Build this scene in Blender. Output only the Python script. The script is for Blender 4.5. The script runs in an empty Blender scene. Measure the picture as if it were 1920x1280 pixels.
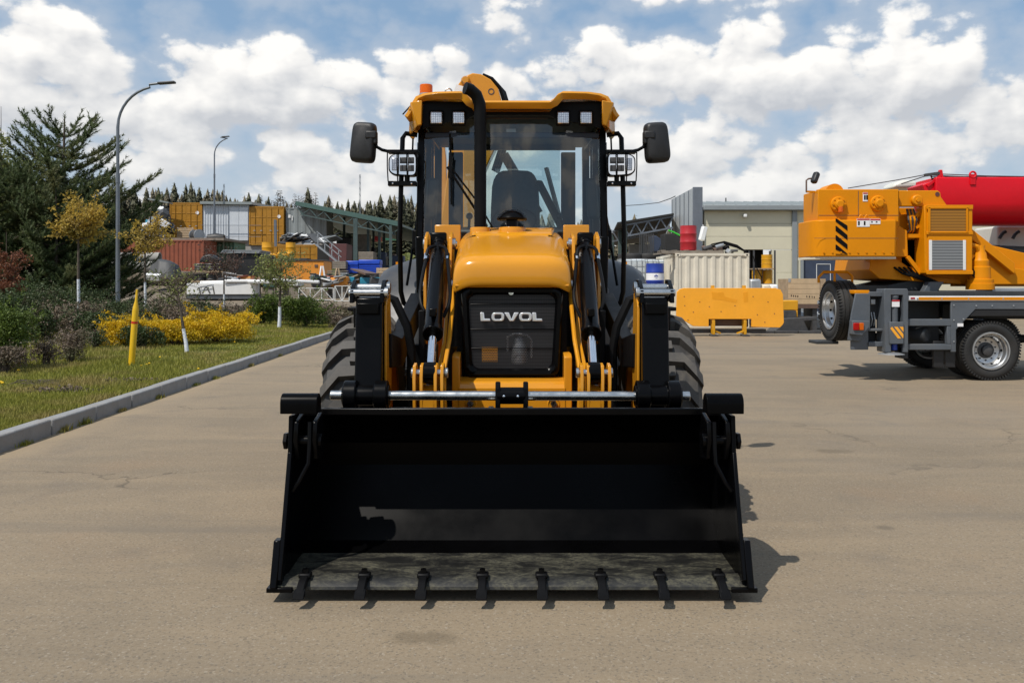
import bpy, bmesh, math, random
import numpy as np
from mathutils import Vector as V, Matrix, Euler
R = math.radians
random.seed(7); rng = np.random.default_rng(7)
SC = bpy.context.scene
COL = SC.collection

# ---------------------------------------------------------------- camera
F, CX, YH, H = 1636.0, 960.0, 535.0, 1.5       # focal length / centre / horizon in a 1920 px wide frame, eye height in m
cam_d = bpy.data.cameras.new('camera'); cam = bpy.data.objects.new('camera', cam_d); COL.objects.link(cam)
cam.location = (0, 0, H); cam.rotation_euler = (R(90), 0, 0)
cam_d.sensor_width = 36; cam_d.lens = F / 1920 * 36
cam_d.shift_y = -(640 - YH) / 1920
cam_d.clip_start = 0.1; cam_d.clip_end = 5000
SC.camera = cam

# ---------------------------------------------------------------- sun and sky
SUN = V((-0.45, -0.46, 1.0)).normalized()       # towards the sun
sun_el = math.asin(SUN.z); sun_az = math.atan2(SUN.x, SUN.y)
sl = bpy.data.lights.new('sun', 'SUN'); sl.energy = 4.3; sl.angle = R(0.55); sl.color = (1.0, 0.94, 0.85)
so = bpy.data.objects.new('sun', sl); COL.objects.link(so)
so.rotation_euler = SUN.to_track_quat('Z', 'Y').to_euler(); so.location = (0, 0, 60)

class NT:
    """small helper for node trees"""
    def __init__(s, t): s.t = t; s.n = t.nodes; s.l = t.links
    def new(s, ty, **kw):
        n = s.n.new(ty)
        for k, v in kw.items(): setattr(n, k, v)
        return n
    def put(s, sock, v):
        if v is None: return
        if isinstance(v, (int, float, tuple, list)): sock.default_value = v
        else: s.l.new(v, sock)
    def m(s, op, a, b=None, c=None, clamp=False):
        n = s.new('ShaderNodeMath', operation=op, use_clamp=clamp)
        for i, v in enumerate((a, b, c)): s.put(n.inputs[i], v)
        return n.outputs[0]
    def vm(s, op, a, b=None):
        n = s.new('ShaderNodeVectorMath', operation=op)
        s.put(n.inputs[0], a); s.put(n.inputs[1], b)
        return n.outputs[0]
    def comb(s, x, y, z):
        n = s.new('ShaderNodeCombineXYZ')
        for i, v in enumerate((x, y, z)): s.put(n.inputs[i], v)
        return n.outputs[0]
    def noise(s, vec, scale, detail=4, rough=.5, dist=0., lac=2.):
        n = s.new('ShaderNodeTexNoise'); s.put(n.inputs['Vector'], vec)
        for k, v in (('Scale', scale), ('Detail', detail), ('Roughness', rough), ('Distortion', dist), ('Lacunarity', lac)): n.inputs[k].default_value = v
        return n.outputs[0]
    def voro(s, vec, scale, feat='F1', smooth=.5, rnd=1., out=0):
        n = s.new('ShaderNodeTexVoronoi', feature=feat); s.put(n.inputs['Vector'], vec); n.inputs['Scale'].default_value = scale
        n.inputs['Randomness'].default_value = rnd
        if feat == 'SMOOTH_F1': n.inputs['Smoothness'].default_value = smooth
        return n.outputs[out]
    def ramp(s, fac, a, b, va=0., vb=1., smooth=True):
        n = s.new('ShaderNodeMapRange'); n.interpolation_type = 'SMOOTHSTEP' if smooth else 'LINEAR'; n.clamp = True
        for i, v in enumerate((fac, a, b, va, vb)): s.put(n.inputs[i], v)
        return n.outputs[0]
    def mix(s, fac, a, b, mode='MIX'):
        n = s.new('ShaderNodeMix', data_type='RGBA', blend_type=mode)
        s.put(n.inputs[0], fac)
        for sock, v in ((n.inputs[6], a), (n.inputs[7], b)):
            if isinstance(v, tuple) and len(v) == 3: v = (*v, 1)
            s.put(sock, v)
        return n.outputs[2]

world = bpy.data.worlds.new('World'); SC.world = world; world.use_nodes = True
wt = NT(world.node_tree); wt.n.clear()
sky = wt.new('ShaderNodeTexSky', sky_type='NISHITA', sun_disc=False)
sky.sun_elevation = sun_el; sky.sun_rotation = sun_az % (2 * math.pi)
sky.air_density = 1.0; sky.dust_density = 1.0; sky.ozone_density = 2.0
dirn = wt.new('ShaderNodeTexCoord').outputs['Generated']
sx = wt.new('ShaderNodeSeparateXYZ'); wt.l.new(dirn, sx.inputs[0])
az = wt.m('ARCTAN2', sx.outputs[0], sx.outputs[1])
hyp = wt.m('SQRT', wt.m('ADD', wt.m('MULTIPLY', sx.outputs[0], sx.outputs[0]), wt.m('MULTIPLY', sx.outputs[1], sx.outputs[1])))
el = wt.m('ARCTAN2', sx.outputs[2], hyp)
def pa(px): return math.atan2(px - CX, F)
def pe(px, py): return math.atan2(YH - py, math.hypot(F, px - CX))
# cumulus banks seen over the yard: (px, py, half width px, half height px, weight); negative ones are gaps of blue
BANKS = [(1150, 115, 150, 70, .40), (1330, 165, 330, 75, .24), (1420, 95, 110, 55, .20), (1700, 130, 230, 85, .40), (1620, 185, 300, 50, .12),
         (330, 110, 200, 60, .24), (610, 150, 220, 80, .34), (70, 110, 130, 90, .26), (420, 215, 420, 60, .26), (30, 20, 110, 36, .26), (965, 55, 70, 60, .26), (925, 120, 90, 30, .16),
         (560, 320, 560, 40, .16), (1540, 270, 480, 34, .20), (1240, 300, 150, 50, .20), (1640, 305, 80, 26, .22), (1400, 368, 200, 24, .26), (1250, 8, 90, 22, .26), (640, 14, 50, 22, .22),
         (430, 35, 280, 40, -.34), (800, 70, 110, 60, -.32), (1400, 30, 200, 30, -.26), (1060, 35, 50, 50, -.28), (1900, 120, 50, 90, -.28), (1530, 330, 330, 20, -.16), (380, 345, 160, 18, -.05)]
accD = wt.ramp(el, .0, .40, .15, -.12, False); accE = None
for cx, cy, wx, wy, amp in BANKS:
    a = wt.m('MULTIPLY_ADD', az, F / wx, -pa(cx) * F / wx); e = wt.m('MULTIPLY_ADD', el, F / wy, -pe(cx, cy) * F / wy)
    q = wt.m('MULTIPLY_ADD', a, a, wt.m('MULTIPLY', e, e))
    g = wt.m('POWER', 2.718, wt.m('MULTIPLY', q, -1.0))
    accD = wt.m('MULTIPLY_ADD', g, amp * .9, accD)
    if amp > 0:
        ge = wt.m('MULTIPLY', g, e)
        accE = wt.m('MULTIPLY', ge, amp) if accE is None else wt.m('MULTIPLY_ADD', ge, amp, accE)
def cloud_noise(da, de, det):
    p = wt.comb(wt.m('ADD', az, da), wt.m('MULTIPLY_ADD', el, 1.5, de * 1.5), 0.0)
    n = wt.new('ShaderNodeTexNoise', noise_dimensions='2D'); wt.put(n.inputs['Vector'], p)
    for k, v in (('Scale', 9.0), ('Detail', det), ('Roughness', .55), ('Distortion', .0)): n.inputs[k].default_value = v
    w = wt.vm('ADD', p, wt.vm('SCALE', n.outputs[1])); w.node.inputs[0].links[0].from_node
    n2 = w.node.inputs[1].links[0].from_node; n2.inputs[3].default_value = .035
    out = n.outputs[0]
    for sc, am in ((15., .32), (44., .12)):
        vo = wt.new('ShaderNodeTexVoronoi', voronoi_dimensions='2D', feature='F1'); wt.put(vo.inputs['Vector'], w); vo.inputs['Scale'].default_value = sc
        dd = wt.m('MULTIPLY', vo.outputs[0], vo.outputs[0])
        out = wt.m('MULTIPLY_ADD', dd, -am, out)
    return out
N0 = cloud_noise(0, 0, 9); N1 = cloud_noise(-.008, .016, 4)
D0 = wt.m('ADD', wt.m('MULTIPLY_ADD', N0, 1.6, -.745), accD)
cover = wt.ramp(D0, -.06, .14)
veil = wt.ramp(D0, -.55, .05, 0., .45)
rel = wt.m('MULTIPLY_ADD', wt.m('SUBTRACT', N0, N1), 1.9, wt.m('MULTIPLY', accE, 2.0))
lit = wt.ramp(wt.m('ADD', rel, .60), .0, 1.0, 0., 1., False)
# near the horizon the air greys the clouds
hz = wt.ramp(el, .0, .26, 1., 0.)
ccol = wt.mix(lit, (6.9, 7.2, 7.75), (13.2, 12.9, 12.4))
ccol = wt.mix(wt.m('MULTIPLY', hz, .45), ccol, (8.3, 8.6, 8.8))
skc = wt.mix(.5, sky.outputs[0], (4.6, 7.2, 10.4))
skc = wt.mix(wt.m('MULTIPLY', hz, .75), skc, (7.0, 7.9, 8.6))
skc = wt.mix(veil, skc, (7.9, 8.3, 8.9))
upper = wt.ramp(el, -.02, .0)
tot = wt.mix(wt.m('MULTIPLY', cover, wt.m('MULTIPLY', upper, .97)), skc, ccol)
bg = wt.new('ShaderNodeBackground'); bg.inputs['Strength'].default_value = 0.08
wt.l.new(tot, bg.inputs['Color'])
wo = wt.new('ShaderNodeOutputWorld'); wt.l.new(bg.outputs[0], wo.inputs['Surface'])
world.cycles.sampling_method = 'MANUAL'; world.cycles.sample_map_resolution = 512

vs = SC.view_settings; vs.view_transform = 'Standard'; vs.look = 'None'; vs.exposure = 0.0; vs.gamma = 1.0; vs.use_curve_mapping = False
SC.render.engine = 'CYCLES'
SC.cycles.max_bounces = 6; SC.cycles.diffuse_bounces = 3; SC.cycles.glossy_bounces = 3; SC.cycles.transparent_max_bounces = 12; SC.cycles.transmission_bounces = 4
SC.cycles.caustics_reflective = False; SC.cycles.caustics_refractive = False
SC.cycles.use_denoising = True
SC.cycles.sample_clamp_indirect = 6.0

# ---------------------------------------------------------------- helpers
def P(px, py, d): return V(((px - CX) / F * d, d, H + (YH - py) / F * d))
def PX(px, d): return (px - CX) / F * d
def PZ(py, d): return H + (YH - py) / F * d
OFF = {}
def link(o, parent=None):
    COL.objects.link(o)
    if parent is not None: o.parent = parent; OFF[o.name] = OFF.get(parent.name, V((0, 0, 0)))
    return o
def tag(o, label=None, cat=None, group=None, kind=None):
    for k, v in (('label', label), ('category', cat), ('group', group), ('kind', kind)):
        if v: o[k] = v
    return o
def thing(name, label, cat, loc=(0, 0, 0), group=None, rz=0., world=True):
    o = bpy.data.objects.new(name, None); COL.objects.link(o); o.empty_display_size = .3
    o.location = loc; o.rotation_euler = (0, 0, rz); OFF[o.name] = V(loc) if world else V((0, 0, 0))
    return tag(o, label, cat, group)
def copy_tree(o, parent=None, loc=None, rz=None, scale=None, label=None):
    c = o.copy(); COL.objects.link(c)
    if parent is not None: c.parent = parent
    for ch in o.children: copy_tree(ch, c)
    if loc is not None: c.location = loc
    if rz is not None: c.rotation_euler = (0, 0, rz)
    if scale is not None: c.scale = (scale,) * 3 if isinstance(scale, (int, float)) else scale
    if label: c['label'] = label
    return c

class MB:
    def __init__(s): s.v = []; s.f = []; s.mi = []; s.cur = 0
    def add(s, vs, fs):
        o = len(s.v); s.v += [tuple(x) for x in vs]; s.f += [tuple(i + o for i in f) for f in fs]; s.mi += [s.cur] * len(fs); return s
    def box(s, x0, x1, y0, y1, z0, z1):
        if x0 > x1: x0, x1 = x1, x0
        return s.add([(x0, y0, z0), (x1, y0, z0), (x1, y1, z0), (x0, y1, z0), (x0, y0, z1), (x1, y0, z1), (x1, y1, z1), (x0, y1, z1)],
                     [(0, 3, 2, 1), (4, 5, 6, 7), (0, 1, 5, 4), (1, 2, 6, 5), (2, 3, 7, 6), (3, 0, 4, 7)])
    def obox(s, c, size, rot=(0, 0, 0)):
        M = Euler(rot).to_matrix(); hx, hy, hz = (q / 2 for q in size); c = V(c)
        vs = [c + M @ V((sx * hx, sy * hy, sz * hz)) for sz in (-1, 1) for sx, sy in ((-1, -1), (1, -1), (1, 1), (-1, 1))]
        return s.add(vs, [(0, 3, 2, 1), (4, 5, 6, 7), (0, 1, 5, 4), (1, 2, 6, 5), (2, 3, 7, 6), (3, 0, 4, 7)])
    def bar(s, a, b, w, h=None, up=(0, 0, 1)):
        """square section bar from a to b"""
        a, b = V(a), V(b); h = h or w; d = (b - a).normalized(); u = V(up)
        if abs(d.dot(u)) > .98: u = V((1, 0, 0))
        sx = d.cross(u).normalized(); sy = sx.cross(d)
        vs = [p + sx * (i * w / 2) + sy * (j * h / 2) for p in (a, b) for i, j in ((-1, -1), (1, -1), (1, 1), (-1, 1))]
        return s.add(vs, [(0, 1, 2, 3), (7, 6, 5, 4), (0, 4, 5, 1), (1, 5, 6, 2), (2, 6, 7, 3), (3, 7, 4, 0)])
    def cyl(s, a, b, r, r2=None, n=16, cap=True):
        a, b = V(a), V(b); r2 = r if r2 is None else r2; d = (b - a).normalized(); u = V((0, 0, 1)) if abs(d.z) < .9 else V((1, 0, 0))
        sx = d.cross(u).normalized(); sy = sx.cross(d)
        vs = [p + (sx * math.cos(2 * math.pi * i / n) + sy * math.sin(2 * math.pi * i / n)) * q for p, q in ((a, r), (b, r2)) for i in range(n)]
        fs = [(i, (i + 1) % n, n + (i + 1) % n, n + i) for i in range(n)]
        if cap: fs += [tuple(range(n))[::-1], tuple(range(n, 2 * n))]
        return s.add(vs, fs)
    def tube(s, pts, r, n=8, closed=False):
        pts = [V(p) for p in pts]; rs = r if isinstance(r, (list, tuple)) else [r] * len(pts); N = len(pts)
        t0 = (pts[1] - pts[0]).normalized(); u = V((0, 0, 1)) if abs(t0.z) < .9 else V((1, 0, 0)); nrm = t0.cross(u).normalized(); vs = []
        for k in range(N):
            if closed: t = (pts[(k + 1) % N] - pts[k - 1]).normalized()
            else: t = (pts[min(k + 1, N - 1)] - pts[max(k - 1, 0)]).normalized()
            nrm = (nrm - t * nrm.dot(t)).normalized(); bi = t.cross(nrm)
            vs += [pts[k] + (nrm * math.cos(2 * math.pi * i / n) + bi * math.sin(2 * math.pi * i / n)) * rs[k] for i in range(n)]
        fs = [(k * n + i, k * n + (i + 1) % n, (k + 1) % N * n + (i + 1) % n, (k + 1) % N * n + i) for k in range(N if closed else N - 1) for i in range(n)]
        if not closed: fs += [tuple(range(n))[::-1], tuple(range((N - 1) * n, N * n))]
        return s.add(vs, fs)
    def ext(s, pts, axis, a, b):
        """polygon extruded along an axis; 'x': pts are (y,z), 'y': (x,z), 'z': (x,y)"""
        mk = {'x': lambda p, t: (t, p[0], p[1]), 'y': lambda p, t: (p[0], t, p[1]), 'z': lambda p, t: (p[0], p[1], t)}[axis]; n = len(pts)
        return s.add([mk(p, a) for p in pts] + [mk(p, b) for p in pts], [tuple(range(n))[::-1], tuple(range(n, 2 * n))] + [(i, (i + 1) % n, n + (i + 1) % n, n + i) for i in range(n)])
    def strip(s, pts, axis, a, b, th):
        """open polyline (a bent plate) given thickness th and extruded along the axis"""
        q = [V(p) for p in pts]; nn = []
        for i in range(len(q)):
            t = (q[min(i + 1, len(q) - 1)] - q[max(i - 1, 0)]).normalized(); nn.append(V((-t.y, t.x)))
        return s.ext([tuple(p) for p in q] + [tuple(p + n * th) for p, n in reversed(list(zip(q, nn)))], axis, a, b)
    def lathe(s, prof, c, ax, n=32, closed=False):
        """prof: (radius, offset along axis)"""
        c = V(c); ax = V(ax).normalized(); u = V((0, 0, 1)) if abs(ax.z) < .9 else V((1, 0, 0)); sx = ax.cross(u).normalized(); sy = sx.cross(ax); k = len(prof)
        vs = [c + ax * h + (sx * math.cos(2 * math.pi * i / n) + sy * math.sin(2 * math.pi * i / n)) * r for r, h in prof for i in range(n)]
        fs = [(j * n + i, j * n + (i + 1) % n, (j + 1) % k * n + (i + 1) % n, (j + 1) % k * n + i) for j in range(k if closed else k - 1) for i in range(n)]
        return s.add(vs, fs)
    def sphere(s, c, r, n=12, m=8):
        c = V(c); rr = r if isinstance(r, (tuple, list)) else (r, r, r)
        vs = [c + V((rr[0] * math.sin(math.pi * j / m) * math.cos(2 * math.pi * i / n), rr[1] * math.sin(math.pi * j / m) * math.sin(2 * math.pi * i / n), rr[2] * math.cos(math.pi * j / m))) for j in range(m + 1) for i in range(n)]
        return s.add(vs, [(j * n + i, j * n + (i + 1) % n, (j + 1) * n + (i + 1) % n, (j + 1) * n + i) for j in range(m) for i in range(n)])
    def build(s, name, mat, parent=None, bevel=0., smooth=35, kind=None, seg=2):
        me = bpy.data.meshes.new(name)
        o3 = OFF.get(parent.name, V((0, 0, 0))) if parent is not None else V((0, 0, 0))
        me.from_pydata([(x - o3.x, y - o3.y, z - o3.z) for x, y, z in s.v], [], s.f)
        bm = bmesh.new(); bm.from_mesh(me); bmesh.ops.remove_doubles(bm, verts=bm.verts, dist=1e-5)
        bmesh.ops.recalc_face_normals(bm, faces=bm.faces); bm.to_mesh(me); bm.free()
        for m in (mat if isinstance(mat, (list, tuple)) else [mat]): me.materials.append(m)
        if any(s.mi) and len(me.polygons) == len(s.mi): me.polygons.foreach_set('material_index', s.mi)
        if smooth: me.polygons.foreach_set('use_smooth', [True] * len(me.polygons)); me.set_sharp_from_angle(angle=R(smooth))
        o = bpy.data.objects.new(name, me); link(o, parent)
        if bevel:
            b = o.modifiers.new('bevel', 'BEVEL'); b.width = bevel; b.segments = seg; b.limit_method = 'ANGLE'; b.angle_limit = R(40); b.harden_normals = False
        if kind: o['kind'] = kind
        return o

def raw_mesh(name, verts, tris, mat, parent=None, kind=None, smooth=False):
    """numpy triangle / quad soup"""
    verts = np.asarray(verts, 'f'); tris = np.asarray(tris, 'i'); k = tris.shape[1]
    if parent is not None: verts = verts - np.array(OFF.get(parent.name, V((0, 0, 0))), 'f')
    me = bpy.data.meshes.new(name); me.vertices.add(len(verts)); me.vertices.foreach_set('co', verts.ravel())
    me.loops.add(tris.size); me.loops.foreach_set('vertex_index', tris.ravel()); me.polygons.add(len(tris))
    me.polygons.foreach_set('loop_start', np.arange(0, tris.size, k, dtype='i'))
    me.update(calc_edges=True); me.validate()
    if smooth: me.polygons.foreach_set('use_smooth', [True] * len(me.polygons))
    for m in (mat if isinstance(mat, (list, tuple)) else [mat]): me.materials.append(m)
    o = bpy.data.objects.new(name, me); link(o, parent)
    if kind: o['kind'] = kind
    return o

# ---------------------------------------------------------------- materials
MATS = {}
def base(name, rough=.5, metal=0., spec=.5):
    m = bpy.data.materials.new(name); m.use_nodes = True; t = NT(m.node_tree); b = t.n['Principled BSDF']
    b.inputs['Roughness'].default_value = rough; b.inputs['Metallic'].default_value = metal; b.inputs['Specular IOR Level'].default_value = spec
    MATS[name] = m
    return m, t, b
def paint(name, col, rough=.4, var=.12, scale=6., metal=0., dust=0., dcol=(.30, .25, .19), bump=0., bscale=60., coat=0., spec=.5, rvar=.12):
    m, t, b = base(name, rough, metal, spec)
    co = t.new('ShaderNodeTexCoord').outputs['Object']
    n1 = t.noise(co, scale, 5, .6); n2 = t.noise(co, scale * 9, 3, .6)
    f = t.m('ADD', t.m('MULTIPLY', n1, .7), t.m('MULTIPLY', n2, .3))
    dark = tuple(c * (1 - var) for c in col); lite = tuple(min(1, c * (1 + var)) for c in col)
    c = t.mix(t.ramp(f, .3, .7), dark, lite)
    r = t.m('MULTIPLY_ADD', t.m('SUBTRACT', n1, .5), rvar * 2, rough)
    if dust:
        n3 = t.noise(co, scale * .6, 6, .65, .6)
        ge = t.new('ShaderNodeNewGeometry'); sp = t.new('ShaderNodeSeparateXYZ'); t.l.new(ge.outputs['Normal'], sp.inputs[0])
        upw = t.ramp(sp.outputs[2], -.2, .9, .35, 1.)
        k = t.m('MULTIPLY', t.m('MULTIPLY', t.ramp(n3, .42, .72), upw), dust)
        c = t.mix(k, c, dcol); r = t.m('MULTIPLY_ADD', k, .45, r)
    t.l.new(c, b.inputs['Base Color']); t.l.new(r, b.inputs['Roughness'])
    if coat: b.inputs['Coat Weight'].default_value = coat; b.inputs['Coat Roughness'].default_value = .08
    if bump:
        bp = t.new('ShaderNodeBump'); bp.inputs['Strength'].default_value = bump; bp.inputs['Distance'].default_value = .01
        t.l.new(t.noise(co, bscale, 4, .6), bp.inputs['Height']); t.l.new(bp.outputs[0], b.inputs['Normal'])
    return m
def leafmat(name, c1, c2, c3=None, rough=.55, trans=.25, scale=1.2):
    m, t, b = base(name, rough, 0, .3)
    co = t.new('ShaderNodeTexCoord').outputs['Object']; ge = t.new('ShaderNodeNewGeometry')
    rnd = ge.outputs['Random Per Island']
    c = t.mix(rnd, c1, c2)
    if c3: c = t.mix(t.ramp(t.noise(co, scale, 3, .6), .45, .65), c, c3)
    t.l.new(c, b.inputs['Base Color'])
    tr = t.new('ShaderNodeBsdfTranslucent'); t.l.new(c, tr.inputs[0]); mx = t.new('ShaderNodeMixShader'); mx.inputs[0].default_value = trans
    t.l.new(b.outputs[0], mx.inputs[1]); t.l.new(tr.outputs[0], mx.inputs[2]); t.l.new(mx.outputs[0], t.n['Material Output'].inputs[0])
    return m

YEL = paint('machine_yellow', (.60, .255, .014), .15, .04, 3., dust=.06, rvar=.03)
YEL2 = paint('crane_yellow', (.66, .235, .0008), .45, .05, 2., dust=.04, dcol=(.4, .22, .06), spec=.2)
BLK = paint('black_paint', (.0018, .0018, .0022), .24, .3, 5., spec=.12)
BLKM = paint('black_matt', (.0035, .0035, .004), .5, .3, 8., spec=.14)
BUCK = paint('bucket_black', (.0012, .0012, .0014), .30, .3, 3., rvar=.2, spec=.08)
PLAS = paint('black_plastic', (.011, .011, .012), .5, .2, 12., bump=.15, bscale=200)
FEND = paint('fender_plastic', (.035, .037, .042), .42, .2, 6., dust=.3, dcol=(.12, .11, .10))
CHROME = paint('chrome', (.9, .9, .92), .06, .05, 10., metal=1.)
SILV = paint('letter_silver', (.82, .84, .88), .12, .03, 10., metal=.55)
STEEL = paint('bright_steel', (.55, .55, .54), .26, .1, 14., metal=1., rvar=.2)
GALV = paint('galvanised', (.40, .42, .44), .45, .12, 5., metal=.6)
DARKST = paint('dark_steel', (.05, .05, .052), .5, .25, 8.)
RUBBER = paint('tyre_rubber', (.026, .025, .025), .62, .25, 9., dust=.9, dcol=(.125, .112, .097))
RUBT = paint('truck_rubber', (.016, .016, .016), .68, .25, 7., dust=.35, dcol=(.07, .055, .04))
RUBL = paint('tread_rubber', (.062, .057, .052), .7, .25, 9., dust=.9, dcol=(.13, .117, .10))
PARAP = paint('parapet_sheet', (.40, .43, .45), .5, .06, .8)
RIMS = paint('rim_silver', (.50, .51, .52), .35, .08, 8., metal=.85)
GREY = paint('carrier_grey', (.085, .098, .115), .42, .1, 3., dust=.2)
GREYD = paint('carrier_dark', (.025, .028, .032), .6, .2, 4.)
RED = paint('boom_red', (.62, .004, .014), .36, .06, 2., spec=.3)
REDR = paint('drum_red', (.42, .018, .026), .42, .08, 3.)
WHITE = paint('white_paint', (.74, .75, .75), .5, .06, 4., dust=.12)
PAPER = paint('paper_white', (.78, .78, .80), .7, .05, 9.)
NAVY = paint('navy_sky_reflection', (.032, .046, .082), .6, .15, 4.)  # sky's blue reflection painted into the cab interior; plain navy on door and bin
SEATM = paint('seat_fabric', (.075, .077, .085), .85, .2, 20., bump=.3, bscale=300)
ORNG = paint('container_orange', (.37, .172, .008), .5, .12, 2.5, dust=.2, dcol=(.22, .11, .03))
ORNG2 = paint('skip_orange', (.72, .27, .03), .5, .08, 2., dust=.1)
BLADE = paint('blade_orange', (.90, .385, .020), .5, .06, 1.5, dust=.1)
RUST = paint('container_rust', (.24, .065, .032), .6, .15, 1.6, dust=.25, dcol=(.30, .14, .08))
WHT2 = paint('shed_white', (.56, .60, .65), .5, .06, 2., dust=.1)
CGREY = paint('container_grey', (.22, .25, .26), .55, .08, 1.5, dust=.3, dcol=(.3, .3, .28))
CREAM = paint('container_cream', (.68, .63, .52), .55, .08, 1.8, dust=.35, dcol=(.36, .25, .14))
WALLB = paint('warehouse_wall', (.60, .565, .43), .7, .04, .6)
WALLG = paint('warehouse_grey', (.23, .255, .27), .5, .06, .8)
ROOFG = paint('roof_sheet', (.26, .29, .29), .45, .08, 1., metal=.2)
TEAL = paint('canopy_green', (.035, .075, .065), .5, .15, 1.)
TEALP = paint('post_green', (.055, .085, .085), .5, .15, 1.)
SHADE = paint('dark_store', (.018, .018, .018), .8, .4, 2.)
TARP = paint('black_tarp', (.016, .016, .017), .5, .4, 2., bump=.6, bscale=5)
GTARP = paint('grey_tarp', (.055, .058, .062), .6, .2, 1.5, bump=.6, bscale=4)
WOOD = paint('pallet_wood', (.34, .25, .16), .8, .25, 5., bump=.3)
PLY = paint('crate_wood', (.48, .355, .22), .75, .12, 4., bump=.2)
WOODG = paint('weathered_wood', (.22, .19, .155), .85, .25, 4.)
BLUE = paint('crate_blue', (.012, .065, .48), .45, .15, 2.)
BLUED = paint('drum_blue', (.012, .04, .30), .4, .1, 3.)
TEALB = paint('teal_box', (.02, .22, .34), .5, .15, 3.)
CONC = paint('concrete', (.30, .29, .27), .85, .1, 4., bump=.3)
KERB = paint('kerb_concrete', (.24, .245, .25), .85, .12, 5., dust=.35, dcol=(.24, .20, .15), bump=.5, bscale=40)
LAMPG = paint('lamp_grey', (.16, .18, .21), .4, .1, 4., metal=.3)
MARK = paint('marker_yellow', (.72, .44, .01), .4, .05, 5.)
MREDM = paint('marker_red', (.55, .03, .01), .4, .05, 5.)
BARK = paint('bark', (.085, .066, .05), .9, .3, 14., bump=.8, bscale=40)
BARKW = paint('whitewash', (.62, .65, .70), .8, .15, 12., bump=.5, bscale=40)
YDRUM = paint('drum_yellow', (.62, .30, .008), .42, .08, 3.)
MAROON = paint('maroon_box', (.10, .035, .035), .6, .15, 2.)
IBCW = paint('tank_plastic', (.55, .60, .62), .35, .06, 3.)
BROWN = paint('brown_sheet', (.12, .075, .055), .6, .15, 2.)
CABW = paint('cab_cream', (.62, .62, .56), .4, .05, 2.)
BRICK = paint('far_wall', (.22, .14, .10), .9, .15, .5)

def glass(name, tint, rough=.0, refl=1.0):
    m, t, b = base(name); t.n.remove(b)
    fr = t.new('ShaderNodeFresnel'); fr.inputs[0].default_value = 1.52
    gl = t.new('ShaderNodeBsdfGlossy'); gl.inputs['Roughness'].default_value = rough
    tr = t.new('ShaderNodeBsdfTransparent'); tr.inputs[0].default_value = (*tint, 1)
    mx = t.new('ShaderNodeMixShader'); t.l.new(t.m('MULTIPLY', fr.outputs[0], refl, clamp=True), mx.inputs[0])
    t.l.new(tr.outputs[0], mx.inputs[1]); t.l.new(gl.outputs[0], mx.inputs[2]); t.l.new(mx.outputs[0], t.n['Material Output'].inputs[0])
    return m
GLASS = glass('cab_glass', (.84, .91, .90), .0, 2.0)
LENS = glass('lamp_lens', (.9, .92, .93), .02, 1.6)
def amber(name, col):
    m, t, b = base(name, .15); b.inputs['Base Color'].default_value = (*col, 1); b.inputs['Transmission Weight'].default_value = .35; b.inputs['IOR'].default_value = 1.3
    return m
AMBER = amber('amber_lens', (.85, .16, .01)); REDL = amber('red_lens', (.55, .01, .008))

def led_mat():
    m, t, b = base('led_reflector', .2, .8); co = t.new('ShaderNodeTexCoord').outputs['Object']
    v = t.voro(co, 70., 'F1', rnd=.1)
    t.l.new(t.mix(t.ramp(v, .25, .5), (.9, .9, .92), (.35, .36, .40)), b.inputs['Base Color'])
    return m
LED = led_mat()

def grille_mat():
    m, t, b = base('grille_mesh', .45); b.inputs['Base Color'].default_value = (.022, .022, .024, 1)
    co = t.new('ShaderNodeTexCoord').outputs['Object']; sp = t.new('ShaderNodeSeparateXYZ'); t.l.new(co, sp.inputs[0])
    row = t.m('FLOOR', t.m('MULTIPLY', sp.outputs[2], 90.))
    fx = t.m('FRACT', t.m('MULTIPLY_ADD', sp.outputs[0], 90., t.m('MULTIPLY', row, .5))); fz = t.m('FRACT', t.m('MULTIPLY', sp.outputs[2], 90.))
    a = t.m('SUBTRACT', fx, .5); e = t.m('SUBTRACT', fz, .5); q = t.m('MULTIPLY_ADD', a, a, t.m('MULTIPLY', e, e))
    hole = t.m('LESS_THAN', q, .13)
    tr = t.new('ShaderNodeBsdfTransparent'); mx = t.new('ShaderNodeMixShader'); t.l.new(hole, mx.inputs[0])
    t.l.new(b.outputs[0], mx.inputs[1]); t.l.new(tr.outputs[0], mx.inputs[2]); t.l.new(mx.outputs[0], t.n['Material Output'].inputs[0])
    return m
GRILLE = grille_mat()
def fins_mat(name, c1, c2, freq, axis=2, metal=0.):
    m, t, b = base(name, .5, metal); co = t.new('ShaderNodeTexCoord').outputs['Object']; sp = t.new('ShaderNodeSeparateXYZ'); t.l.new(co, sp.inputs[0])
    w = t.m('FRACT', t.m('MULTIPLY', sp.outputs[axis], freq)); t.l.new(t.mix(t.ramp(w, .25, .6), c1, c2), b.inputs['Base Color'])
    return m
FINS = fins_mat('radiator_fins', (.006, .006, .006), (.05, .05, .05), 45.)
LOUVY = fins_mat('louvre_orange', (.20, .085, .006), (.34, .15, .012), 22.)
LOUVS = fins_mat('louvre_silver', (.13, .14, .15), (.28, .29, .30), 22., metal=.4)

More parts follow.
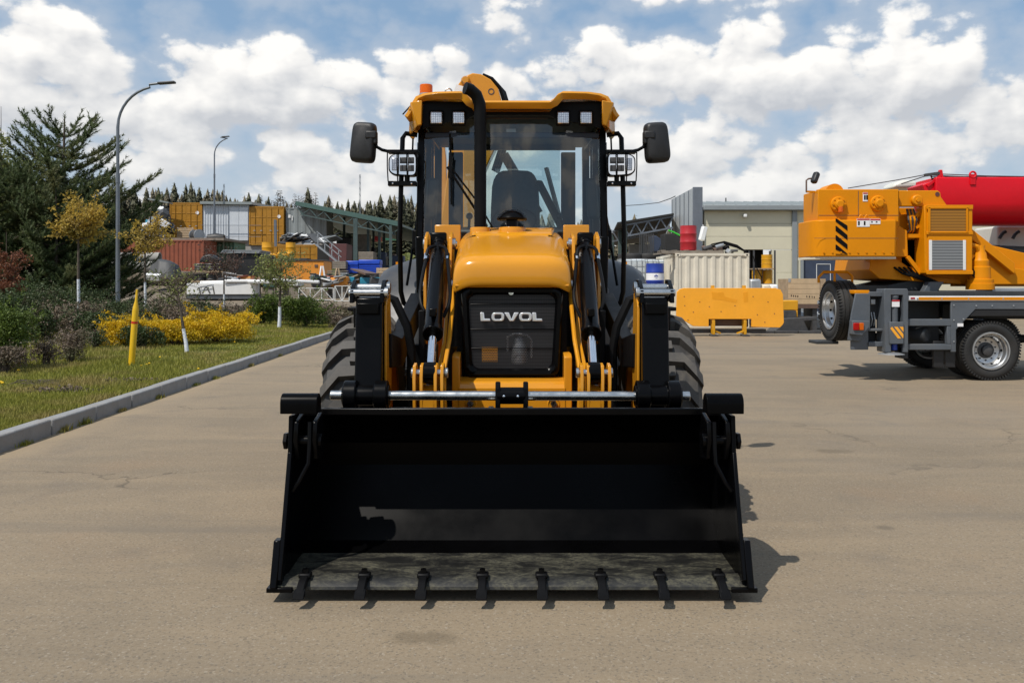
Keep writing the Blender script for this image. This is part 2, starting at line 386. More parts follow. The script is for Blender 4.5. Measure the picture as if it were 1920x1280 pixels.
def dirt_steel():
    m, t, b = base('scraped_steel', .55); co = t.new('ShaderNodeTexCoord').outputs['Object']
    mp = t.new('ShaderNodeMapping'); t.l.new(co, mp.inputs[0]); mp.inputs['Scale'].default_value = (1., 2.2, 1.)
    n = t.noise(mp.outputs[0], 5., 8, .7, .5); n2 = t.noise(mp.outputs[0], 40., 6, .7)
    k = t.m('MULTIPLY', t.ramp(n, .40, .66), t.ramp(n2, .35, .62))
    t.l.new(t.mix(k, (.010, .010, .0095), (.082, .077, .050)), b.inputs['Base Color']); t.l.new(t.ramp(n, .3, .7, .35, .75), b.inputs['Roughness'])
    return m
SCRAPE = dirt_steel()

def asphalt():
    m, t, b = base('asphalt', .88, 0, .3); ge = t.new('ShaderNodeNewGeometry').outputs['Position']
    big = t.noise(ge, .22, 5, .6, .4); mid = t.noise(ge, 1.3, 6, .62, .3); fine = t.noise(ge, 48., 5, .78)
    mp = t.new('ShaderNodeMapping'); t.l.new(ge, mp.inputs[0]); mp.inputs['Scale'].default_value = (.35, 1.5, 1.); mp.inputs['Rotation'].default_value = (0, 0, .15)
    strk = t.noise(mp.outputs[0], .9, 6, .65, .8)
    v = t.voro(ge, 112., 'F1', out=1); sv = t.new('ShaderNodeSeparateXYZ'); t.l.new(v, sv.inputs[0])
    c = t.mix(t.ramp(big, .3, .7), (.204, .168, .121), (.266, .214, .150))
    c = t.mix(t.m('MULTIPLY', t.ramp(strk, .38, .68), .55), c, (.30, .238, .16))
    c = t.mix(t.m('MULTIPLY', t.ramp(mid, .52, .72), .5), c, (.172, .146, .116))
    orange = t.noise(ge, .5, 3, .5); c = t.mix(t.m('MULTIPLY', t.ramp(orange, .58, .75), .4), c, (.27, .19, .12))
    c = t.mix(t.m('MULTIPLY', t.ramp(fine, .3, .7), .42), c, (.30, .25, .20), 'OVERLAY')
    c = t.mix(t.m('MULTIPLY', t.ramp(sv.outputs[0], .84, .97), .5), c, (.090, .080, .068))
    c = t.mix(t.m('MULTIPLY', t.ramp(sv.outputs[1], .93, .99), .35), c, (.38, .34, .28))
    spot = t.noise(ge, 2.7, 4, .6); c = t.mix(t.m('MULTIPLY', t.ramp(spot, .70, .76), .5), c, (.085, .07, .055))
    # blown sand lies along the kerb
    sk = t.new('ShaderNodeSeparateXYZ'); t.l.new(ge, sk.inputs[0]); kd = t.m('ADD', t.m('MULTIPLY_ADD', sk.outputs[1], .033, sk.outputs[0]), 4.33)
    c = t.mix(t.m('MULTIPLY', t.ramp(t.m('ADD', kd, t.m('MULTIPLY', mid, .5)), .25, .75, 1., 0.), .55), c, (.33, .255, .165))
    # two old oil spills
    for ox, oy, ow in ((-.38, 3.72, .17), (2.9, 7.9, .22), (3.6, 5.3, .12)):
        ex_ = t.m('MULTIPLY', t.m('SUBTRACT', sk.outputs[0], ox), 1 / ow); ey_ = t.m('MULTIPLY', t.m('SUBTRACT', sk.outputs[1], oy), 1.6 / ow); rr_ = t.m('SQRT', t.m('MULTIPLY_ADD', ex_, ex_, t.m('MULTIPLY', ey_, ey_)))
        c = t.mix(t.m('MULTIPLY', t.ramp(t.m('ADD', rr_, t.m('MULTIPLY', t.m('SUBTRACT', t.noise(ge, 9., 5, .65), .5), 2.2)), .3, 1.1, 1., 0.), .5), c, (.10, .078, .052))
    # old cracks, a patch seam and dark drips
    wp = t.vm('ADD', ge, t.vm('SCALE', t.comb(t.noise(ge, 1.1, 4, .6), t.noise(ge, 1.7, 4, .6), 0))); wp.node.inputs[1].links[0].from_node.inputs[3].default_value = 1.3
    cr = t.voro(wp, .33, 'DISTANCE_TO_EDGE'); ck = t.m('MULTIPLY', t.ramp(cr, .0, .007, 1., 0.), t.ramp(t.noise(ge, .35, 3, .5), .50, .62))
    c = t.mix(t.m('MULTIPLY', ck, .62), c, (.06, .05, .04))
    dr = t.voro(ge, 1.15, 'F1'); dk = t.m('MULTIPLY', t.ramp(t.m('ADD', dr, t.m('MULTIPLY', mid, .12)), .09, .15, 1., 0.), t.ramp(t.noise(ge, .6, 2, .5), .54, .60))
    c = t.mix(t.m('MULTIPLY', dk, .45), c, (.07, .06, .05))
    mp2 = t.new('ShaderNodeMapping'); t.l.new(ge, mp2.inputs[0]); mp2.inputs['Rotation'].default_value = (0, 0, -.5); mp2.inputs['Scale'].default_value = (.18, 2.6, 1.)
    tm = t.noise(mp2.outputs[0], 1.0, 4, .55, .3); c = t.mix(t.m('MULTIPLY', t.ramp(tm, .55, .70), .45), c, (.145, .125, .10))
    c = t.mix(t.m('MULTIPLY', t.ramp(t.noise(ge, .11, 4, .6), .50, .66), .5), c, (.19, .17, .145))
    t.l.new(c, b.inputs['Base Color'])
    bp = t.new('ShaderNodeBump'); bp.inputs['Strength'].default_value = .4; bp.inputs['Distance'].default_value = .006
    t.l.new(t.m('ADD', fine, t.m('MULTIPLY', t.noise(ge, 140., 2, .6), .6)), bp.inputs['Height']); t.l.new(bp.outputs[0], b.inputs['Normal'])
    return m
ASPH = asphalt()
def soil(name, c1, c2, c3, sc=.8):
    m, t, b = base(name, .95, 0, .2); ge = t.new('ShaderNodeNewGeometry').outputs['Position']
    c = t.mix(t.ramp(t.noise(ge, sc, 6, .6), .35, .65), c1, c2); c = t.mix(t.ramp(t.noise(ge, sc * 6, 5, .7), .5, .7), c, c3); t.l.new(c, b.inputs['Base Color'])
    bp = t.new('ShaderNodeBump'); bp.inputs['Strength'].default_value = .8; bp.inputs['Distance'].default_value = .03
    t.l.new(t.noise(ge, 20., 5, .7), bp.inputs['Height']); t.l.new(bp.outputs[0], b.inputs['Normal'])
    return m
TURF = soil('turf', (.100, .118, .026), (.135, .148, .036), (.16, .13, .065))
DIRT = soil('yard_dirt', (.20, .165, .125), (.15, .125, .095), (.25, .21, .16), .5)
FIELD = soil('far_field', (.075, .085, .03), (.10, .095, .045), (.12, .10, .06), .05)

# ---------------------------------------------------------------- the setting
def xk(d): return -4.33 - .033 * d                        # inner foot of the kerb
def sm(t): t = min(1, max(0, t)); return t * t * (3 - 2 * t)
def hT(x, d):                                             # height of the ground left of the kerb
    off = max(0., xk(d) - .14 - x)
    lawn = .125 + .012 * off + .03 * math.sin(x * .9 + d * .35) * min(1, off / 2)
    return lawn * (1 - sm((d - 30) / 6)) + (.30 + 1.75 * sm((d - 34) / 24)) * sm((d - 30) / 6)
def sheet(name, xs, ys, zf, mat):
    v = [(x, y, zf(x, y)) for y in ys for x in xs]; n = len(xs)
    f = [(j * n + i, j * n + i + 1, (j + 1) * n + i + 1, (j + 1) * n + i) for j in range(len(ys) - 1) for i in range(n - 1)]
    o = raw_mesh(name, v, f, mat, kind='structure', smooth=True); return o
tag(sheet('ground', np.linspace(-1600, 1600, 9), np.linspace(-400, 2600, 9), lambda x, y: -.06, FIELD))
yd = MB(); yd.add([(xk(-6), -6, 0), (90, -6, 0), (90, 140, 0), (xk(140), 140, 0)], [(0, 1, 2, 3)])
yd.build('asphalt_yard', ASPH, kind='structure', smooth=0)
us = [0, .4, .8, 1.4, 2.2, 3.2, 4.5, 6, 8, 10, 13, 17, 22, 30, 42, 60]
ysl = list(np.linspace(-4, 36, 41))
v = []; f = []; n = len(us)
for d in ysl:
    for u in us: x = xk(d) - .14 - u; v.append((x, d, hT(x, d)))
for j in range(len(ysl) - 1):
    for i in range(n - 1): f.append((j * n + i, (j + 1) * n + i, (j + 1) * n + i + 1, j * n + i + 1))
raw_mesh('lawn', v, f, TURF, kind='structure', smooth=True)
v = []; f = []; ysd = [35.98] + list(np.linspace(37, 64, 20)) + [75, 90, 120, 170]
for d in ysd:
    for u in us: x = xk(d) - .14 - u * 2; v.append((x, d, hT(x, d) + (.003 if d < 36 else 0)))
for j in range(len(ysd) - 1):
    for i in range(n - 1): f.append((j * n + i, (j + 1) * n + i, (j + 1) * n + i + 1, j * n + i + 1))
# the bank drops to the asphalt beside the yard
raw_mesh('storage_ground', v, f, DIRT, kind='structure', smooth=True)
bk = MB(); pb = [d for d in ysd]
bv = [(xk(d) - .14, d, hT(xk(d) - .14, d)) for d in pb] + [(xk(d) + .9 * sm((d - 36) / 6) + .02, d, -.02) for d in pb]; nb = len(pb)
bk.add(bv, [(i, i + 1, nb + i + 1, nb + i) for i in range(nb - 1)]); bk.build('bank', DIRT, kind='structure')
# far wooded rise
hx = np.linspace(-420, 420, 30); hy = np.linspace(150, 420, 12)
sheet('hill', hx, hy, lambda x, y: -3 + 16. * sm((y - 150) / 70) * (1 - .55 * sm((x + 60) / 110)) + 1.2 * math.sin(x * .03), FIELD)

# kerb: one stone after another
kerb = thing('kerb', None, None, (0, 0, 0)); kerb['kind'] = 'structure'
ang = math.atan(.033)
km = None
for i in range(36):
    d = -1.0 + i * 1.0 + .26
    if km is None:
        k = MB(); k.obox((0, 0, .03), (.15, .978, .26)); o = k.build('kerb_stone', KERB, kerb, bevel=.018); km = o
    else:
        o = km.copy(); COL.objects.link(o); o.parent = kerb
    o.location = (xk(d) - .075 + random.uniform(-.006, .006), d, random.uniform(-.008, .006)); o.rotation_euler = (random.uniform(-.006, .006), random.uniform(-.012, .012), ang + random.uniform(-.008, .008))

# paved path behind the shrubs
pt = MB(); pp = [(-11.2, 15.2), (-8.9, 19.6), (-12.6, 21.5), (-22, 19.5), (-22, 16)]
pv = []
for a, b in ((0, 1), (0, 1)): pass
for k in range(9):
    t = k / 8; x0 = -10.9 - 12 * t; pv.append((x0, 18.6 + 1.2 * math.sin(t * 2), hT(x0, 18.6) + .02)); pv.append((x0, 20.9 + 1.4 * math.sin(t * 2), hT(x0, 21) + .02))
pt.add(pv, [(2 * i, 2 * i + 1, 2 * i + 3, 2 * i + 2) for i in range(8)]); pt.build('path', CONC, kind='structure')

# grass blades (nobody could count them)
GRASSM = leafmat('grass_blade', (.20, .208, .030), (.28, .272, .052), (.31, .25, .085), trans=.2, scale=.7)
NB = 150000
u = rng.random(NB); d = 7.0 + (33 - 7.0) * u ** 1.35
wv = np.maximum(np.minimum(.62 * d - 4.33 - .033 * d + .3, 9.5), .6)
off = rng.random(NB) * wv; x = (-4.33 - .033 * d) - .15 - off
z = np.array([hT(a, b) for a, b in zip(x, d)])
keep = np.sin(x * 3.1 + d * 1.7) * np.sin(x * 1.3 - d * 2.3) + rng.normal(0, .5, NB) > -.75
x, d, z = x[keep], d[keep], z[keep]; n = len(x)
h = (.022 + .04 * rng.random(n)) * (1 + .5 * np.sin(x * 1.1 + d * .6)) + .008; w = .0035 + d * .00038
a = rng.random(n) * 6.283; lean = rng.random(n) * .6; la = rng.random(n) * 6.283
# tufts along the foot of the kerb
tk = np.array([(9.0, .5), (9.45, .5), (10.4, .2), (11.6, .35), (13.1, .2), (14.0, .3), (16.2, .35), (18.5, .3), (8.2, .25)]); td = np.repeat(tk[:, 0], 60) + rng.normal(0, .06, 60 * len(tk)); tx = -4.33 - .033 * td + .012 + np.abs(rng.normal(0, .022, len(td)))
x = np.concatenate([x, tx]); d = np.concatenate([d, td]); z = np.concatenate([z, 0 * td]); h = np.concatenate([h, .03 + .06 * rng.random(len(td)) * np.repeat(tk[:, 1], 60) * 2]); n = len(x); w = .0035 + d * .00038; a = rng.random(n) * 6.283; lean = rng.random(n) * .6; la = rng.random(n) * 6.283
vv = np.zeros((n, 3, 3)); vv[:, 0] = np.stack([x - np.cos(a) * w, d - np.sin(a) * w, z], 1); vv[:, 1] = np.stack([x + np.cos(a) * w, d + np.sin(a) * w, z], 1)
vv[:, 2] = np.stack([x + np.cos(la) * lean * h, d + np.sin(la) * lean * h, z + h], 1)
g = raw_mesh('grass', vv.reshape(-1, 3), np.arange(n * 3).reshape(-1, 3), GRASSM, kind='stuff'); tag(g, 'short green grass blades of the lawn behind the kerb', 'grass')

# ---------------------------------------------------------------- the backhoe loader
L = thing('backhoe_loader', 'yellow backhoe loader with wide black front bucket facing the camera', 'backhoe loader', (0, 5.9, 0))
BW = 1.117
def chaik(p, n=2):
    p = [V(q) for q in p]
    for _ in range(n): p = [p[0]] + [r_ for a, b_ in zip(p, p[1:]) for r_ in (a.lerp(b_, .25), a.lerp(b_, .75))] + [p[-1]]
    return p
# bucket
prof = [(4.62, .062), (4.74, .095), (4.815, .17), (4.93, .30), (5.0, .46), (4.98, .60)]
b = MB(); b.strip(prof, 'x', -BW - .004, BW + .004, .018)
BK = b.build('bucket', BUCK, L, smooth=25)
b = MB(); bpp = [(4.978, .598), (4.955, .64), (4.93, .69), (4.88, .728), (4.82, .765), (4.72, .797), (4.62, .812)]; b.strip(bpp, 'x', -1.04, 1.04, .018); b.build('back_plate', BUCK, BK, smooth=40)
for s in (-1, 1):
    b = MB(); b.strip(bpp, 'x', s * 1.078, s * (BW + .004), .018); b.build('back_plate_end', BUCK, BK)
    for i0, i1 in ((0, 1), (1, 2), (2, 3), (3, 4), (4, 5), (5, 6)): b = MB(); b.strip(bpp[i0:i1 + 1], 'x', s * 1.04, s * 1.078, .018); b.build('end_web', BUCK, BK)
b = MB(); b.box(-1.02, 1.02, 4.60, 4.64, .795, .832); b.build('top_rail', BLK, BK, bevel=.006)
b = MB(); b.strip([(4.27, .048), (4.625, .0622)], 'x', -BW - .004, BW + .004, .016); b.build('bucket_floor', SCRAPE, BK)
b = MB(); b.ext([(4.195, .030), (4.20, .046), (4.235, .072), (4.30, .078), (4.30, .034)], 'x', -BW - .03, BW + .03); b.build('cutting_edge', SCRAPE, BK, bevel=.003)
side = [(4.205, .05), (4.40, .63), (4.42, .82), (4.62, .82), (4.72, .81), (4.83, .775), (4.94, .70), (4.99, .60), (5.0, .46), (4.93, .30), (4.815, .165), (4.74, .09), (4.62, .055)]
for s in (-1, 1):
    b = MB(); b.ext(side, 'x', s * BW, s * (BW + .022)); b.build('side_plate', BUCK, BK, bevel=.004)
    b = MB(); b.bar((s * (BW + .006), 4.208, .07), (s * (BW + .006), 4.402, .64), .05, .022, up=(1, 0, 0)); b.build('edge_strip', BLK, BK, bevel=.005)
    b = MB(); b.ext([(4.17, .045), (4.245, .25), (4.30, .25), (4.32, .045)], 'x', s * (BW + .016), s * (BW + .05)); b.build('side_cutter', BLK, BK, bevel=.005)
    b = MB(); b.box(s * 1.06, s * 1.185, 4.18, 4.36, .022, .045); b.build('corner_plate', BLK, BK, bevel=.004)
    # clam hinge: lugs, pin, bent pipe
    for xx in (1.10, 1.005):
        lug = MB(); lug.ext([(4.44, .60), (4.40, .70), (4.42, .79), (4.55, .82), (4.60, .70), (4.58, .58)], 'x', s * (xx - .012), s * (xx + .012)); lug.build('hinge_lug', BLK, BK, bevel=.005)
    b = MB(); b.cyl((s * 1.155, 4.46, .69), (s * .985, 4.46, .69), .026, n=20); b.cyl((s * 1.17, 4.46, .69), (s * 1.15, 4.46, .69), .045, n=6); b.cyl((s * .995, 4.46, .69), (s * .975, 4.46, .69), .038, n=14); b.build('hinge_pin', BLK, BK, bevel=.003)
    b = MB(); b.tube([(s * 1.03, 4.42, .79), (s * 1.028, 4.40, .66), (s * 1.03, 4.39, .59), (s * 1.075, 4.37, .50), (s * 1.105, 4.36, .46)], .012, 8); b.build('hydraulic_pipe', BLK, BK)
    b = MB(); pr = [(4.40, .832), (4.40, .88)] + [(4.45 - .05 * math.cos(t), .88 + .05 * math.sin(t)) for t in np.linspace(.3, math.pi - .3, 8)] + [(4.50, .88), (4.50, .832)]
    b.ext(pr, 'x', s * .99, s * 1.178); b.build('cylinder_guard', BUCK, BK, bevel=.004)
tm = None
for i in range(8):
    x = (i - 3.5) * .2885
    if tm is None:
        t = MB(); t.ext([(4.27, .084), (4.21, .090), (4.165, .076), (4.10, .036), (4.095, .024), (4.11, .020), (4.18, .050), (4.27, .070)], 'x', -.019, .019); t.ext([(4.14, .058), (4.10, .038), (4.092, .020), (4.12, .024)], 'x', -.027, .027)
        TOO = t.build('tooth', BLKM, BK, bevel=.004); t = MB(); t.box(-.030, .030, 4.215, 4.268, .076, .100); t.build('shank', BLKM, TOO, bevel=.008)
        t = MB(); t.cyl((0, 4.24, .098), (0, 4.24, .118), .018, .015, 6); t.build('bolt', BLK, TOO); tm = TOO
    else: TOO = copy_tree(tm, BK)
    TOO.location.x = x
BK.location = BK.location + V((0, -.07, .03)); BK.scale.x = .978
# cross shaft with its clamp
b = MB(); b.cyl((PX(620, 4.85), 4.85, .89), (PX(1293, 4.85), 4.85, .885), .0265, n=24); SH = b.build('cross_shaft', STEEL, L, bevel=.003)
b = MB(); b.cyl((-.085, 4.85, .888), (.075, 4.85, .888), .047, n=20)
for x in (-.092, .062): b.ext([(4.80, .80), (4.81, .93), (4.84, .965), (4.87, .965), (4.90, .93), (4.91, .80)], 'x', x, x + .028)
b.build('shaft_clamp', BLK, SH, bevel=.006)
b = MB(); b.box(-.14, .13, 4.74, 4.92, .775, .812); b.build('clamp_base', BLK, L, bevel=.006)
for x in (-.045, .032):
    b = MB(); b.sphere((x, 4.803, .89), .009, 8, 6); b.build('grease_nipple', CHROME, SH)
for x in (-.115, .1):
    b = MB(); b.cyl((x, 4.80, .81), (x, 4.80, .835), .016, n=6); b.build('hex_bolt', STEEL, L)

for s in (-1, 1):
    # black front carriage of the loader arm with ears and pins
    ap = [(s * .885, .60), (s * .885, 1.36), (s * .875, 1.43), (s * .75, 1.43), (s * .725, .60)]
    A = MB(); A.ext([(4.85, .83), (4.90, 1.00), (4.94, 1.43), (5.10, 1.45), (5.14, 1.0), (5.08, .60), (5.03, .60), (5.02, .83)], 'x', s * .735, s * .885); arm = A.build('loader_arm', BLK, L, bevel=.01)
    A = MB(); A.box(s * .75, s * .87, 4.885, 4.93, 1.34, 1.40); A.build('arm_rib', BLK, arm, bevel=.004)
    for xx in (.905, .735):
        A = MB(); A.ext([(4.92, 1.40), (4.93, 1.47), (5.02, 1.53), (5.10, 1.535), (5.12, 1.42)], 'x', s * (xx - .012), s * (xx + .012)); A.build('ear', BLK, arm, bevel=.004)
    for k, (yy, zz, r) in enumerate(((4.95, 1.458, .022), (5.03, 1.487, .022))):
        A = MB(); A.cyl((s * .715, yy, zz), (s * .925, yy, zz), r, n=16); A.cyl((s * .70, yy, zz), (s * .722, yy, zz), r * 1.5, n=12); A.build('pivot_pin', STEEL, arm, bevel=.003)
    for xx in (.895, .725):     # round bosses on the shaft
        A = MB(); A.cyl((s * (xx - .035), 4.85, .888), (s * (xx + .035), 4.85, .888), .085, n=28); A.cyl((s * (xx - .045), 4.85, .888), (s * (xx + .045), 4.85, .888), .06, n=24); A.build('boss', BLK, arm, bevel=.006)
    A = MB(); A.cyl((s * .725, 4.85, .888), (s * .895, 4.85, .888), .058, n=24); A.build('hub_sleeve', BLK, arm)
    # yellow inner cheek of the arm
    A = MB(); A.ext([(5.0, .84), (4.99, 1.38), (5.06, 1.45), (5.15, 1.46), (5.22, 1.1), (5.16, .58), (5.04, .58)], 'x', s * .718, s * .732); A.build('arm_cheek', YEL, L, bevel=.004)
    # beam that runs back to the tower
    A = MB(); A.ext([(5.08, 1.22), (5.1, 1.02), (5.6, .98), (6.9, 1.26), (6.9, 1.44), (5.6, 1.16)], 'x', s * .70, s * .80); A.build('arm_beam', BLKM, L, bevel=.006)
    A = MB(); A.tube([(s * .78, 5.5, 1.42), (s * .74, 5.5, 1.41), (s * .66, 5.5, 1.24), (s * .635, 5.5, 1.10), (s * .635, 5.5, .62)], .028, 10); A.build('guard_pipe', BLKM, L)
    A = MB(); A.box(s * .48, s * .63, 5.62, 5.70, .6, 1.12); A.box(s * .56, s * .60, 5.60, 5.72, .6, 1.34); A.build('step_bracket', BLKM, L, bevel=.006)
    # lift cylinder yoke (front, low)
    for xx in (.545, .505, .425, .388):
        Yk = MB(); Yk.ext([(4.95, .77), (4.93, .98), (4.955, 1.045), (5.02, 1.055), (5.08, 1.02), (5.3, .62), (5.06, .62), (5.04, .77)], 'x', s * xx, s * (xx + .018)); Yk.build('yoke_plate', YEL, L, bevel=.003)
    Yk = MB(); Yk.ext([(4.945, .775), (4.945, .88), (5.04, .93), (5.1, .775)], 'x', s * .441, s * .506); Yk.build('yoke_web', YEL, L, bevel=.004)
    Yk = MB(); Yk.cyl((s * .575, 5.0, 1.0), (s * .37, 5.0, 1.0), .02, n=14); Yk.cyl((s * .578, 5.0, 1.0), (s * .56, 5.0, 1.0), .03, n=12); Yk.cyl((s * .385, 5.0, 1.0), (s * .366, 5.0, 1.0), .03, n=12); Yk.build('yoke_pin', STEEL, L, bevel=.004)
    # tower plates behind the cylinder
    T = MB(); tp = [(6.44, 1.86), (6.30, 1.885), (6.19, 1.84), (6.12, 1.58), (5.62, 1.14), (5.1, .98), (5.1, .60), (6.46, .60)]
    T.ext(tp, 'x', s * .425, s * .447); TW = T.build('tower_plate', YEL, L, bevel=.004)
    T = MB(); T.ext([(6.44, 1.86), (6.30, 1.885), (6.19, 1.84), (6.12, 1.58), (6.2, .60), (6.46, .60)], 'x', s * .60, s * .622); T.build('tower_plate', YEL, L, bevel=.004)
    T = MB(); T.box(s * .44, s * .605, 6.42, 6.50, .60, 1.80); T.build('tower_back', YEL, L, bevel=.004)
    for zz, yy in ((1.80, 6.30), (1.5, 6.18)):
        T = MB(); T.cyl((s * .64, yy, zz), (s * .60, yy, zz), .04, n=16); T.build('tower_pin', STEEL, TW, bevel=.004); T = MB(); T.cyl((s * .45, yy, zz), (s * .405, yy, zz), .042, n=16); T.cyl((s * .408, yy, zz), (s * .395, yy, zz), .022, n=10); T.build('tower_pin', STEEL, TW, bevel=.004)
    T = MB(); T.tube([(s * .40, 5.1, .6), (s * .40, 5.12, 1.0), (s * .395, 5.5, 1.16), (s * .39, 6.0, 1.55), (s * .395, 6.2, 1.66)], .014, 8); T.build('hard_line', YEL, L)
    # lift cylinder
    top, mid, bot = V((s * .525, 6.28, 1.80)), V((s * .483, 5.32, 1.20)), V((s * .470, 5.0, 1.0))
    C = MB(); C.cyl(top, mid, .056, n=24); C.cyl(mid + (top - mid) * .0, mid + (top - mid).normalized() * .05, .063, n=24); C.cyl(top - (top - mid).normalized() * .06, top + (top - mid).normalized() * .02, .062, n=24); CY = C.build('lift_cylinder', BLK, L, bevel=.004)
    C = MB(); C.cyl(mid, bot, .027, n=20); C.build('rod', CHROME, CY)
    C = MB(); C.cyl(bot + V((s * .035, 0, 0)), bot - V((s * .035, 0, 0)), .062, n=20); C.box(bot.x - .035, bot.x + .035, 4.955, 5.03, .95, 1.03); C.build('rod_eye', BLK, CY, bevel=.006)
    C = MB(); C.box(s * .47, s * .585, 6.24, 6.34, 1.74, 1.88); C.build('cylinder_head', BLK, CY, bevel=.012)
    ax = (mid - top).normalized()
    for xo, sg in ((.075, 1), (-.07, -1)):
        a0 = top + ax * .25 + V((s * xo, -.05, .02)); pts = [top + ax * .12 + V((s * xo * .2, -.06, .04)), top + ax * .17 + V((s * xo * .9, -.07, .05)), a0, top + ax * .5 + V((s * (xo + .02 * sg), -.05, 0)), top + ax * .72 + V((s * (xo + .03 * sg), .0, -.02)), top + ax * .88 + V((s * xo * .7, .10, -.04))]
        C = MB(); C.tube(chaik(pts), .012, 8); C.build('hose', BLKM, CY)
        C = MB(); C.cyl(a0 - ax * .05, a0 + ax * .03, .019, n=10); C.build('hose_fitting', CHROME, CY)
    C = MB(); C.box(mid.x - .02, mid.x + .02, 5.30, 5.40, 1.31, 1.36); C.build('port_block', BLK, CY, bevel=.006)

# hood
def hood_w(y): return .372 + .02 * sm((y - 5.7) / 1.2)
hp = [(5.70, 1.502), (5.688, 1.525), (5.69, 1.62), (5.715, 1.672), (5.80, 1.708), (6.06, 1.772), (6.40, 1.845), (6.70, 1.90), (7.02, 1.935)]
b = MB(); nx = 14; rows = []
for y, z in hp:
    w = hood_w(y); row = []
    for i in range(nx + 1):
        t = -1 + 2 * i / nx; e = abs(t) ** 6; row.append((w * math.sin(t * math.pi / 2) if abs(t) > .97 else w * t * (1 - .02 * e), y + .03 * abs(t) ** 6 * (1 - sm((y - 5.7) / .5)), z - .045 * abs(t) ** 8))
    row = [(-w, row[0][1] + .012, 1.46)] + [(-w - .006, row[0][1], z - .13)] * (z - .13 > 1.47) + row + [(w + .006, row[-1][1], z - .13)] * (z - .13 > 1.47) + [(w, row[-1][1] + .012, 1.46)]
    if len(row) != nx + 5: row = [row[0], ((row[0][0] + row[1][0]) / 2, row[0][1], (row[0][2] + row[1][2]) / 2)] + row[1:-1] + [((row[-1][0] + row[-2][0]) / 2, row[-1][1], (row[-1][2] + row[-2][2]) / 2), row[-1]]
    rows.append(row)
m = len(rows[0]); b.add([p for r in rows for p in r], [(j * m + i, j * m + i + 1, (j + 1) * m + i + 1, (j + 1) * m + i) for j in range(len(rows) - 1) for i in range(m - 1)])
HD = b.build('hood', YEL, L, smooth=60); md = HD.modifiers.new('sub', 'SUBSURF'); md.levels = 2; md.render_levels = 2
so_ = HD.modifiers.new('sol', 'SOLIDIFY'); so_.thickness = .012; so_.offset = 1
b = MB(); b.tube([(-.37, 5.712, 1.498), (0, 5.705, 1.498), (.37, 5.712, 1.498)], .012, 8); b.build('hood_lip', YEL, HD)
# raised rear panel of the hood with shut line and hinges
b = MB(); b.add([(-.30, 6.50, 1.872), (.30, 6.50, 1.872), (.34, 7.0, 1.95), (-.34, 7.0, 1.95), (-.30, 6.52, 1.888), (.30, 6.52, 1.888), (.33, 6.99, 1.962), (-.33, 6.99, 1.962)], [(0, 1, 5, 4), (4, 5, 6, 7), (1, 2, 6, 5), (3, 0, 4, 7), (2, 3, 7, 6)]); b.build('rear_panel', YEL, HD, bevel=.012)
for s in (-1, 1):
    b = MB(); b.tube([(s * .345, 6.40, 1.822), (s * .335, 6.46, 1.842), (s * .27, 6.47, 1.868)], .007, 6); b.build('shut_line', BLKM, HD)
    b = MB(); b.box(s * .40, s * .60, 6.78, 6.84, 1.78, 1.97); b.build('cowl_bracket', YEL, L, bevel=.006)
for x, r in ((-.245, .075), (.0, .10)):
    b = MB(); b.lathe([(0, .0), (r, 0), (r * 1.05, -.01), (r * 1.05, -.05)], (x, 6.72, 1.945), (0, 0, 1), 28); b.build('hood_collar', YEL, HD)
# engine sides
for s in (-1, 1):
    b = MB(); b.box(s * .33, s * .365, 5.80, 6.95, .80, 1.50); b.build('engine_side', BLKM, L)
# grille with its frame
gz0, gz1, gy = .905, 1.488, 5.74
def gring(ins, y, rr=.05):
    pts = []; w0, w1 = .335 - ins, .313 - ins; z0, z1 = gz0 + ins, gz1 - ins
    for cx_, cz_, a0 in ((w0 - rr, z1 - rr, 0), (-(w0 - rr), z1 - rr, 90), (-(w1 - rr), z0 + rr, 180), (w1 - rr, z0 + rr, 270)):
        for k in range(5): a = R(a0 + 22.5 * k); pts.append((cx_ + rr * math.cos(a), y, cz_ + rr * math.sin(a)))
    return pts
b = MB(); rs = [gring(0, 5.80), gring(0, 5.735), gring(.012, 5.72), gring(.035, 5.722), gring(.05, 5.75)]; n = len(rs[0])
b.add([p for r in rs for p in r], [(j * n + i, j * n + (i + 1) % n, (j + 1) * n + (i + 1) % n, (j + 1) * n + i) for j in range(4) for i in range(n)]); GF = b.build('grille_frame', BLK, L, smooth=50)
b = MB(); g = gring(.045, 5.752); b.add(g, [tuple(range(len(g)))]); b.build('grille_screen', GRILLE, GF, smooth=0)
for zz in (1.375, 1.21, 1.085): b = MB(); b.box(-.285, .285, 5.742, 5.75, zz, zz + .005); b.build('grille_bar', BLK, GF, bevel=.002)
b = MB(); b.box(-.30, .30, 5.86, 5.90, .90, 1.47); b.build('radiator', FINS, L)
b = MB(); b.box(-.20, -.095, 5.79, 5.83, .99, 1.09); b.build('orange_plate', YEL, L)
b = MB(); b.lathe([(0, 0), (.05, 0), (.055, .02), (.05, .12), (.03, .17), (0, .18)], (.05, 5.82, .98), (0, 0, 1), 16); b.tube([(-.03, 5.80, 1.06), (-.03, 5.80, 1.16), (.02, 5.8, 1.18), (.10, 5.80, 1.17), (.13, 5.8, 1.14), (.13, 5.8, 1.02)], .008, 6); b.build('receiver_drier', GALV, L)
b = MB(); b.lathe([(0, -.012), (.016, -.012), (.018, 0), (.018, .012)], (-.006, 5.735, 1.452), (0, 1, 0), 14); b.build('hood_lock', CHROME, GF)
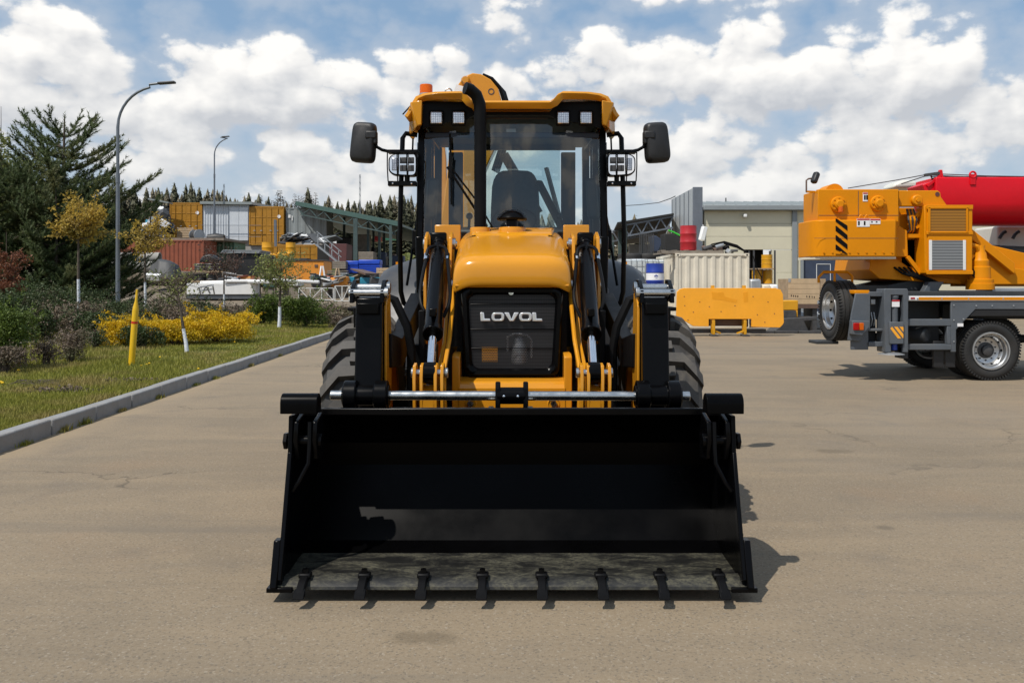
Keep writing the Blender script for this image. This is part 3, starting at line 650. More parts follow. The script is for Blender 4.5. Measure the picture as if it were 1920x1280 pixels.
# lettering
def letter(ch, x0, w, z0, h, y):
    m = MB(); t = h * .30
    if ch == 'L': m.ext([(x0, z0), (x0 + w, z0), (x0 + w - .004, z0 + t), (x0 + t * 1.5, z0 + t), (x0 + t * 1.35, z0 + h), (x0 - .002, z0 + h)], 'y', y - .014, y)
    elif ch == 'V': m.ext([(x0 - .006, z0 + h), (x0 + t * 1.5, z0 + h), (x0 + w / 2, z0 + t * .9), (x0 + w - t * 1.5, z0 + h), (x0 + w + .006, z0 + h), (x0 + w / 2 + t * .8, z0), (x0 + w / 2 - t * .8, z0)], 'y', y - .014, y)
    else:
        def rr(ix, iz, r):
            return [(cx_ + r * math.cos(R(a0 + 18 * k)), cz_ + r * math.sin(R(a0 + 18 * k))) for cx_, cz_, a0 in ((x0 + w - ix - r, z0 + h - iz - r, 0), (x0 + ix + r, z0 + h - iz - r, 90), (x0 + ix + r, z0 + iz + r, 180), (x0 + w - ix - r, z0 + iz + r, 270)) for k in range(6)]
        o1, i1 = rr(0, 0, h * .38), rr(t * 1.15, t * .8, h * .16); n = len(o1); vs = []
        for yy in (y - .014, y): vs += [(a, yy, c) for a, c in o1] + [(a, yy, c) for a, c in i1]
        fs = []
        for i in range(n):
            j = (i + 1) % n; fs += [(i, j, n + j, n + i), (2 * n + i, 3 * n + i, 3 * n + j, 2 * n + j), (i, 2 * n + i, 2 * n + j, j), (n + i, n + j, 3 * n + j, 3 * n + i)]
        m.add(vs, fs)
    return m
x = PX(901, 5.74); zl = PZ(602, 5.74)
for ch, w in (('L', .066), ('O', .084), ('V', .086), ('O', .084), ('L', .066)):
    letter(ch, x, w, zl, .058, 5.737).build('letter', SILV, GF, bevel=.004, smooth=20); x += w + (.004 if ch in 'O' else .007)
# lower nose
b = MB(); b.ext([(5.60, .58), (5.60, .84), (5.63, .88), (5.80, .90), (5.80, .58)], 'x', -.365, .365); NS = b.build('nose_casting', YEL, L, bevel=.02, seg=3)
for s in (-1, 1):
    b = MB(); b.ext([(5.60, .56), (5.60, 1.04), (5.66, 1.06), (5.95, 1.06), (5.95, .56)], 'x', s * .335, s * .385); b.build('nose_cheek', YEL, L, bevel=.006)
    b = MB(); b.lathe([(0, 0), (.02, 0), (.024, .015), (.024, .03)], (s * .268, 5.575, .742), (0, 1, 0), 6); b.build('nose_bolt', STEEL, NS)
    b = MB(); b.lathe([(.036, .0), (.042, .006), (.036, .01)], (s * .268, 5.594, .742), (0, 1, 0), 20); b.build('bolt_ring', YEL, NS)
    b = MB(); b.box(s * .11, s * .28, 5.585, 5.61, .58, .66); b.build('nose_pad', YEL, NS, bevel=.01)
b = MB(); b.box(-.30, .30, 5.78, 5.9, .82, .92); b.build('grille_sill', BLKM, L)
# chassis, axle
b = MB(); b.box(-.33, .33, 5.75, 8.7, .45, .80); b.build('chassis', BLKM, L, bevel=.01)
b = MB(); b.cyl((-.8, 5.95, .65), (.8, 5.95, .65), .11, n=16); b.box(-.2, .2, 5.8, 6.1, .5, .8); b.build('front_axle', BLKM, L)
b = MB(); b.cyl((-.8, 8.1, .70), (.8, 8.1, .70), .13, n=16); b.build('rear_axle', BLKM, L)
# wheels
def tyre(rad, wid, rim, nl, lug_h, mat_t):
    m = MB(); hw = wid / 2; n = 48
    pr = [(rim, -hw * .82), (rim + .03, -hw * .95), ((rim + rad) / 2, -hw * 1.0), (rad - lug_h - .05, -hw * .97), (rad - lug_h - .012, -hw * .82), (rad - lug_h, -hw * .45), (rad - lug_h + .004, 0)]
    pr = pr + [(r, -h) for r, h in reversed(pr[:-1])]
    m.lathe(pr, (0, 0, 0), (1, 0, 0), n)
    body = m; m = MB()
    for k in range(nl):
        for sd in (-1, 1):
            th = 2 * math.pi * (k + (.5 if sd > 0 else 0)) / nl; dt = 2 * math.pi / nl
            def q(r, xx, tt): return (sd * xx, r * math.sin(tt), r * math.cos(tt))
            st = [(-.02, .0), (hw * .40, -.02), (hw * .78, -.48), (hw * 1.02, -.66)]      # centre to shoulder, swept back
            wt_ = [.20, .21, .22, .24]; rt = [rad, rad - .003, rad - .022, rad - .085]; rb = [rad - lug_h - .02] * 2 + [rad - lug_h - .035, rad - lug_h - .10]
            vs = []
            for (xx, sw), w_, r1, r0 in zip(st, wt_, rt, rb):
                t1, t2 = th + (sw - w_) * dt, th + (sw + w_) * dt
                vs += [q(r0, xx, t1 - .02), q(r1, xx, t1 + .01), q(r1, xx, t2 - .01), q(r0, xx, t2 + .02)]
            fs = [(4 * i + j, 4 * i + j + 1, 4 * i + j + 5, 4 * i + j + 4) for i in range(3) for j in range(3)] + [(0, 1, 2, 3), (12, 13, 14, 15)]
            m.add(vs, fs)
    return body, m
def wheel_parts(root, rad, wid, rim, nl, lug, mt, mr, sgn, nuts=8):
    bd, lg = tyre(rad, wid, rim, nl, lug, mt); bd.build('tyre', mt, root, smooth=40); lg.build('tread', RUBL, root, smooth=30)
    h = wid / 2 * sgn
    m = MB(); m.lathe([(rim + .005, -h * .85), (rim + .005, h * .85), (rim - .02, h * .88), (rim - .035, h * .5), (rim * .8, h * .35), (rim * .45, h * .4), (rim * .40, h * .62), (rim * .25, h * .72), (0, h * .72)], (0, 0, 0), (1, 0, 0), 36); m.build('rim', mr, root, smooth=40)
    m = MB()
    for k in range(nuts): a = 2 * math.pi * k / nuts; m.cyl((h * .36, rim * .62 * math.sin(a), rim * .62 * math.cos(a)), (h * .5, rim * .62 * math.sin(a), rim * .62 * math.cos(a)), .016, n=6)
    m.build('wheel_nuts', mr, root)
for s in (-1, 1):
    W = bpy.data.objects.new('front_wheel', None); link(W, L); W.location = V((s * .985, 5.93, .655)) - OFF[L.name]; OFF[W.name] = V((0, 0, 0))
    wheel_parts(W, .655, .40, .36, 21, .055, RUBBER, YEL, s); W.rotation_euler = (R(9), 0, 0)
    W = bpy.data.objects.new('rear_wheel', None); link(W, L); W.location = V((s * .985, 8.15, .70)) - OFF[L.name]; OFF[W.name] = V((0, 0, 0))
    wheel_parts(W, .70, .42, .38, 17, .04, RUBBER, YEL, s)
    b = MB(); b.box(s * .90, s * 1.06, 5.62, 6.1, 1.335, 1.36); b.ext([(5.6, 1.36), (5.62, 1.2), (5.64, 1.2), (5.63, 1.36)], 'x', s * .90, s * 1.02); b.build('mudguard', BLKM, L, bevel=.006)
    # rear fender, swelling out from the cab
    b = MB(); rows = []
    for k in range(13):
        t = k / 12; a = R(200 - 150 * t); yy = 8.15 + .98 * math.cos(a); zz = .72 + .90 * math.sin(a) + .08 * sm(t * 1.6)
        rows.append([(s * .70, yy - .02, zz + .10), (s * .80, yy, zz + .075), (s * .95, yy, zz + .04), (s * 1.10, yy, zz - .01), (s * 1.18, yy + .01, zz - .06), (s * 1.19, yy + .02, zz - .12)])
    b.add([p for r in rows for p in r], [(j * 6 + i, j * 6 + i + 1, j * 6 + i + 7, j * 6 + i + 6) for j in range(12) for i in range(5)]); o = b.build('rear_fender', FEND, L, smooth=60); q_ = o.modifiers.new('sol', 'SOLIDIFY'); q_.thickness = .02
    b = MB(); b.ext([(7.15, 1.50), (7.05, 1.05), (7.25, .62), (7.6, .62), (7.6, 1.5)], 'x', s * .60, s * .80); b.build('tank_side', FEND, L, bevel=.05, seg=4)
    for k, zz in enumerate((.45, .80)): b = MB(); b.box(s * .66, s * .95, 7.02, 7.25, zz, zz + .03); b.build('step', BLKM, L, bevel=.005)

# cab
CF, CR, CWI = 7.12, 8.55, .765           # front, rear, half width
def cq(px, py, d=CF): return P(px, py, d)
b = MB(); b.box(-CWI, CWI, CF + .02, CR, 1.0, 1.10); CABF = b.build('cab_floor', BLKM, L)
b = MB(); b.ext([(CF + .02, 1.05), (CF - .02, 1.86), (CF + .03, 1.86), (CF + .07, 1.05)], 'x', -.70, .70); b.build('cowl_panel', BLKM, L)
for s in (-1, 1):
    b = MB(); b.bar((s * .735, CF + .02, 1.0), (s * .748, CF - .01, 1.9), .07, .09, up=(0, 1, 0)); b.bar((s * .748, CF - .01, 1.88), (s * .735, CF + .06, 2.90), .062, .085, up=(0, 1, 0)); b.build('front_pillar', BLK, L, bevel=.012)
    b = MB(); b.bar((s * .735, CR, 1.0), (s * .72, CR, 2.85), .07, .08, up=(0, 1, 0)); b.build('rear_pillar', BLK, L, bevel=.01)
    b = MB(); b.bar((s * .76, 7.85, 1.1), (s * .745, 7.85, 2.85), .05, .05, up=(0, 1, 0)); b.build('centre_pillar', BLK, L, bevel=.008)
    b = MB(); b.box(s * .48, s * .62, CR - .03, CR + .03, 1.0, 2.80); b.build('rear_frame', NAVY, L, bevel=.008)
    b = MB(); b.box(s * .752, s * .772, CF + .1, CR, 1.05, 1.62); b.build('door_panel', BLKM, L, bevel=.008)
    b = MB(); b.box(s * .76, s * .766, CF + .08, 7.83, 1.62, 2.82); b.build('door_glass', GLASS, L)
    b = MB(); b.box(s * .76, s * .766, 7.88, CR - .04, 1.62, 2.82); b.build('rear_side_glass', GLASS, L)
    b = MB(); b.bar((s * .745, CF + .06, 2.84), (s * .735, CR, 2.84), .07, .07); b.build('roof_rail', BLK, L, bevel=.01)
    # grab rail round the door
    b = MB(); b.tube([(s * .77, CF - .03, 2.72), (s * .86, CF - .05, 2.73), (s * .885, CF - .06, 2.69), (s * .895, CF - .08, 2.3), (s * .905, CF - .08, 1.9), (s * .90, CF - .05, 1.45), (s * .88, CF - .04, 1.36), (s * .80, CF, 1.28), (s * .76, CF + .02, 1.26)], .02, 8); b.build('grab_rail', BLK, L)
    b = MB(); b.tube([(s * .80, CF + .35, 2.72), (s * .80, CF + .3, 2.1), (s * .87, CF + .1, 1.5)], .012, 6); b.tube([(s * .81, CF + .02, 2.70), (s * .818, CF, 2.42)], .008, 6); b.build('door_rail', BLK, L)
    b = MB(); b.box(s * .77, s * .83, CF + .12, CF + .2, 1.80, 1.96); b.build('door_latch', BLKM, L, bevel=.01)
    # work lamp in a cage
    lx = s * .872; d = 6.98
    b = MB(); b.box(s * .765, s * .99, d - .03, d + .05, PZ(349, d), PZ(340, d)); b.build('lamp_shelf', BLK, L, bevel=.004)
    for k in (0, 1): b = MB(); b.sphere((s * (.80 + .15 * k), d - .032, PZ(345, d)), .008, 8, 5); b.build('rivet', CHROME, L)
    prf = []
    for k in range(24):
        a = 2 * math.pi * k / 24; ca, sa = math.cos(a), math.sin(a); e = 2 / 4.5
        prf.append((lx + .115 * math.copysign(abs(ca) ** e, ca), PZ(309, d) + .090 * math.copysign(abs(sa) ** e, sa) * (1 - .18 * s * ca)))
    b = MB(); b.ext(prf, 'y', d - .02, d + .08); WL = b.build('work_lamp', BLK, L, bevel=.008)
    b = MB(); b.ext([(lx + (a - lx) * .9, PZ(309, d) + (c - PZ(309, d)) * .9) for a, c in prf], 'y', d - .026, d - .018); b.build('reflector', CHROME, WL)
    for i in (0, 1):
        for j in (0, 1):
            b = MB(); b.box(lx - s * .066 + s * i * .062 - .026, lx - s * .066 + s * i * .062 + .026, d - .034, d - .024, PZ(309, d) - .056 + j * .062, PZ(309, d) - .056 + j * .062 + .05)
            b.build('led_pod', DARKST, WL, bevel=.01)
    b = MB(); b.box(lx + s * .035, lx + s * .085, d - .032, d - .024, PZ(309, d) - .05, PZ(309, d) + .05); b.build('indicator', LED, WL, bevel=.006)
    b = MB(); zt, zb = PZ(286, d), PZ(341, d)
    for k in range(4): xx = lx - .115 + .077 * k; b.tube([(xx, d + .03, zt), (xx, d - .07, zt - .01), (xx, d - .075, (zt + zb) / 2), (xx, d - .03, zb)], .005, 6)
    b.tube([(lx - .115, d + .03, zt), (lx + .115, d + .03, zt)], .008, 6); b.tube([(lx - .115, d - .07, zt - .01), (lx + .115, d - .07, zt - .01)], .005, 6); b.box(lx - .12, lx + .12, d - .01, d + .08, zt - .004, zt + .022); b.build('lamp_cage', BLK, L)
    b = MB(); b.cyl((lx - s * .03, d + .04, zb), (lx - s * .03, d + .04, PZ(325, d)), .02, n=8); b.cyl((lx + .02, d + .04, zb), (lx + .02, d + .04, PZ(325, d)), .012, n=8); b.build('lamp_stem', BLKM, L)
    # mirror
    mx_ = (682 if s < 0 else 1231); mc = P(mx_, 267.5, 7.0)
    m = MB(); pr = []
    for k in range(28):
        a = 2 * math.pi * k / 28; ca, sa = math.cos(a), math.sin(a); e = 2 / 6
        pr.append((.098 * math.copysign(abs(ca) ** e, ca), .162 * math.copysign(abs(sa) ** e, sa)))
    rings = []
    for sc, yy in ((.80, -.055), (.93, -.045), (1.0, -.01), (1.0, .03), (.95, .04)): rings.append([(a * sc * (1 - .10 * c / .162 * .5), yy, c * sc) for a, c in pr])
    m.add([p for r in rings for p in r], [(j * 28 + i, j * 28 + (i + 1) % 28, (j + 1) * 28 + (i + 1) % 28, (j + 1) * 28 + i) for j in range(4) for i in range(28)] + [tuple(range(28)), tuple(range(112, 140))])
    rot = Euler((0, R(5) * -s, R(10) * s)).to_matrix(); m.v = [tuple(rot @ V(p) + mc) for p in m.v]
    MI = m.build('mirror', PLAS, L, smooth=50)
    g_ = MB(); g_.box(mc.x - s * .11, mc.x - s * .02, 6.93, 6.965, mc.z + .02, mc.z + .085); g_.box(mc.x - s * .115, mc.x - s * .08, 6.94, 7.0, mc.z - .02, mc.z + .085); g_.build('mirror_clamp', PLAS, MI, bevel=.012)
    g_ = MB(); x0 = mc.x - s * .10; g_.tube([(x0, 6.97, mc.z - .01), (x0 - s * .01, 6.97, mc.z - .04), (x0 - s * .05, 6.98, mc.z - .062), (x0 - s * .13, 7.0, mc.z - .078), (x0 - s * .17, 7.0, mc.z - .10), (x0 - s * .20, 7.02, mc.z - .13)], .013, 8); g_.build('mirror_arm', BLK, L)
# windscreen, gently bowed
b = MB(); rows = []
for j in range(7):
    t = j / 6; z = 1.80 + (2.86 - 1.80) * t; hw = .722 - .01 * t; rows.append([(hw * u, CF - .045 - .03 * (1 - u * u) + .05 * t, z) for u in np.linspace(-1, 1, 11)])
b.add([p for r in rows for p in r], [(j * 11 + i, j * 11 + i + 1, j * 11 + i + 12, j * 11 + i + 11) for j in range(6) for i in range(10)]); b.build('windscreen', GLASS, L, smooth=60)
b = MB(); b.box(-.47, .47, CR - .004, CR + .004, 1.75, 2.83); b.build('rear_window', GLASS, L)
b = MB(); b.box(-.62, .62, CR - .03, CR + .03, 2.825, 2.87); b.build('rear_header', NAVY, L); b = MB(); b.box(-.62, .62, CR - .03, CR + .03, 1.0, 1.76); b.build('rear_panel', NAVY, L, bevel=.01)
b = MB(); b.box(-.74, .74, CF + .05, CR + .1, 2.865, 2.89); b.build('headliner', NAVY, L)
b = MB(); b.box(-.71, .71, CF - .02, CF + .06, 2.70, 2.745); b.build('header_rail', NAVY, L, bevel=.01)
b = MB(); b.ext([(CF + .10, 1.78), (CF + .06, 1.96), (CF + .32, 2.0), (CF + .42, 1.9), (CF + .42, 1.1), (CF + .1, 1.1)], 'x', -.44, .44); b.build('dashboard', PLAS, L, bevel=.03, seg=3)
b = MB(); b.tube([(.02 + .19 * math.cos(a), CF + .50 + .11 * math.sin(a), 2.06 + .12 * math.sin(a)) for a in np.linspace(0, 2 * math.pi, 25)[:-1]], .014, 8, closed=True); b.bar((.02, CF + .48, 2.04), (.02, CF + .36, 1.9), .05); b.build('steering_wheel', PLAS, L)
ST = MB(); sp = []
for k in range(24):
    a = 2 * math.pi * k / 24; ca, sa = math.cos(a), math.sin(a); e = 2 / 5
    sp.append((.03 + (.225 + .03 * -sa) * math.copysign(abs(ca) ** e, ca), 2.20 + .36 * math.copysign(abs(sa) ** e, sa)))
ST.ext(sp, 'y', 8.0, 8.12); SE = ST.build('seat', SEATM, L, bevel=.04, seg=4)
b = MB(); b.box(-.2, .26, 7.6, 8.05, 1.72, 1.84); b.build('cushion', SEATM, SE, bevel=.04)
b = MB(); b.bar((.24, 7.98, 2.45), (.47, 7.7, 1.95), .07, .05); b.build('armrest', PLAS, SE, bevel=.015)
for s in (-1, 1): b = MB(); b.obox((s * .665, CF + .12, 2.22), (.10, .05, .34), (0, R(-4) * s, 0)); b.build('speaker_pod', PLAS, L, bevel=.03)
b = MB(); b.bar((.33, 8.4, 2.63), (.56, 8.3, 1.75), .05, .03); b.build('gas_strut', GALV, L)
b = MB(); c = P(958, 246, 7.22); b.box(c.x - .045, c.x + .045, 7.2, 7.23, c.z - .02, c.z + .02); b.build('interior_mirror', GALV, L, bevel=.008)
for x in (-.38, -.31, .40): b = MB(); b.tube([(x, 7.62, 1.3), (x, 7.6, 1.9), (x + .01, 7.57, 2.08)], .012, 8); b.sphere((x + .01, 7.57, 2.1), .03, 10, 8); b.build('control_lever', PLAS, L)
b = MB(); b.tube([(.60, 7.35, 1.2), (.60, 7.35, 2.0)], .05, 14); b.build('fire_extinguisher', REDR, L)
# wipers
b = MB(); b.tube([(-.20, CF - .11, 1.93), (-.30, CF - .12, 2.12), (-.52, CF - .115, 2.45)], .011, 6); b.tube([(-.16, CF - .11, 1.97), (-.27, CF - .12, 2.16), (-.50, CF - .115, 2.46)], .008, 6); WP = b.build('wiper_arm', BLKM, L)
b = MB(); b.tube([(-.487, CF - .10, 2.15), (-.49, CF - .115, 2.45), (-.50, CF - .08, 2.72)], .009, 6); b.bar((-.50, CF - .115, 2.36), (-.49, CF - .115, 2.54), .02, .03); b.build('wiper_blade', BLKM, WP)
# bonnet vent cap and exhaust stack
b = MB(); b.cyl((.0, 6.72, 1.93), (.0, 6.72, 2.02), .045, n=20); b.lathe([(0, .085), (.05, .078), (.095, .05), (.118, .015), (.112, 0), (0, .0)], (.0, 6.72, 2.0), (0, 0, 1), 28); b.build('air_intake_cap', BLK, L, smooth=50)
ex = -.245
b = MB(); b.tube([(ex, 6.74, 1.93), (ex, 6.74, 2.25), (ex, 6.74, 2.82), (ex - .005, 6.735, 2.90), (ex - .03, 6.72, 2.965), (ex - .075, 6.70, 3.0), (ex - .115, 6.68, 3.01)], .047, 20); b.build('exhaust_stack', BLKM, L)
# roof with its notched visor
def rz(x):
    a = abs(x)
    return 2.925 + .075 * sm((a - .30) / .09) - .012 * sm((a - .60) / .15) - .16 * sm((a - .70) / .16) ** 2
xs = [-.855, -.85, -.83, -.80, -.76, -.70, -.60, -.48, -.40, -.36, -.33, -.30, -.2, 0]; xs = xs + [-x for x in reversed(xs[:-1])]
ys = [6.80, 6.82, 6.90, 7.1, 7.6, 8.2, 8.75, 8.82]; b = MB(); vs = []
for k, y in enumerate(ys):
    for x in xs: vs.append((x * (1 - .03 * (k == 0) - .015 * (k == len(ys) - 1)), y + .10 * (abs(x) / .85) ** 4 * (y < 7), rz(x) + (0, .018, .03, .045, .06, .06, .03, -.02)[k]))
n = len(xs); top = [(j * n + i, j * n + i + 1, (j + 1) * n + i + 1, (j + 1) * n + i) for j in range(len(ys) - 1) for i in range(n - 1)]
b.add(vs, top); RF = b.build('roof', YEL, L, smooth=50); q_ = RF.modifiers.new('sol', 'SOLIDIFY'); q_.thickness = .058; q_.offset = -1
q_ = RF.modifiers.new('bev', 'BEVEL'); q_.width = .015; q_.segments = 3; q_.limit_method = 'ANGLE'
for s in (-1, 1):
    b = MB(); b.add([(s * .80, 6.86, 2.94), (s * .705, 6.83, 2.95), (s * .71, 6.85, 2.76), (s * .745, 6.87, 2.755), (s * .845, 7.5, 2.94), (s * .84, 7.10, 2.71), (s * .74, 7.4, 2.9), (s * .85, 7.5, 2.74)], [(0, 1, 2, 3), (0, 3, 5), (0, 5, 7, 4), (1, 0, 4, 6), (2, 1, 6), (3, 2, 6, 7), (3, 7, 5)]); b.build('visor_corner', YEL, RF, bevel=.008)
b = MB(); b.ext([(-.71, 2.965), (-.71, 2.75), (-.62, 2.78), (-.36, 2.82), (-.30, 2.855), (.30, 2.855), (.36, 2.82), (.62, 2.78), (.71, 2.75), (.71, 2.965), (.36, 2.96), (.30, 2.88), (-.30, 2.88), (-.36, 2.96)], 'y', 6.95, 6.99); b.build('visor_panel', BLKM, L)
for px in (818, 860, 1056, 1099):
    c = P(px, 221, 6.92)
    b = MB(); b.box(c.x - .058, c.x + .058, 6.92, 6.97, c.z - .062, c.z + .06); RL = b.build('roof_lamp', BLKM, L, bevel=.012)
    b = MB(); b.box(c.x - .046, c.x + .046, 6.913, 6.925, c.z - .046, c.z + .046); b.build('lamp_face', LED, RL, bevel=.01)
# beacon, lifting eyes, antenna
bc = P(799, 186, 7.15); b = MB(); b.lathe([(0, .0), (.06, 0), (.06, .03), (0, .03)], bc, (0, 0, 1), 24); BE = b.build('beacon', BLKM, L)
b = MB(); b.lathe([(.056, .03), (.053, .05), (.053, .105), (.049, .115), (0, .117)], bc, (0, 0, 1), 24); b.build('beacon_lens', AMBER, BE)
b = MB(); b.lathe([(.056, .028), (.056, .042), (.054, .042)], bc, (0, 0, 1), 24); b.build('beacon_ring', GALV, BE)
e = P(841, 177, 7.3); b = MB(); b.tube([(e.x + .028 * math.cos(a), e.y, e.z + .02 + .028 * math.sin(a)) for a in np.linspace(0, 6.283, 17)[:-1]], .007, 8, closed=True); b.cyl((e.x, e.y, e.z - .055), (e.x, e.y, e.z - .022), .02, n=12); b.build('lifting_eye', STEEL, L)
e = P(1074, 186, 7.3); b = MB(); b.lathe([(.028, 0), (.026, .012), (.014, .02), (.014, .05), (.006, .075), (0, .078)], e - V((0, 0, .02)), (0, 0, 1), 12); b.build('lifting_pin', STEEL, L)
b = MB(); b.tube([P(790, 186, 7.1), P(778, 190, 7.0), P(765, 204, 6.95), P(755, 215, 6.95)], .006, 6); b.tube([P(783, 206, 6.9), P(768, 207, 6.9)], .01, 6); b.build('antenna_wire', BLKM, L)
# backhoe boom and dipper folded behind the cab
d = 9.35
bo = [(838, 330), (850, 190), (858, 160), (869, 144), (886, 137), (902, 139), (920, 149), (934, 166), (941, 190), (938, 260), (918, 300), (905, 330), (884, 470), (820, 470)]
b = MB(); b.ext([(PX(a, d), PZ(c, d)) for a, c in bo], 'y', d, d + .32); BM = b.build('boom', YEL, L, bevel=.012)
b = MB(); e = P(921, 172, d); b.lathe([(.024, -.004), (.034, -.004), (.034, 0), (.024, 0)], e, (0, 1, 0), 20, closed=True); b.build('bushing', DARKST, BM)
b = MB(); e = P(873, 152, d); b.lathe([(0, -.06), (.034, -.06), (.04, -.045), (.05, -.02), (.05, 0)], e, (0, 1, 0), 20); b.build('boom_boss', YEL, BM, smooth=50)
b = MB(); b.obox(P(860, 173, d - .01), (.10, .006, .145), (0, R(18), 0)); b.build('label_sheet', PAPER, BM)
for k in range(3): b = MB(); b.tube([(p.x + .02 * k, p.y + .1 * k, p.z) for p in (P(905, 141, d + .05), P(922, 148, d + .05), P(938, 166, d + .05), P(946, 192, d + .05), P(944, 260, d + .05), P(925, 320, d + .05))], .022, 8); b.build('boom_hose', BLKM, BM)
b = MB(); b.ext([(PX(816, 9.9), PZ(250, 9.9)), (PX(832, 9.9), PZ(250, 9.9)), (PX(838, 9.9), PZ(300, 9.9)), (PX(842, 9.9), PZ(470, 9.9)), (PX(806, 9.9), PZ(470, 9.9)), (PX(810, 9.9), PZ(300, 9.9))], 'y', 9.8, 10.05); b.build('dipper', YEL, L, bevel=.01)
b = MB(); b.cyl(P(945, 290, 9.2), P(1010, 400, 9.2), .05, n=16); b.build('boom_cylinder', BLK, L)
b = MB(); b.box(-.9, .9, 8.9, 9.1, .4, 1.0); b.box(-.35, .2, 8.95, 9.5, .4, 1.75); b.build('rear_frame_slide', YEL, L, bevel=.01)
for s in (-1, 1): b = MB(); b.box(s * .95, s * 1.10, 8.9, 9.1, .35, 1.35); b.box(s * .86, s * 1.2, 8.85, 9.2, .15, .2); b.cyl((s * 1.02, 9.0, .2), (s * 1.02, 9.0, .5), .04); b.build('stabiliser', YEL, L, bevel=.006)

# ---------------------------------------------------------------- the truck crane
D1 = 13.7; D2 = D1 + 2.5; DM = D1 + 1.25
K = thing('truck_crane', 'yellow truck crane with red telescopic boom and dark grey carrier', 'crane', (PX(1862, D1), DM, 0))
def kx(px): return PX(px, D1)
def kz(py): return PZ(py, D1)
def kbox(name, x0, x1, y0, y1, d0, d1, mat, parent=None, bevel=.01):
    m = MB(); m.box(kx(x0), kx(x1), d0, d1, kz(y1), kz(y0)); return m.build(name, mat, parent or K, bevel=bevel)
def kpoly(name, pts, d0, d1, mat, parent=None, bevel=.01):
    m = MB(); m.ext([(kx(a), kz(c)) for a, c in pts], 'y', d0, d1); return m.build(name, mat, parent or K, bevel=bevel)
# chassis
kbox('chassis_frame', 1640, 2150, 548, 600, D1 + .7, D2 - .7, GREYD)
kbox('deck', 1690, 2150, 546, 556, D1 + .02, D2, GREYD)
kbox('deck_edge', 1697, 2150, 555, 564, D1 - .01, D1 + .06, WHITE)
kbox('deck_stripe', 1722, 2150, 557, 562.5, D1 - .016, D1 - .009, YEL2, bevel=0)
o = kbox('side_marker', 1702, 1718, 555.5, 562.5, D1 - .025, D1 - .009, PAPER, bevel=.004); kbox('marker_lens', 1706, 1714, 557.5, 560.5, D1 - .03, D1 - .02, REDL, o, 0)
kpoly('side_panel', [(1783, 564), (2150, 564), (2150, 580), (1829, 580), (1793, 618), (1793, 660), (1783, 660)], D1, D1 + .04, GREY)
kpoly('wheel_arch', [(1829, 580.5), (2150, 580.5), (2150, 593), (1818, 593)], D1 + .01, D1 + .05, PLAS)
kbox('arch_lining', 1795, 2150, 570, 600, D1 + .45, D1 + .5, GREYD)
kbox('bay_back', 1697, 1790, 562, 650, D1 + .5, D1 + .54, GREYD)
kbox('upper_rail', 1697, 1784, 598, 611, D1, D1 + .10, GREY)
kbox('lower_rail', 1697, 1784, 645, 656, D1, D1 + .10, GREY)
kbox('rail_post', 1776, 1783.5, 611, 645, D1 + .005, D1 + .09, GREY)
m = MB(); m.cyl((kx(1745), D1 + .10, kz(628)), (kx(1715), D1 + .45, kz(628)), .12, n=20); m.build('air_tank', GREYD, K, bevel=.03)
for x_ in (1756, 1778): kbox('mud_flap', x_, x_ + 20, 640, 690, D1 + .1, D1 + .14, PLAS)
# outrigger frame, jack and foot
kpoly('outrigger_box', [(1656, 541), (1698, 541), (1700, 545), (1700, 660), (1690, 660), (1690, 553), (1668, 553), (1668, 660), (1656, 660), (1655, 545)], D1 - .06, D1 + .25, GREY)
kbox('outrigger_back', 1666, 1692, 551, 660, D1 + .1, D1 + .14, GREYD)
m = MB(); m.cyl((kx(1677), D1 + .02, kz(556)), (kx(1677), D1 + .02, kz(604)), .062, n=20); m.cyl((kx(1677), D1 + .02, kz(554)), (kx(1677), D1 + .02, kz(558)), .075, n=16); JK = m.build('jack', GREY, K)
kbox('jack_label', 1670, 1684, 563.5, 575, D1 - .05, D1 - .04, PAPER, JK, 0); kbox('label_band', 1670, 1684, 562, 565, D1 - .053, D1 - .042, REDR, JK, 0)
hz_ = kbox('hazard_plate', 1663.5, 1690, 603, 644, D1 - .09, D1 - .05, GREY)
for k in range(3):
    x0 = 1664.5 + 10 * k - 3; pts = [(max(1664.5, x0), 612 + max(0, 1664.5 - x0) * 1.1), (min(x0 + 6.5, 1689), 612), (min(x0 + 6.5 + 17, 1689), min(634, 612 + (min(x0 + 23.5, 1689) - x0 - 6.5) * 1.28)), (min(x0 + 17, 1689), min(634, 612 + (min(x0 + 17, 1689) - x0) * 1.28))]
    kpoly('hazard_stripe', pts, D1 - .094, D1 - .089, BLADE, hz_, 0)
m = MB(); m.cyl((kx(1677), D1 + .02, kz(656)), (kx(1677), D1 + .02, kz(645)), .05, n=16); m.build('jack_rod', BLUED, K)
m = MB(); m.lathe([(0, .035), (.10, .03), (.19, .008), (.2, 0), (0, -.01)], (kx(1672), D1 + .02, kz(664)), (0, 0, 1), 24); m.build('jack_foot', GALV, K)
kbox('jack_guard', 1690, 1703, 650, 672, D1 + .0, D1 + .25, GREYD)
# recess with hoses
kbox('recess_back', 1630, 1657, 552, 650, D1 + .3, D1 + .34, GREYD); kbox('recess_top', 1630, 1656, 547, 556, D1 + .02, D1 + .3, GREY); kbox('recess_mid', 1630, 1657, 616, 621, D1 + .02, D1 + .28, GREY); kbox('recess_foot', 1630, 1657, 641, 650, D1 + .02, D1 + .28, GREY)
kbox('recess_plate', 1638, 1647, 561, 571, D1 + .1, D1 + .29, GALV)
for k in range(3): m = MB(); m.tube([(kx(1638 + 5 * k), D1 + .2, kz(612)), (kx(1638 + 5 * k), D1 + .15, kz(600)), (kx(1637 + 5 * k), D1 + .18, kz(586))], .012, 6); m.build('hose', GALV, K)
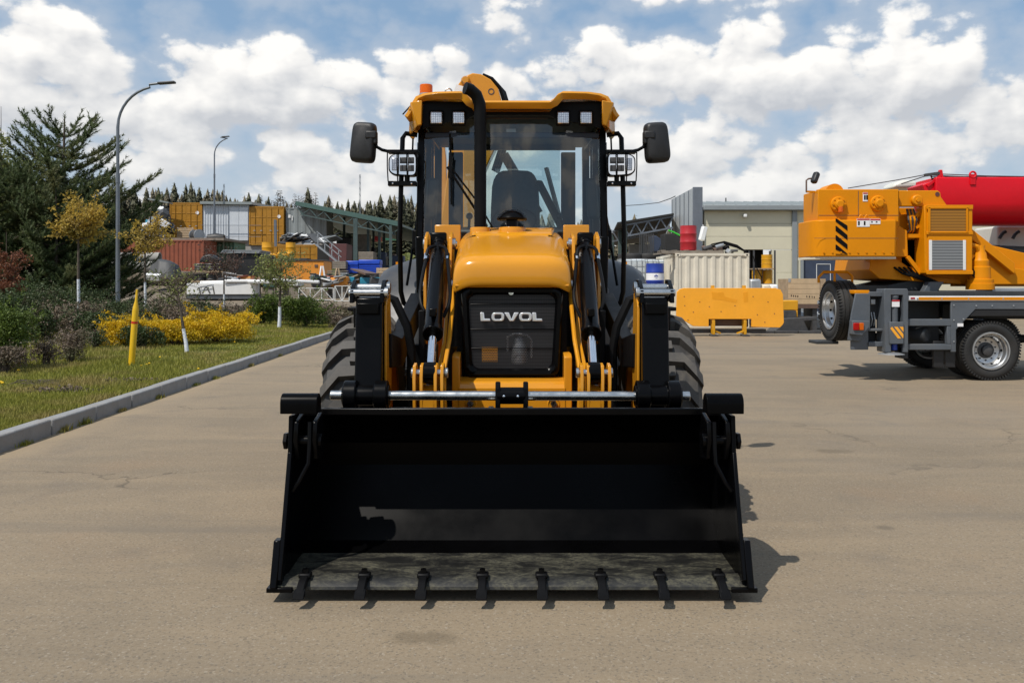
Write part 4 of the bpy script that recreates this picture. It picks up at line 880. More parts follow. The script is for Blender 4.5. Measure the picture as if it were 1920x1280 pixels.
# rear corner with lamp and flap
kpoly('rear_corner', [(1604, 550), (1632, 550), (1632, 616), (1612, 640), (1590, 638), (1596, 590)], D1 + .0, D1 + .04, GREY)
kbox('rear_flap', 1597, 1631, 612, 656, D1 + .05, D1 + .07, GREY)
kpoly('lamp_bracket', [(1592, 600), (1624, 601), (1624, 612), (1610, 628), (1592, 626)], D1 - .14, D1 + .0, GREY)
o = kbox('tail_lamp', 1593, 1603.5, 604.5, 618, D1 - .17, D1 - .13, REDL, None, .01); kbox('indicator', 1604, 1612, 604.5, 618, D1 - .168, D1 - .13, AMBER, o, .008)
kbox('rear_deck', 1604, 1632, 544, 551, D1 + .03, D1 + .5, YEL2)
kbox('rear_beam', 1640, 1660, 551, 600, D1 + .2, D2 - .2, GREYD)
m = MB(); z0, z1 = kz(545), kz(509)
m.tube([(kx(1556), D1 + .5, kz(530)), (kx(1556), D1 + .5, kz(519)), (kx(1566), D1 + .5, z1), (kx(1612), D1 + .5, z1), (kx(1621), D1 + .5, kz(517)), (kx(1621), D1 + .5, z0)], .022, 8); m.tube([(kx(1587), D1 + .5, z1), (kx(1587), D1 + .5, z0)], .02, 8); m.build('guard_rail', YEL2, K)
# spare wheel hung on the tail
def truck_wheel(root, rad, wid, rim, sgn):
    hw = wid / 2; m = MB(); pr = [(rim, -hw * .75), (rim + .02, -hw * .9), ((rim + rad) / 2, -hw), (rad - .05, -hw * .95), (rad - .012, -hw * .80), (rad, -hw * .6), (rad, -hw * .5), (rad - .014, -hw * .48), (rad - .014, -hw * .42), (rad, -hw * .40), (rad + .002, -hw * .08), (rad - .014, -hw * .06)]
    pr += [(r, -h) for r, h in reversed(pr)]; m.lathe(pr, (0, 0, 0), (0, 1, 0), 60)
    for k in range(60):
        a = 2 * math.pi * k / 60
        for sd in (-1, 1):
            M = Matrix.Rotation(a, 3, 'Y'); c = M @ V((0, sd * hw * .80, rad - .018)); vs = [c + M @ V((dx, dy, dz)) for dz in (-.02, .018) for dx, dy in ((-.012, -.03), (.012, -.03), (.012, .03), (-.012, .03))]
            m.add(vs, [(0, 3, 2, 1), (4, 5, 6, 7), (0, 1, 5, 4), (1, 2, 6, 5), (2, 3, 7, 6), (3, 0, 4, 7)])
    m.build('tyre', RUBT, root, smooth=40)
    f = -hw * sgn     # outer face
    m = MB(); m.lathe([(rim - .01, -f), (rim + .015, f * .92), (rim + .012, f * .98), (rim - .008, f * .98), (rim - .015, f * .8), (rim - .03, f * .74), (rim - .045, f * .40), (rim - .06, f * .32), (rim * .72, f * .1), (rim * .62, f * .02), (rim * .42, f * .02)], (0, 0, 0), (0, 1, 0), 48); rm = m.build('rim', RIMS, root, smooth=30)
    m = MB(); m.lathe([(rim * .45, -f * .2), (rim * .45, f * .08), (rim * .30, f * .12), (rim * .28, f * .36), (rim * .16, f * .42), (0, f * .42)], (0, 0, 0), (0, 1, 0), 28); m.build('hub', DARKST, root, smooth=40)
    for k in range(10):
        a = 2 * math.pi * (k + .5) / 10; c = V((rim * .80 * math.sin(a), f * .20, rim * .80 * math.cos(a))); m = MB(); m.cyl(c, c + V((0, -.03 * sgn, 0)), .019, n=12); m.build('hand_hole', BLKM, rm)
        a = 2 * math.pi * k / 10; c = V((rim * .55 * math.sin(a), 0, rim * .55 * math.cos(a))); m = MB(); m.cyl(c, c + V((0, f * .12, 0)), .012, n=6); m.build('nut', DARKST, rm)
def add_wheel(name, loc, sgn, rz=0, rad=.47):
    W = bpy.data.objects.new(name, None); link(W, K); W.location = V(loc) - OFF[K.name]; W.rotation_euler = (0, 0, rz); OFF[W.name] = V((0, 0, 0)); truck_wheel(W, rad, .36, .285, sgn); return W
WH = add_wheel('wheel', (kx(1862), D1 + .22, .468), 1)
for x_, y_ in ((kx(1862) + 1.25, D1 + .22), (kx(1862) + .02, D2 - .2), (kx(1862) - .02 + 1.25, D2 - .2), (kx(1862), D1 + .62)):
    w2 = copy_tree(WH, K, loc=V((x_, y_, .468)) - OFF[K.name])
w2 = copy_tree(WH, K, loc=V((PX(1552, D1 + .62) + .18, D1 + .62, kz(584))) - OFF[K.name], rz=R(-90)); w2.name = 'spare_wheel'; w2.scale = (1.05, .95, 1.05)
kbox('spare_carrier', 1600, 1640, 570, 600, D1 + .5, D1 + .7, GREYD)
kbox('jack_pad', 1552, 1595, 643, 649, D1 + .5, D1 + .9, GREYD)
# turntable and frame
kpoly('slew_ring', [(1690, 535), (1760, 520), (1760, 548), (1690, 548)], D1 + .5, D2 - .5, GREYD)
kpoly('outrigger_brace', [(1757, 528), (1785, 528), (1772, 548), (1745, 548)], D1 + .25, D1 + .4, GREY)
kbox('hose_bed', 1880, 2150, 540, 548, D1 + .3, D1 + .8, GALV)
S1 = D1 + .15
kpoly('turntable_side', [(1700, 485), (1745, 515), (1745, 524), (1830, 533), (2150, 533), (2150, 530), (1925, 500), (1832, 416), (1790, 390), (1690, 400)], S1 + .35, S1 + .45, YEL2)
kpoly('turntable_belly', [(1655, 480), (1700, 480), (1750, 515), (1830, 524), (1830, 533), (1672, 522), (1652, 505)], S1 + .3, D2 - .5, YEL2)
kpoly('boom_cheek', [(1832, 414), (1930, 492), (1930, 514), (1832, 434)], S1 + .24, S1 + .36, YEL2)
kpoly('slew_plate', [(1830, 440), (2150, 515), (2150, 537), (1820, 537)], S1 + .47, S1 + .5, YEL2)
# slew motor
m = MB(); c = (kx(1855), S1 + .12, kz(543)); m.lathe([(0, 0), (.21, 0), (.21, .095), (.195, .10), (.195, .16), (.155, .17), (.155, .22), (.15, .28), (.15, .36), (.13, .37), (.13, .46), (.10, .5), (.09, .58), (.07, .62), (.07, .7), (0, .71)], c, (0, 0, 1), 28); m.build('slew_motor', YEL2, K, smooth=30)
m = MB(); m.tube([(kx(1850), S1 + .1, kz(470)), (kx(1846), S1 + .08, kz(461)), (kx(1838), S1 + .1, kz(458)), (kx(1830), S1 + .14, kz(462))], .04, 10); m.build('motor_elbow', YEL2, K)
for k in range(6): m = MB(); m.tube([(kx(1834 + k * 2), S1 + .1, kz(478)), (kx(1830 + k), S1 + .06, kz(468 + 3 * k)), (kx(1828), S1 + .15, kz(474 + 3 * k))], .014, 6); m.build('motor_pipe', YEL2, K)
# counterweight: upper winch box and lower wrap
kpoly('winch_box', [(1541, 354), (1700, 354), (1700, 420), (1690, 432), (1541, 425)], S1 + .1, S1 + .72, YEL2)
kpoly('winch_box_face', [(1540, 353), (1693, 353), (1693, 415), (1540, 415)], S1 + .0, S1 + .1, YEL2)
m = MB(); m.cyl((kx(1585), S1 + .3, kz(356)), (kx(1585), S1 + .7, kz(356)), .15, n=28); m.build('drum_cover', YEL2, K)
cw = []
for px, dy in ((1526, .72), (1526, .34), (1528, .2), (1533, .08), (1540, .02), (1550, .0), (1680, .0), (1685, .04), (1687, .1), (1687, .5), (1640, .72)): cw.append((kx(px), S1 - .12 + dy))
m = MB(); m.ext(cw, 'z', kz(481), kz(412)); CWT = m.build('counterweight', YEL2, K, bevel=.015)
m = MB(); m.ext([(a * .997 + .02, c + .03) for a, c in cw], 'z', kz(485), kz(480)); m.build('counterweight_base', CREAM, K)
ZS = MB()
for k in range(5):
    y0 = 410 + 17.5 * k - 4; pts = [(1568, max(y0, 409.5)), (1569.5, max(y0, 409.5)), (1590, min(y0 + 17, 477)), (1590, min(y0 + 26, 477)), (1568, min(y0 + 9, 477))]
    kpoly('warning_stripe', pts, S1 - .128, S1 - .119, BLKM, CWT, 0)
for px, a in ((1578, 382), (1653, 380)):
    m = MB(); c = V((kx(px), S1 + .0, kz(a))); m.lathe([(0, -.10), (.05, -.10), (.06, -.085), (.075, -.08), (.08, -.05), (.115, -.045), (.125, -.03), (.125, 0)], c, (0, 1, 0), 28); HB = m.build('winch_hub', YEL2, K, smooth=30)
    for k in range(8): q = c + V((.098 * math.sin(k * .785), -.045, .098 * math.cos(k * .785))); m = MB(); m.cyl(q, q + V((0, -.02, 0)), .013, n=6); m.build('hub_bolt', YEL2, HB)
m = MB(); m.lathe([(0, 0), (.04, 0), (.04, .05), (.034, .085), (0, .09)], (kx(1579), S1 - .09, kz(397)), (0, 0, 1), 16); m.build('amber_beacon', AMBER, K)
for x0, x1, y0, y1 in ((1625, 1634, 359, 376), (1608, 1632, 409.5, 425), (1632.5, 1652, 410, 420)):
    lb = kbox('sticker', x0, x1, y0, y1, S1 - (.006 if y0 < 400 else .126), S1 + (.001 if y0 < 400 else -.119), PAPER, None, 0)
    kbox('sticker_band', x0 + .5, x1 - .5, y0 + .5, y0 + 3, S1 - (.009 if y0 < 400 else .129), S1 - (.005 if y0 < 400 else .125), REDR, lb, 0)
    for k in range(2): kbox('sticker_print', x0 + 2 + k * (x1 - x0) * .45, x0 + 2 + k * (x1 - x0) * .45 + 3, y0 + 5, y1 - 3, S1 - (.009 if y0 < 400 else .129), S1 - (.005 if y0 < 400 else .125), BLKM, lb, 0)
for px in (1619, 1630): m = MB(); m.tube([(kx(px - 4), S1 - .05, kz(412)), (kx(px - 3), S1 - .05, kz(405)), (kx(px), S1 - .05, kz(402)), (kx(px + 3), S1 - .05, kz(405)), (kx(px + 4), S1 - .05, kz(412))], .012, 6); m.build('lifting_loop', YEL2, K)
# mirror on its stalk
m = MB(); m.tube([(kx(1524), S1 + .15, kz(356)), (kx(1524), S1 + .15, kz(334)), (kx(1528), S1 + .15, kz(331)), (kx(1535), S1 + .15, kz(330))], .014, 8); m.build('mirror_stalk', BROWN, K)
m = MB(); m.obox((kx(1541), S1 + .15, kz(329)), (.09, .10, .20), (0, R(30), R(35))); m.build('rear_mirror', PLAS, K, bevel=.03)
m = MB(); m.bar((kx(1524), S1 + .15, kz(355.5)), (kx(1545), S1 + .2, kz(355.5)), .03); m.build('stalk_foot', YEL2, K)
# seams, fasteners and lines that break up the plates
for a in ((1541, 1693, 402, 403), (1616, 1617, 356, 412)): kbox('panel_seam', a[0], a[1], a[2], a[3], S1 - .003, S1 + .002, BROWN, None, 0)
for k in range(9): m = MB(); q = (kx(1546 + 16 * k), S1 - .12, kz(473)); m.cyl((q[0], q[1] - .012, q[2]), (q[0], q[1] + .004, q[2]), .014, n=8); m.build('weight_bolt', YEL2, CWT)
kbox('weight_seam', 1528, 1686, 446, 446.8, S1 - .1225, S1 - .1195, BROWN, CWT, 0)
for k in range(4): m = MB(); m.tube([(kx(1700 + 9 * k), S1 + .3, kz(500)), (kx(1712 + 8 * k), S1 + .22, kz(512)), (kx(1732 + 7 * k), S1 + .2, kz(518)), (kx(1768 + 5 * k), S1 + .25, kz(530)), (kx(1775 + 5 * k), S1 + .4, kz(546))], .018, 8); m.build('feed_hose', BLKM, K)
for k in range(3): m = MB(); m.tube([(kx(1832), S1 + .05, kz(500 + 5 * k)), (kx(1838), S1 + .04, kz(507 + 5 * k)), (kx(1843), S1 + .06, kz(520 + 3 * k))], .013, 8); m.build('motor_hose', BLKM, K)
for px in (1720, 1765, 1815, 1880): m = MB(); m.cyl((kx(px), D1 - .018, kz(560)), (kx(px), D1 - .008, kz(560)), .012, n=8); m.build('stripe_rivet', GALV, K)
for px, py in ((1788, 572), (1788, 600), (1788, 640), (1830, 573), (1860, 573), (1900, 573), (1806, 598)): m = MB(); m.cyl((kx(px), D1 - .012, kz(py)), (kx(px), D1 + .004, kz(py)), .012, n=8); m.build('panel_bolt', GALV, K)
m = MB(); m.cyl((kx(1680), DM, .62), (kx(2100), DM, .58), .07, n=12); m.build('drive_shaft', GREYD, K)
m = MB(); m.cyl((kx(1862), D1 + .4, .47), (kx(1862), D2 - .4, .47), .11, n=14); m.build('axle_beam', GREYD, K)
kbox('chassis_label', 1795, 1806, 606, 612, D1 - .004, D1 + .002, PAPER, None, 0)
# pivot bracket
kpoly('pivot_bracket', [(1690, 354), (1773, 354), (1778, 358), (1779, 366), (1792, 384), (1690, 384)], S1 + .1, S1 + .22, YEL2)
m = MB(); m.cyl((kx(1772), S1 + .092, kz(361)), (kx(1772), S1 + .11, kz(361)), .035, n=18); m.build('pivot_hole', MAROON, K)
m = MB(); c = V((kx(1731), S1 + .06, kz(373))); m.lathe([(0, -.05), (.03, -.05), (.035, -.03), (.07, -.03), (.085, -.015), (.085, .05)], c, (0, 1, 0), 20); m.build('pulley_hub', YEL2, K, smooth=30)
kpoly('rear_web', [(1693, 384), (1745, 384), (1745, 470), (1715, 475), (1693, 420)], S1 + .4, S1 + .5, YEL2)
kpoly('rear_leg', [(1688, 410), (1720, 430), (1722, 480), (1700, 480), (1688, 440)], S1 + .2, S1 + .5, YEL2)
for a, c in (((1720, 480), (1745, 512)), ((1722, 440), (1744, 440)), ((1725, 420), (1742, 395)), ((1727, 400), (1740, 425))): m = MB(); m.bar((kx(a[0]), S1 + .2, kz(a[1])), (kx(c[0]), S1 + .2, kz(c[1])), .06, .06); m.build('strut', YEL2, K)
for k in range(5): m = MB(); m.tube([(kx(1722 + 3 * k), S1 + .25, kz(388)), (kx(1720 + 4 * k), S1 + .15, kz(410)), (kx(1726 + 2 * k), S1 + .2, kz(428)), (kx(1722 + 4 * k), S1 + .3, kz(436))], .016, 6); m.build('rear_hose', (DARKST, YEL2)[k % 2], K)
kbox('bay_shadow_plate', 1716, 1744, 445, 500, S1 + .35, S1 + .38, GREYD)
# power pack box
PB = kbox('power_box', 1747, 1832, 384, 513, S1 - .02, S1 + .25, YEL2, None, .015)
kbox('box_side', 1742, 1748, 384, 512, S1 + .0, S1 + .3, YEL2)
kbox('box_frame', 1744, 1832, 383, 391, S1 - .035, S1 - .015, YEL2, PB, .004); kbox('box_frame', 1744, 1832, 433, 439, S1 - .035, S1 - .015, YEL2, PB, .004); kbox('box_frame', 1744, 1832, 507, 514, S1 - .035, S1 - .015, YEL2, PB, .004)
kbox('upper_louvre', 1751, 1819, 390, 433.5, S1 - .03, S1 - .018, LOUVY, PB, 0); kbox('lower_louvre', 1754, 1814, 450, 505, S1 - .03, S1 - .018, LOUVS, PB, 0)
for x0 in (1749, 1813): kbox('louvre_edge', x0, x0 + 5.5, 449.5, 506, S1 - .034, S1 - .02, WHITE, PB, .003)
for x0, x1, y0, y1 in ((1747, 1751, 388, 434), (1819, 1822, 388, 434), (1747, 1823, 386, 390), (1747, 1823, 434, 436)): kbox('louvre_frame', x0, x1, y0, y1, S1 - .045, S1 - .02, YEL2, PB, .004)
# red boom on the centre line
db = DM
def bz(py): return PZ(py, db)
def bxx(px): return PX(px, db)
sec = []
hwid = .36; zt_, zm, zb_ = bz(337), bz(385), bz(424)
sec = [(-hwid, zt_), (hwid, zt_), (hwid + .01, zt_ - .03), (hwid + .01, zm)] + [(hwid * math.cos(a), zm + (zm - zb_) * -math.sin(a)) for a in np.linspace(.15, math.pi - .15, 12)] + [(-hwid - .01, zm), (-hwid - .01, zt_ - .03)]
m = MB(); m.ext([(db + a, c) for a, c in sec], 'x', bxx(1735), bxx(2200)); BO = m.build('telescopic_boom', RED, K, bevel=.015)
m = MB(); m.ext([(bxx(1715), bz(350)), (bxx(1752), bz(335)), (bxx(1760), bz(337)), (bxx(1760), bz(415)), (bxx(1735), bz(405))], 'y', db - .30, db + .3); m.build('boom_tail', RED, BO, bevel=.012)
m = MB(); m.ext([(bxx(1743), bz(338)), (bxx(1745), bz(323)), (bxx(1750), bz(323)), (bxx(1752), bz(338))], 'y', db - .32, db - .26); m.build('rope_bracket', RED, BO, bevel=.006)
m = MB(); m.bar((bxx(1718), db - .3, bz(333)), (bxx(1745), db - .3, bz(329)), .05); m.build('rope_roller', DARKST, BO)
m = MB(); m.bar((bxx(1722), db - .31, bz(353)), (bxx(1747), db - .31, bz(333)), .04); m.build('tail_strut', RED, BO)
m = MB(); m.box(bxx(1797), bxx(1807), db - .39, db - .37, bz(351), bz(332)); m.tube([(bxx(1802) + .05 * math.cos(a), db - .38, bz(333) + .05 * math.sin(a)) for a in np.linspace(0, 6.283, 17)[:-1]], .018, 8, closed=True); m.build('boom_eye', RED, BO, bevel=.004)
for k, (y0, y1) in enumerate(((326, 330), (332, 331), (329, 333), (335, 331), (337, 333))): m = MB(); m.tube([P(1690 if k < 1 else 1745, 345 if k < 1 else 326 + k, db - .28), P(1748, y0, db - .25), P(1850, y1, db - .2 + .1 * k), P(2200, y1 + 6, db)], .009, 5); m.build('wire_rope', DARKST, K)
m = MB(); m.tube([P(1590, 353, db - .3), P(1680, 338, db - .3), P(1745, 326, db - .3)], .008, 5); m.build('hoist_rope', DARKST, K)
m = MB(); m.box(PX(1865, 15.6), PX(2100, 15.6), 15.5, 16.3, PZ(470, 15.6), PZ(424, 15.6)); m.build('operator_cab', CABW, K, bevel=.04)
for px in (1880, 1905): m = MB(); m.tube([P(px - 6, 447, 15.3), P(px - 2, 440, 15.3), P(px + 2, 436, 15.3), P(px + 6, 434, 15.3)], .03, 8); m.build('control_lever', PLAS, K)
kpoly('cab_ledge', [(1850, 430), (1870, 432), (1925, 452), (2100, 460), (2100, 480), (1925, 470)], D1 + 1.2, D1 + 1.6, PLAS)
# things glimpsed over the counterweight
m = MB(); m.ext([(PX(1668, 16.0), PZ(354, 16.0)), (PX(1675, 16), PZ(344, 16)), (PX(1690, 16), PZ(338, 16)), (PX(1715, 16), PZ(340, 16)), (PX(1718, 16), PZ(354, 16))], 'y', 15.9, 16.4); m.build('far_cover', CABW, K, bevel=.05)

# ---------------------------------------------------------------- right-hand yard
def block(name, px0, px1, py0, py1, d, depth, mat, parent=None, bevel=.01):
    m = MB(); m.box(PX(px0, d), PX(px1, d), d, d + depth, PZ(py1, d), PZ(py0, d)); return m.build(name, mat, parent, bevel=bevel)
# orange dozer blade on its stand
d = 25.8
B = thing('dozer_blade', 'large plain orange steel blade standing on yellow feet before cream container', 'blade', (PX(1370, d), d, 0))
def rpoly(x0, x1, y0, y1, r):
    p = []
    for cx_, cy_, a0 in ((x1 - r, y1 - r, 0), (x0 + r, y1 - r, 90), (x0 + r, y0 + r, 180), (x1 - r, y0 + r, 270)):
        for k in range(5): a = R(a0 + 22.5 * k); p.append((cx_ + r * math.cos(a), cy_ + r * math.sin(a)))
    return p
x0, x1, z0, z1 = PX(1268, d), PX(1470, d), PZ(614, d), PZ(540, d)
pl = [(x0, z0 + .35), (x0 + .02, z1 - .12), (x0 + .1, z1 - .03), (x0 + .22, z1), (x1 - .25, z1), (x1 - .1, z1 - .05), (x1 - .03, z1 - .18), (x1, z0 + .15), (x1 - .04, z0 + .08), (x1 - .12, z0 + .0), (PX(1409, d), z0 + .02), (PX(1409, d), PZ(598, d)), (PX(1329, d), PZ(598, d)), (PX(1329, d), z0 + .03), (PX(1300, d), z0 + .04)]
m = MB(); m.ext(pl, 'y', d, d + .06); bl = m.build('plate', BLADE, B, bevel=.008)
FADE = paint('faded_orange', (.80, .32, .008), .5, .06, 3.)
for pts in ([(1334, 547), (1345, 549), (1356, 547), (1359, 556), (1372, 560), (1383, 562), (1380, 568), (1366, 565), (1350, 562), (1336, 561)], [(1393, 549), (1402, 547), (1403, 566), (1395, 567)]): m = MB(); m.ext([(PX(a, d), PZ(c, d)) for a, c in pts], 'y', d - .003, d + .001); m.build('faded_patch', FADE, bl)
for px, py in ((1283, 556), (1300, 585), (1284, 573), (1312, 566), (1330, 575), (1352, 584), (1378, 573), (1412, 556), (1420, 590), (1440, 566), (1452, 588), (1434, 604), (1290, 600)): m = MB(); m.cyl(P(px, py, d - .004), P(px, py, d + .01), .018, n=8); m.build('bolt_head', RUST, bl)
for px in (1338, 1397):
    m = MB(); m.box(PX(px - 3, d), PX(px + 3, d), d + .07, d + .2, .06, PZ(535, d)); m.build('upright', YDRUM, B, bevel=.01)
    m = MB(); m.box(PX(px - 2.5, d), PX(px + 2.5, d), d - .04, d + .03, .05, PZ(600, d)); m.build('foot_post', YDRUM, B, bevel=.01)
    m = MB(); m.box(PX(px - 6, d), PX(px + 6, d), d - .15, d + .2, 0, .05); m.build('foot_plate', DARKST, B, bevel=.005)
    sx_ = 1 if px < 1360 else -1; m = MB(); m.bar((PX(px + 2 * sx_, d), d + .02, PZ(620, d)), (PX(px + 14 * sx_, d), d + .1, .08), .05); m.build('brace', YDRUM, B)
m = MB(); m.box(PX(1331, d), PX(1408, d), d + .3, d + .45, PZ(612, d), PZ(598, d)); m.build('cross_beam', BROWN, B)
m = MB(); m.box(PX(1300, d), PX(1440, d), d + .2, d + .5, .08, .2); m.build('base_beam', DARKST, B)
# black plough behind the blade
d = 27.5
B = thing('snow_plough', 'low black plough attachment with yellow drum beside the orange blade', 'plough', (PX(1500, d), d, 0))
m = MB(); m.ext([(PX(1465, d), PZ(597, d)), (PX(1532, d), PZ(594, d)), (PX(1532, d), PZ(600, d)), (PX(1508, d), PZ(602, d)), (PX(1516, d), PZ(620, d)), (PX(1450, d), PZ(622, d)), (PX(1465, d), PZ(610, d))], 'y', d, d + .8); m.build('mouldboard', DARKST, B, bevel=.02)
for k in range(3): block('plough_edge', 1410 + k * 44, 1452 + k * 44, 620, 627, d - .3, .25, DARKST, B)
block('plough_frame', 1470, 1493, 582, 597, d + .2, .6, DARKST, B); block('plough_drum', 1466, 1497, 563, 582, d + .3, .5, YDRUM, B, .03); block('plough_post', 1490, 1496, 582, 594, d + .25, .1, YDRUM, B)
# containers
def container(name, label, x0, x1, y0, y1, z0, z1, mat, group=None, pitch=.28, ends=True, doors=None, dmat=None, cat='container'):
    """shipping container, axis aligned; corrugated on all sides; doors on the y0 face"""
    c = thing(name, label, cat, ((x0 + x1) / 2, (y0 + y1) / 2, z0), group); t = .09
    for nm, bb in (('corner_post', [(x0, x0 + t, y0, y0 + t), (x1 - t, x1, y0, y0 + t), (x0, x0 + t, y1 - t, y1), (x1 - t, x1, y1 - t, y1)]),):
        for a in bb: m = MB(); m.box(*a, z0, z1); m.build(nm, mat, c, bevel=.008)
    for a in ((x0 + t, x1 - t, y0 + .01, y0 + t - .01), (x0 + t, x1 - t, y1 - t, y1 - .01)):
        for zz in ((z0, z0 + .13), (z1 - .09, z1)): m = MB(); m.box(*a, *zz); m.build('rail', mat, c, bevel=.006)
    for a in ((x0 + .01, x0 + t - .01), (x1 - t, x1 - .01)):
        for zz in ((z0, z0 + .13), (z1 - .09, z1)): m = MB(); m.box(*a, y0 + t, y1 - t, *zz); m.build('rail', mat, c, bevel=.006)
    m = MB(); m.box(x0 + .05, x1 - .05, y0 + .05, y1 - .05, z1 - .04, z1 - .01); m.build('roof', mat, c)
    def corr(a, b_):
        n = max(3, round((b_ - a) / pitch)); p = []
        for k in range(n):
            u = a + (b_ - a) * k / n; w = (b_ - a) / n; p += [(u, 0), (u + w * .30, 0), (u + w * .5, 1), (u + w * .80, 1)]
        return p + [(b_, 0)]
    za, zc = z0 + .13, z1 - .09
    def wall(pts, f):
        m = MB(); q = [f(u, h) for u, h in pts]; n = len(q); m.add([(a, b_, za) for a, b_ in q] + [(a, b_, zc) for a, b_ in q], [(i, i + 1, n + i + 1, n + i) for i in range(n - 1)]); m.build('corrugated_wall', mat, c, smooth=0)
    if doors is None: wall(corr(x0 + t, x1 - t), lambda u, h: (u, y0 + .02 + .036 * h))
    else:
        xm = (x0 + x1) / 2
        for s, (a, b_) in ((-1, (x0 + t, xm - .006)), (1, (xm + .006, x1 - t))):
            m = MB(); m.box(a, b_, y0 + .03, y0 + .05, za, zc); dr = m.build('door', dmat or mat, c)
            for k in range(5): zz = za + (zc - za) * (k + .03) / 4.2; m = MB(); m.box(a + .05, b_ - .05, y0 + .012, y0 + .03, zz, zz + .07); m.build('door_rib', dmat or mat, dr, bevel=.008)
            for k in (.3, .72): xx = a + (b_ - a) * k; m = MB(); m.cyl((xx, y0 + .0, za), (xx, y0, zc), .022, n=8); m.build('lock_bar', dmat or mat, dr)
            for k in (.3, .72):
                xx = a + (b_ - a) * k; m = MB(); m.box(xx - .12, xx + .03, y0 - .03, y0 - .005, za + .95, za + 1.0); m.build('lock_handle', GALV, dr)
    wall(corr(x0 + t, x1 - t), lambda u, h: (u, y1 - .02 - .036 * h)); wall(corr(y0 + t, y1 - t), lambda u, h: (x0 + .02 + .036 * h, u)); wall(corr(y0 + t, y1 - t), lambda u, h: (x1 - .02 - .036 * h, u))
    for xx in (x0, x1 - .16):
        for zz in (z0, z1 - .118): m = MB(); m.box(xx - .004, xx + .164, y0 - .006, y0 + .16, zz - .002, zz + .12); cc = m.build('corner_casting', mat, c, bevel=.01); m = MB(); m.cyl((xx + .08, y0 - .008, zz + .06), (xx + .08, y0 + .01, zz + .06), .032, n=10); m.build('casting_hole', BLKM, cc)
    return c
d = 30.9
cx0, cx1 = PX(1268, d), PX(1405, d)
container('shipping_container', 'cream corrugated container behind the orange blade with red drum on top', cx0 - .02, cx1, d, d + 4.2, .0, PZ(475, d), CREAM, pitch=.29)
cz = PZ(475, d)
def pallet(name, label, x, y, z, w=1.2, dp=.8, mat=WOOD, group=None, rz=0., cat='pallet'):
    p = thing(name, label, cat, (x, y, z), group, rz, world=False)
    for k in range(3): m = MB(); m.box(-w / 2, w / 2, -dp / 2 + k * (dp - .1) / 2, -dp / 2 + k * (dp - .1) / 2 + .1, 0, .1); m.build('runner', mat, p)
    for k in range(6): m = MB(); a = -w / 2 + k * (w - .14) / 5; m.box(a, a + .14, -dp / 2, dp / 2, .102, .125); m.build('board', mat, p)
    return p
def drum(name, label, x, y, z, mats, group=None, h=.88, r=.292, bands=None, n=28):
    """steel drum with rolling hoops; mats by height band"""
    t = thing(name, label, 'drum', (x, y, z), group, world=False)
    pr = [(0, .012), (r - .012, .012), (r - .01, 0), (r, .0), (r, h * .30), (r + .012, h * .325), (r + .012, h * .34), (r, h * .365), (r, h * .635), (r + .012, h * .66), (r + .012, h * .675), (r, h * .70), (r, h), (r - .01, h), (r - .012, h - .015), (0, h - .015)]
    ms = mats if isinstance(mats, list) else [mats]
    m = MB(); m.lathe(pr, (0, 0, 0), (0, 0, 1), n); o = m.build('shell', ms[0], t, smooth=30)
    if len(ms) > 1: m = MB(); m.lathe([(r + .003, h * .37), (r + .003, h * .63)], (0, 0, 0), (0, 0, 1), n); m.build('label_band', ms[1], t, smooth=40); m = MB(); m.box(-.07, .05, -r - .006, -r + .03, h * .50, h * .54); m.box(-.03, .01, -r - .006, -r + .03, h * .56, h * .58); m.box(-.03, .03, -r - .006, -r + .03, h * .43, h * .45); m.build('print', BLUED, t)
    m = MB(); m.cyl((r * .55, 0, h - .02), (r * .55, 0, h + .004), .035, n=10); m.build('bung', DARKST, t)
    return t
pallet('pallet', 'low dark pallet under the red drum on cream container', PX(1300, d) , d + .55, cz, 2.2, .9, WOODG)
drum('oil_drum', 'red steel drum standing on the cream container roof', PX(1296.5, d), d + .55, cz + .13, REDR)
# scrap machinery on the container
j = thing('scrap_engine', 'tangle of black hoses and scrap parts on cream container', 'scrap', (PX(1355, d), d + .6, cz))
for k in range(14):
    m = MB(); x_ = PX(random.uniform(1325, 1385), d); y_ = d + random.uniform(.2, 1.1); zz = cz + random.uniform(.05, .28); q = random.random()
    if q < .5: m.cyl((x_ - .15, y_, zz), (x_ + .15, y_ + random.uniform(-.1, .1), zz + random.uniform(-.05, .1)), random.uniform(.05, .1), n=10)
    else: m.obox((x_, y_, zz), (random.uniform(.1, .35), .2, random.uniform(.06, .2)), (random.random(), random.random(), random.random()))
    m.build('scrap_part', random.choice([DARKST, BLKM, BROWN, GALV]), j, bevel=.005)
for k in range(3): m = MB(); m.tube([P(1315 + 5 * k, 472, d + .4), P(1335, 458 + 3 * k, d + .4), P(1358, 453 + 2 * k, d + .4), P(1382, 460 + 2 * k, d + .4), P(1400, 473, d + .3)], .025, 8); m.build('hose', BLKM, j)
m = MB(); m.obox((PX(1250, d - .2), d + .3, PZ(474, d)), (.75, .25, .05), (0, R(-6), R(10))); tag(m.build('plank', WOODG), 'grey plank jutting left from the cream container roof', 'plank')
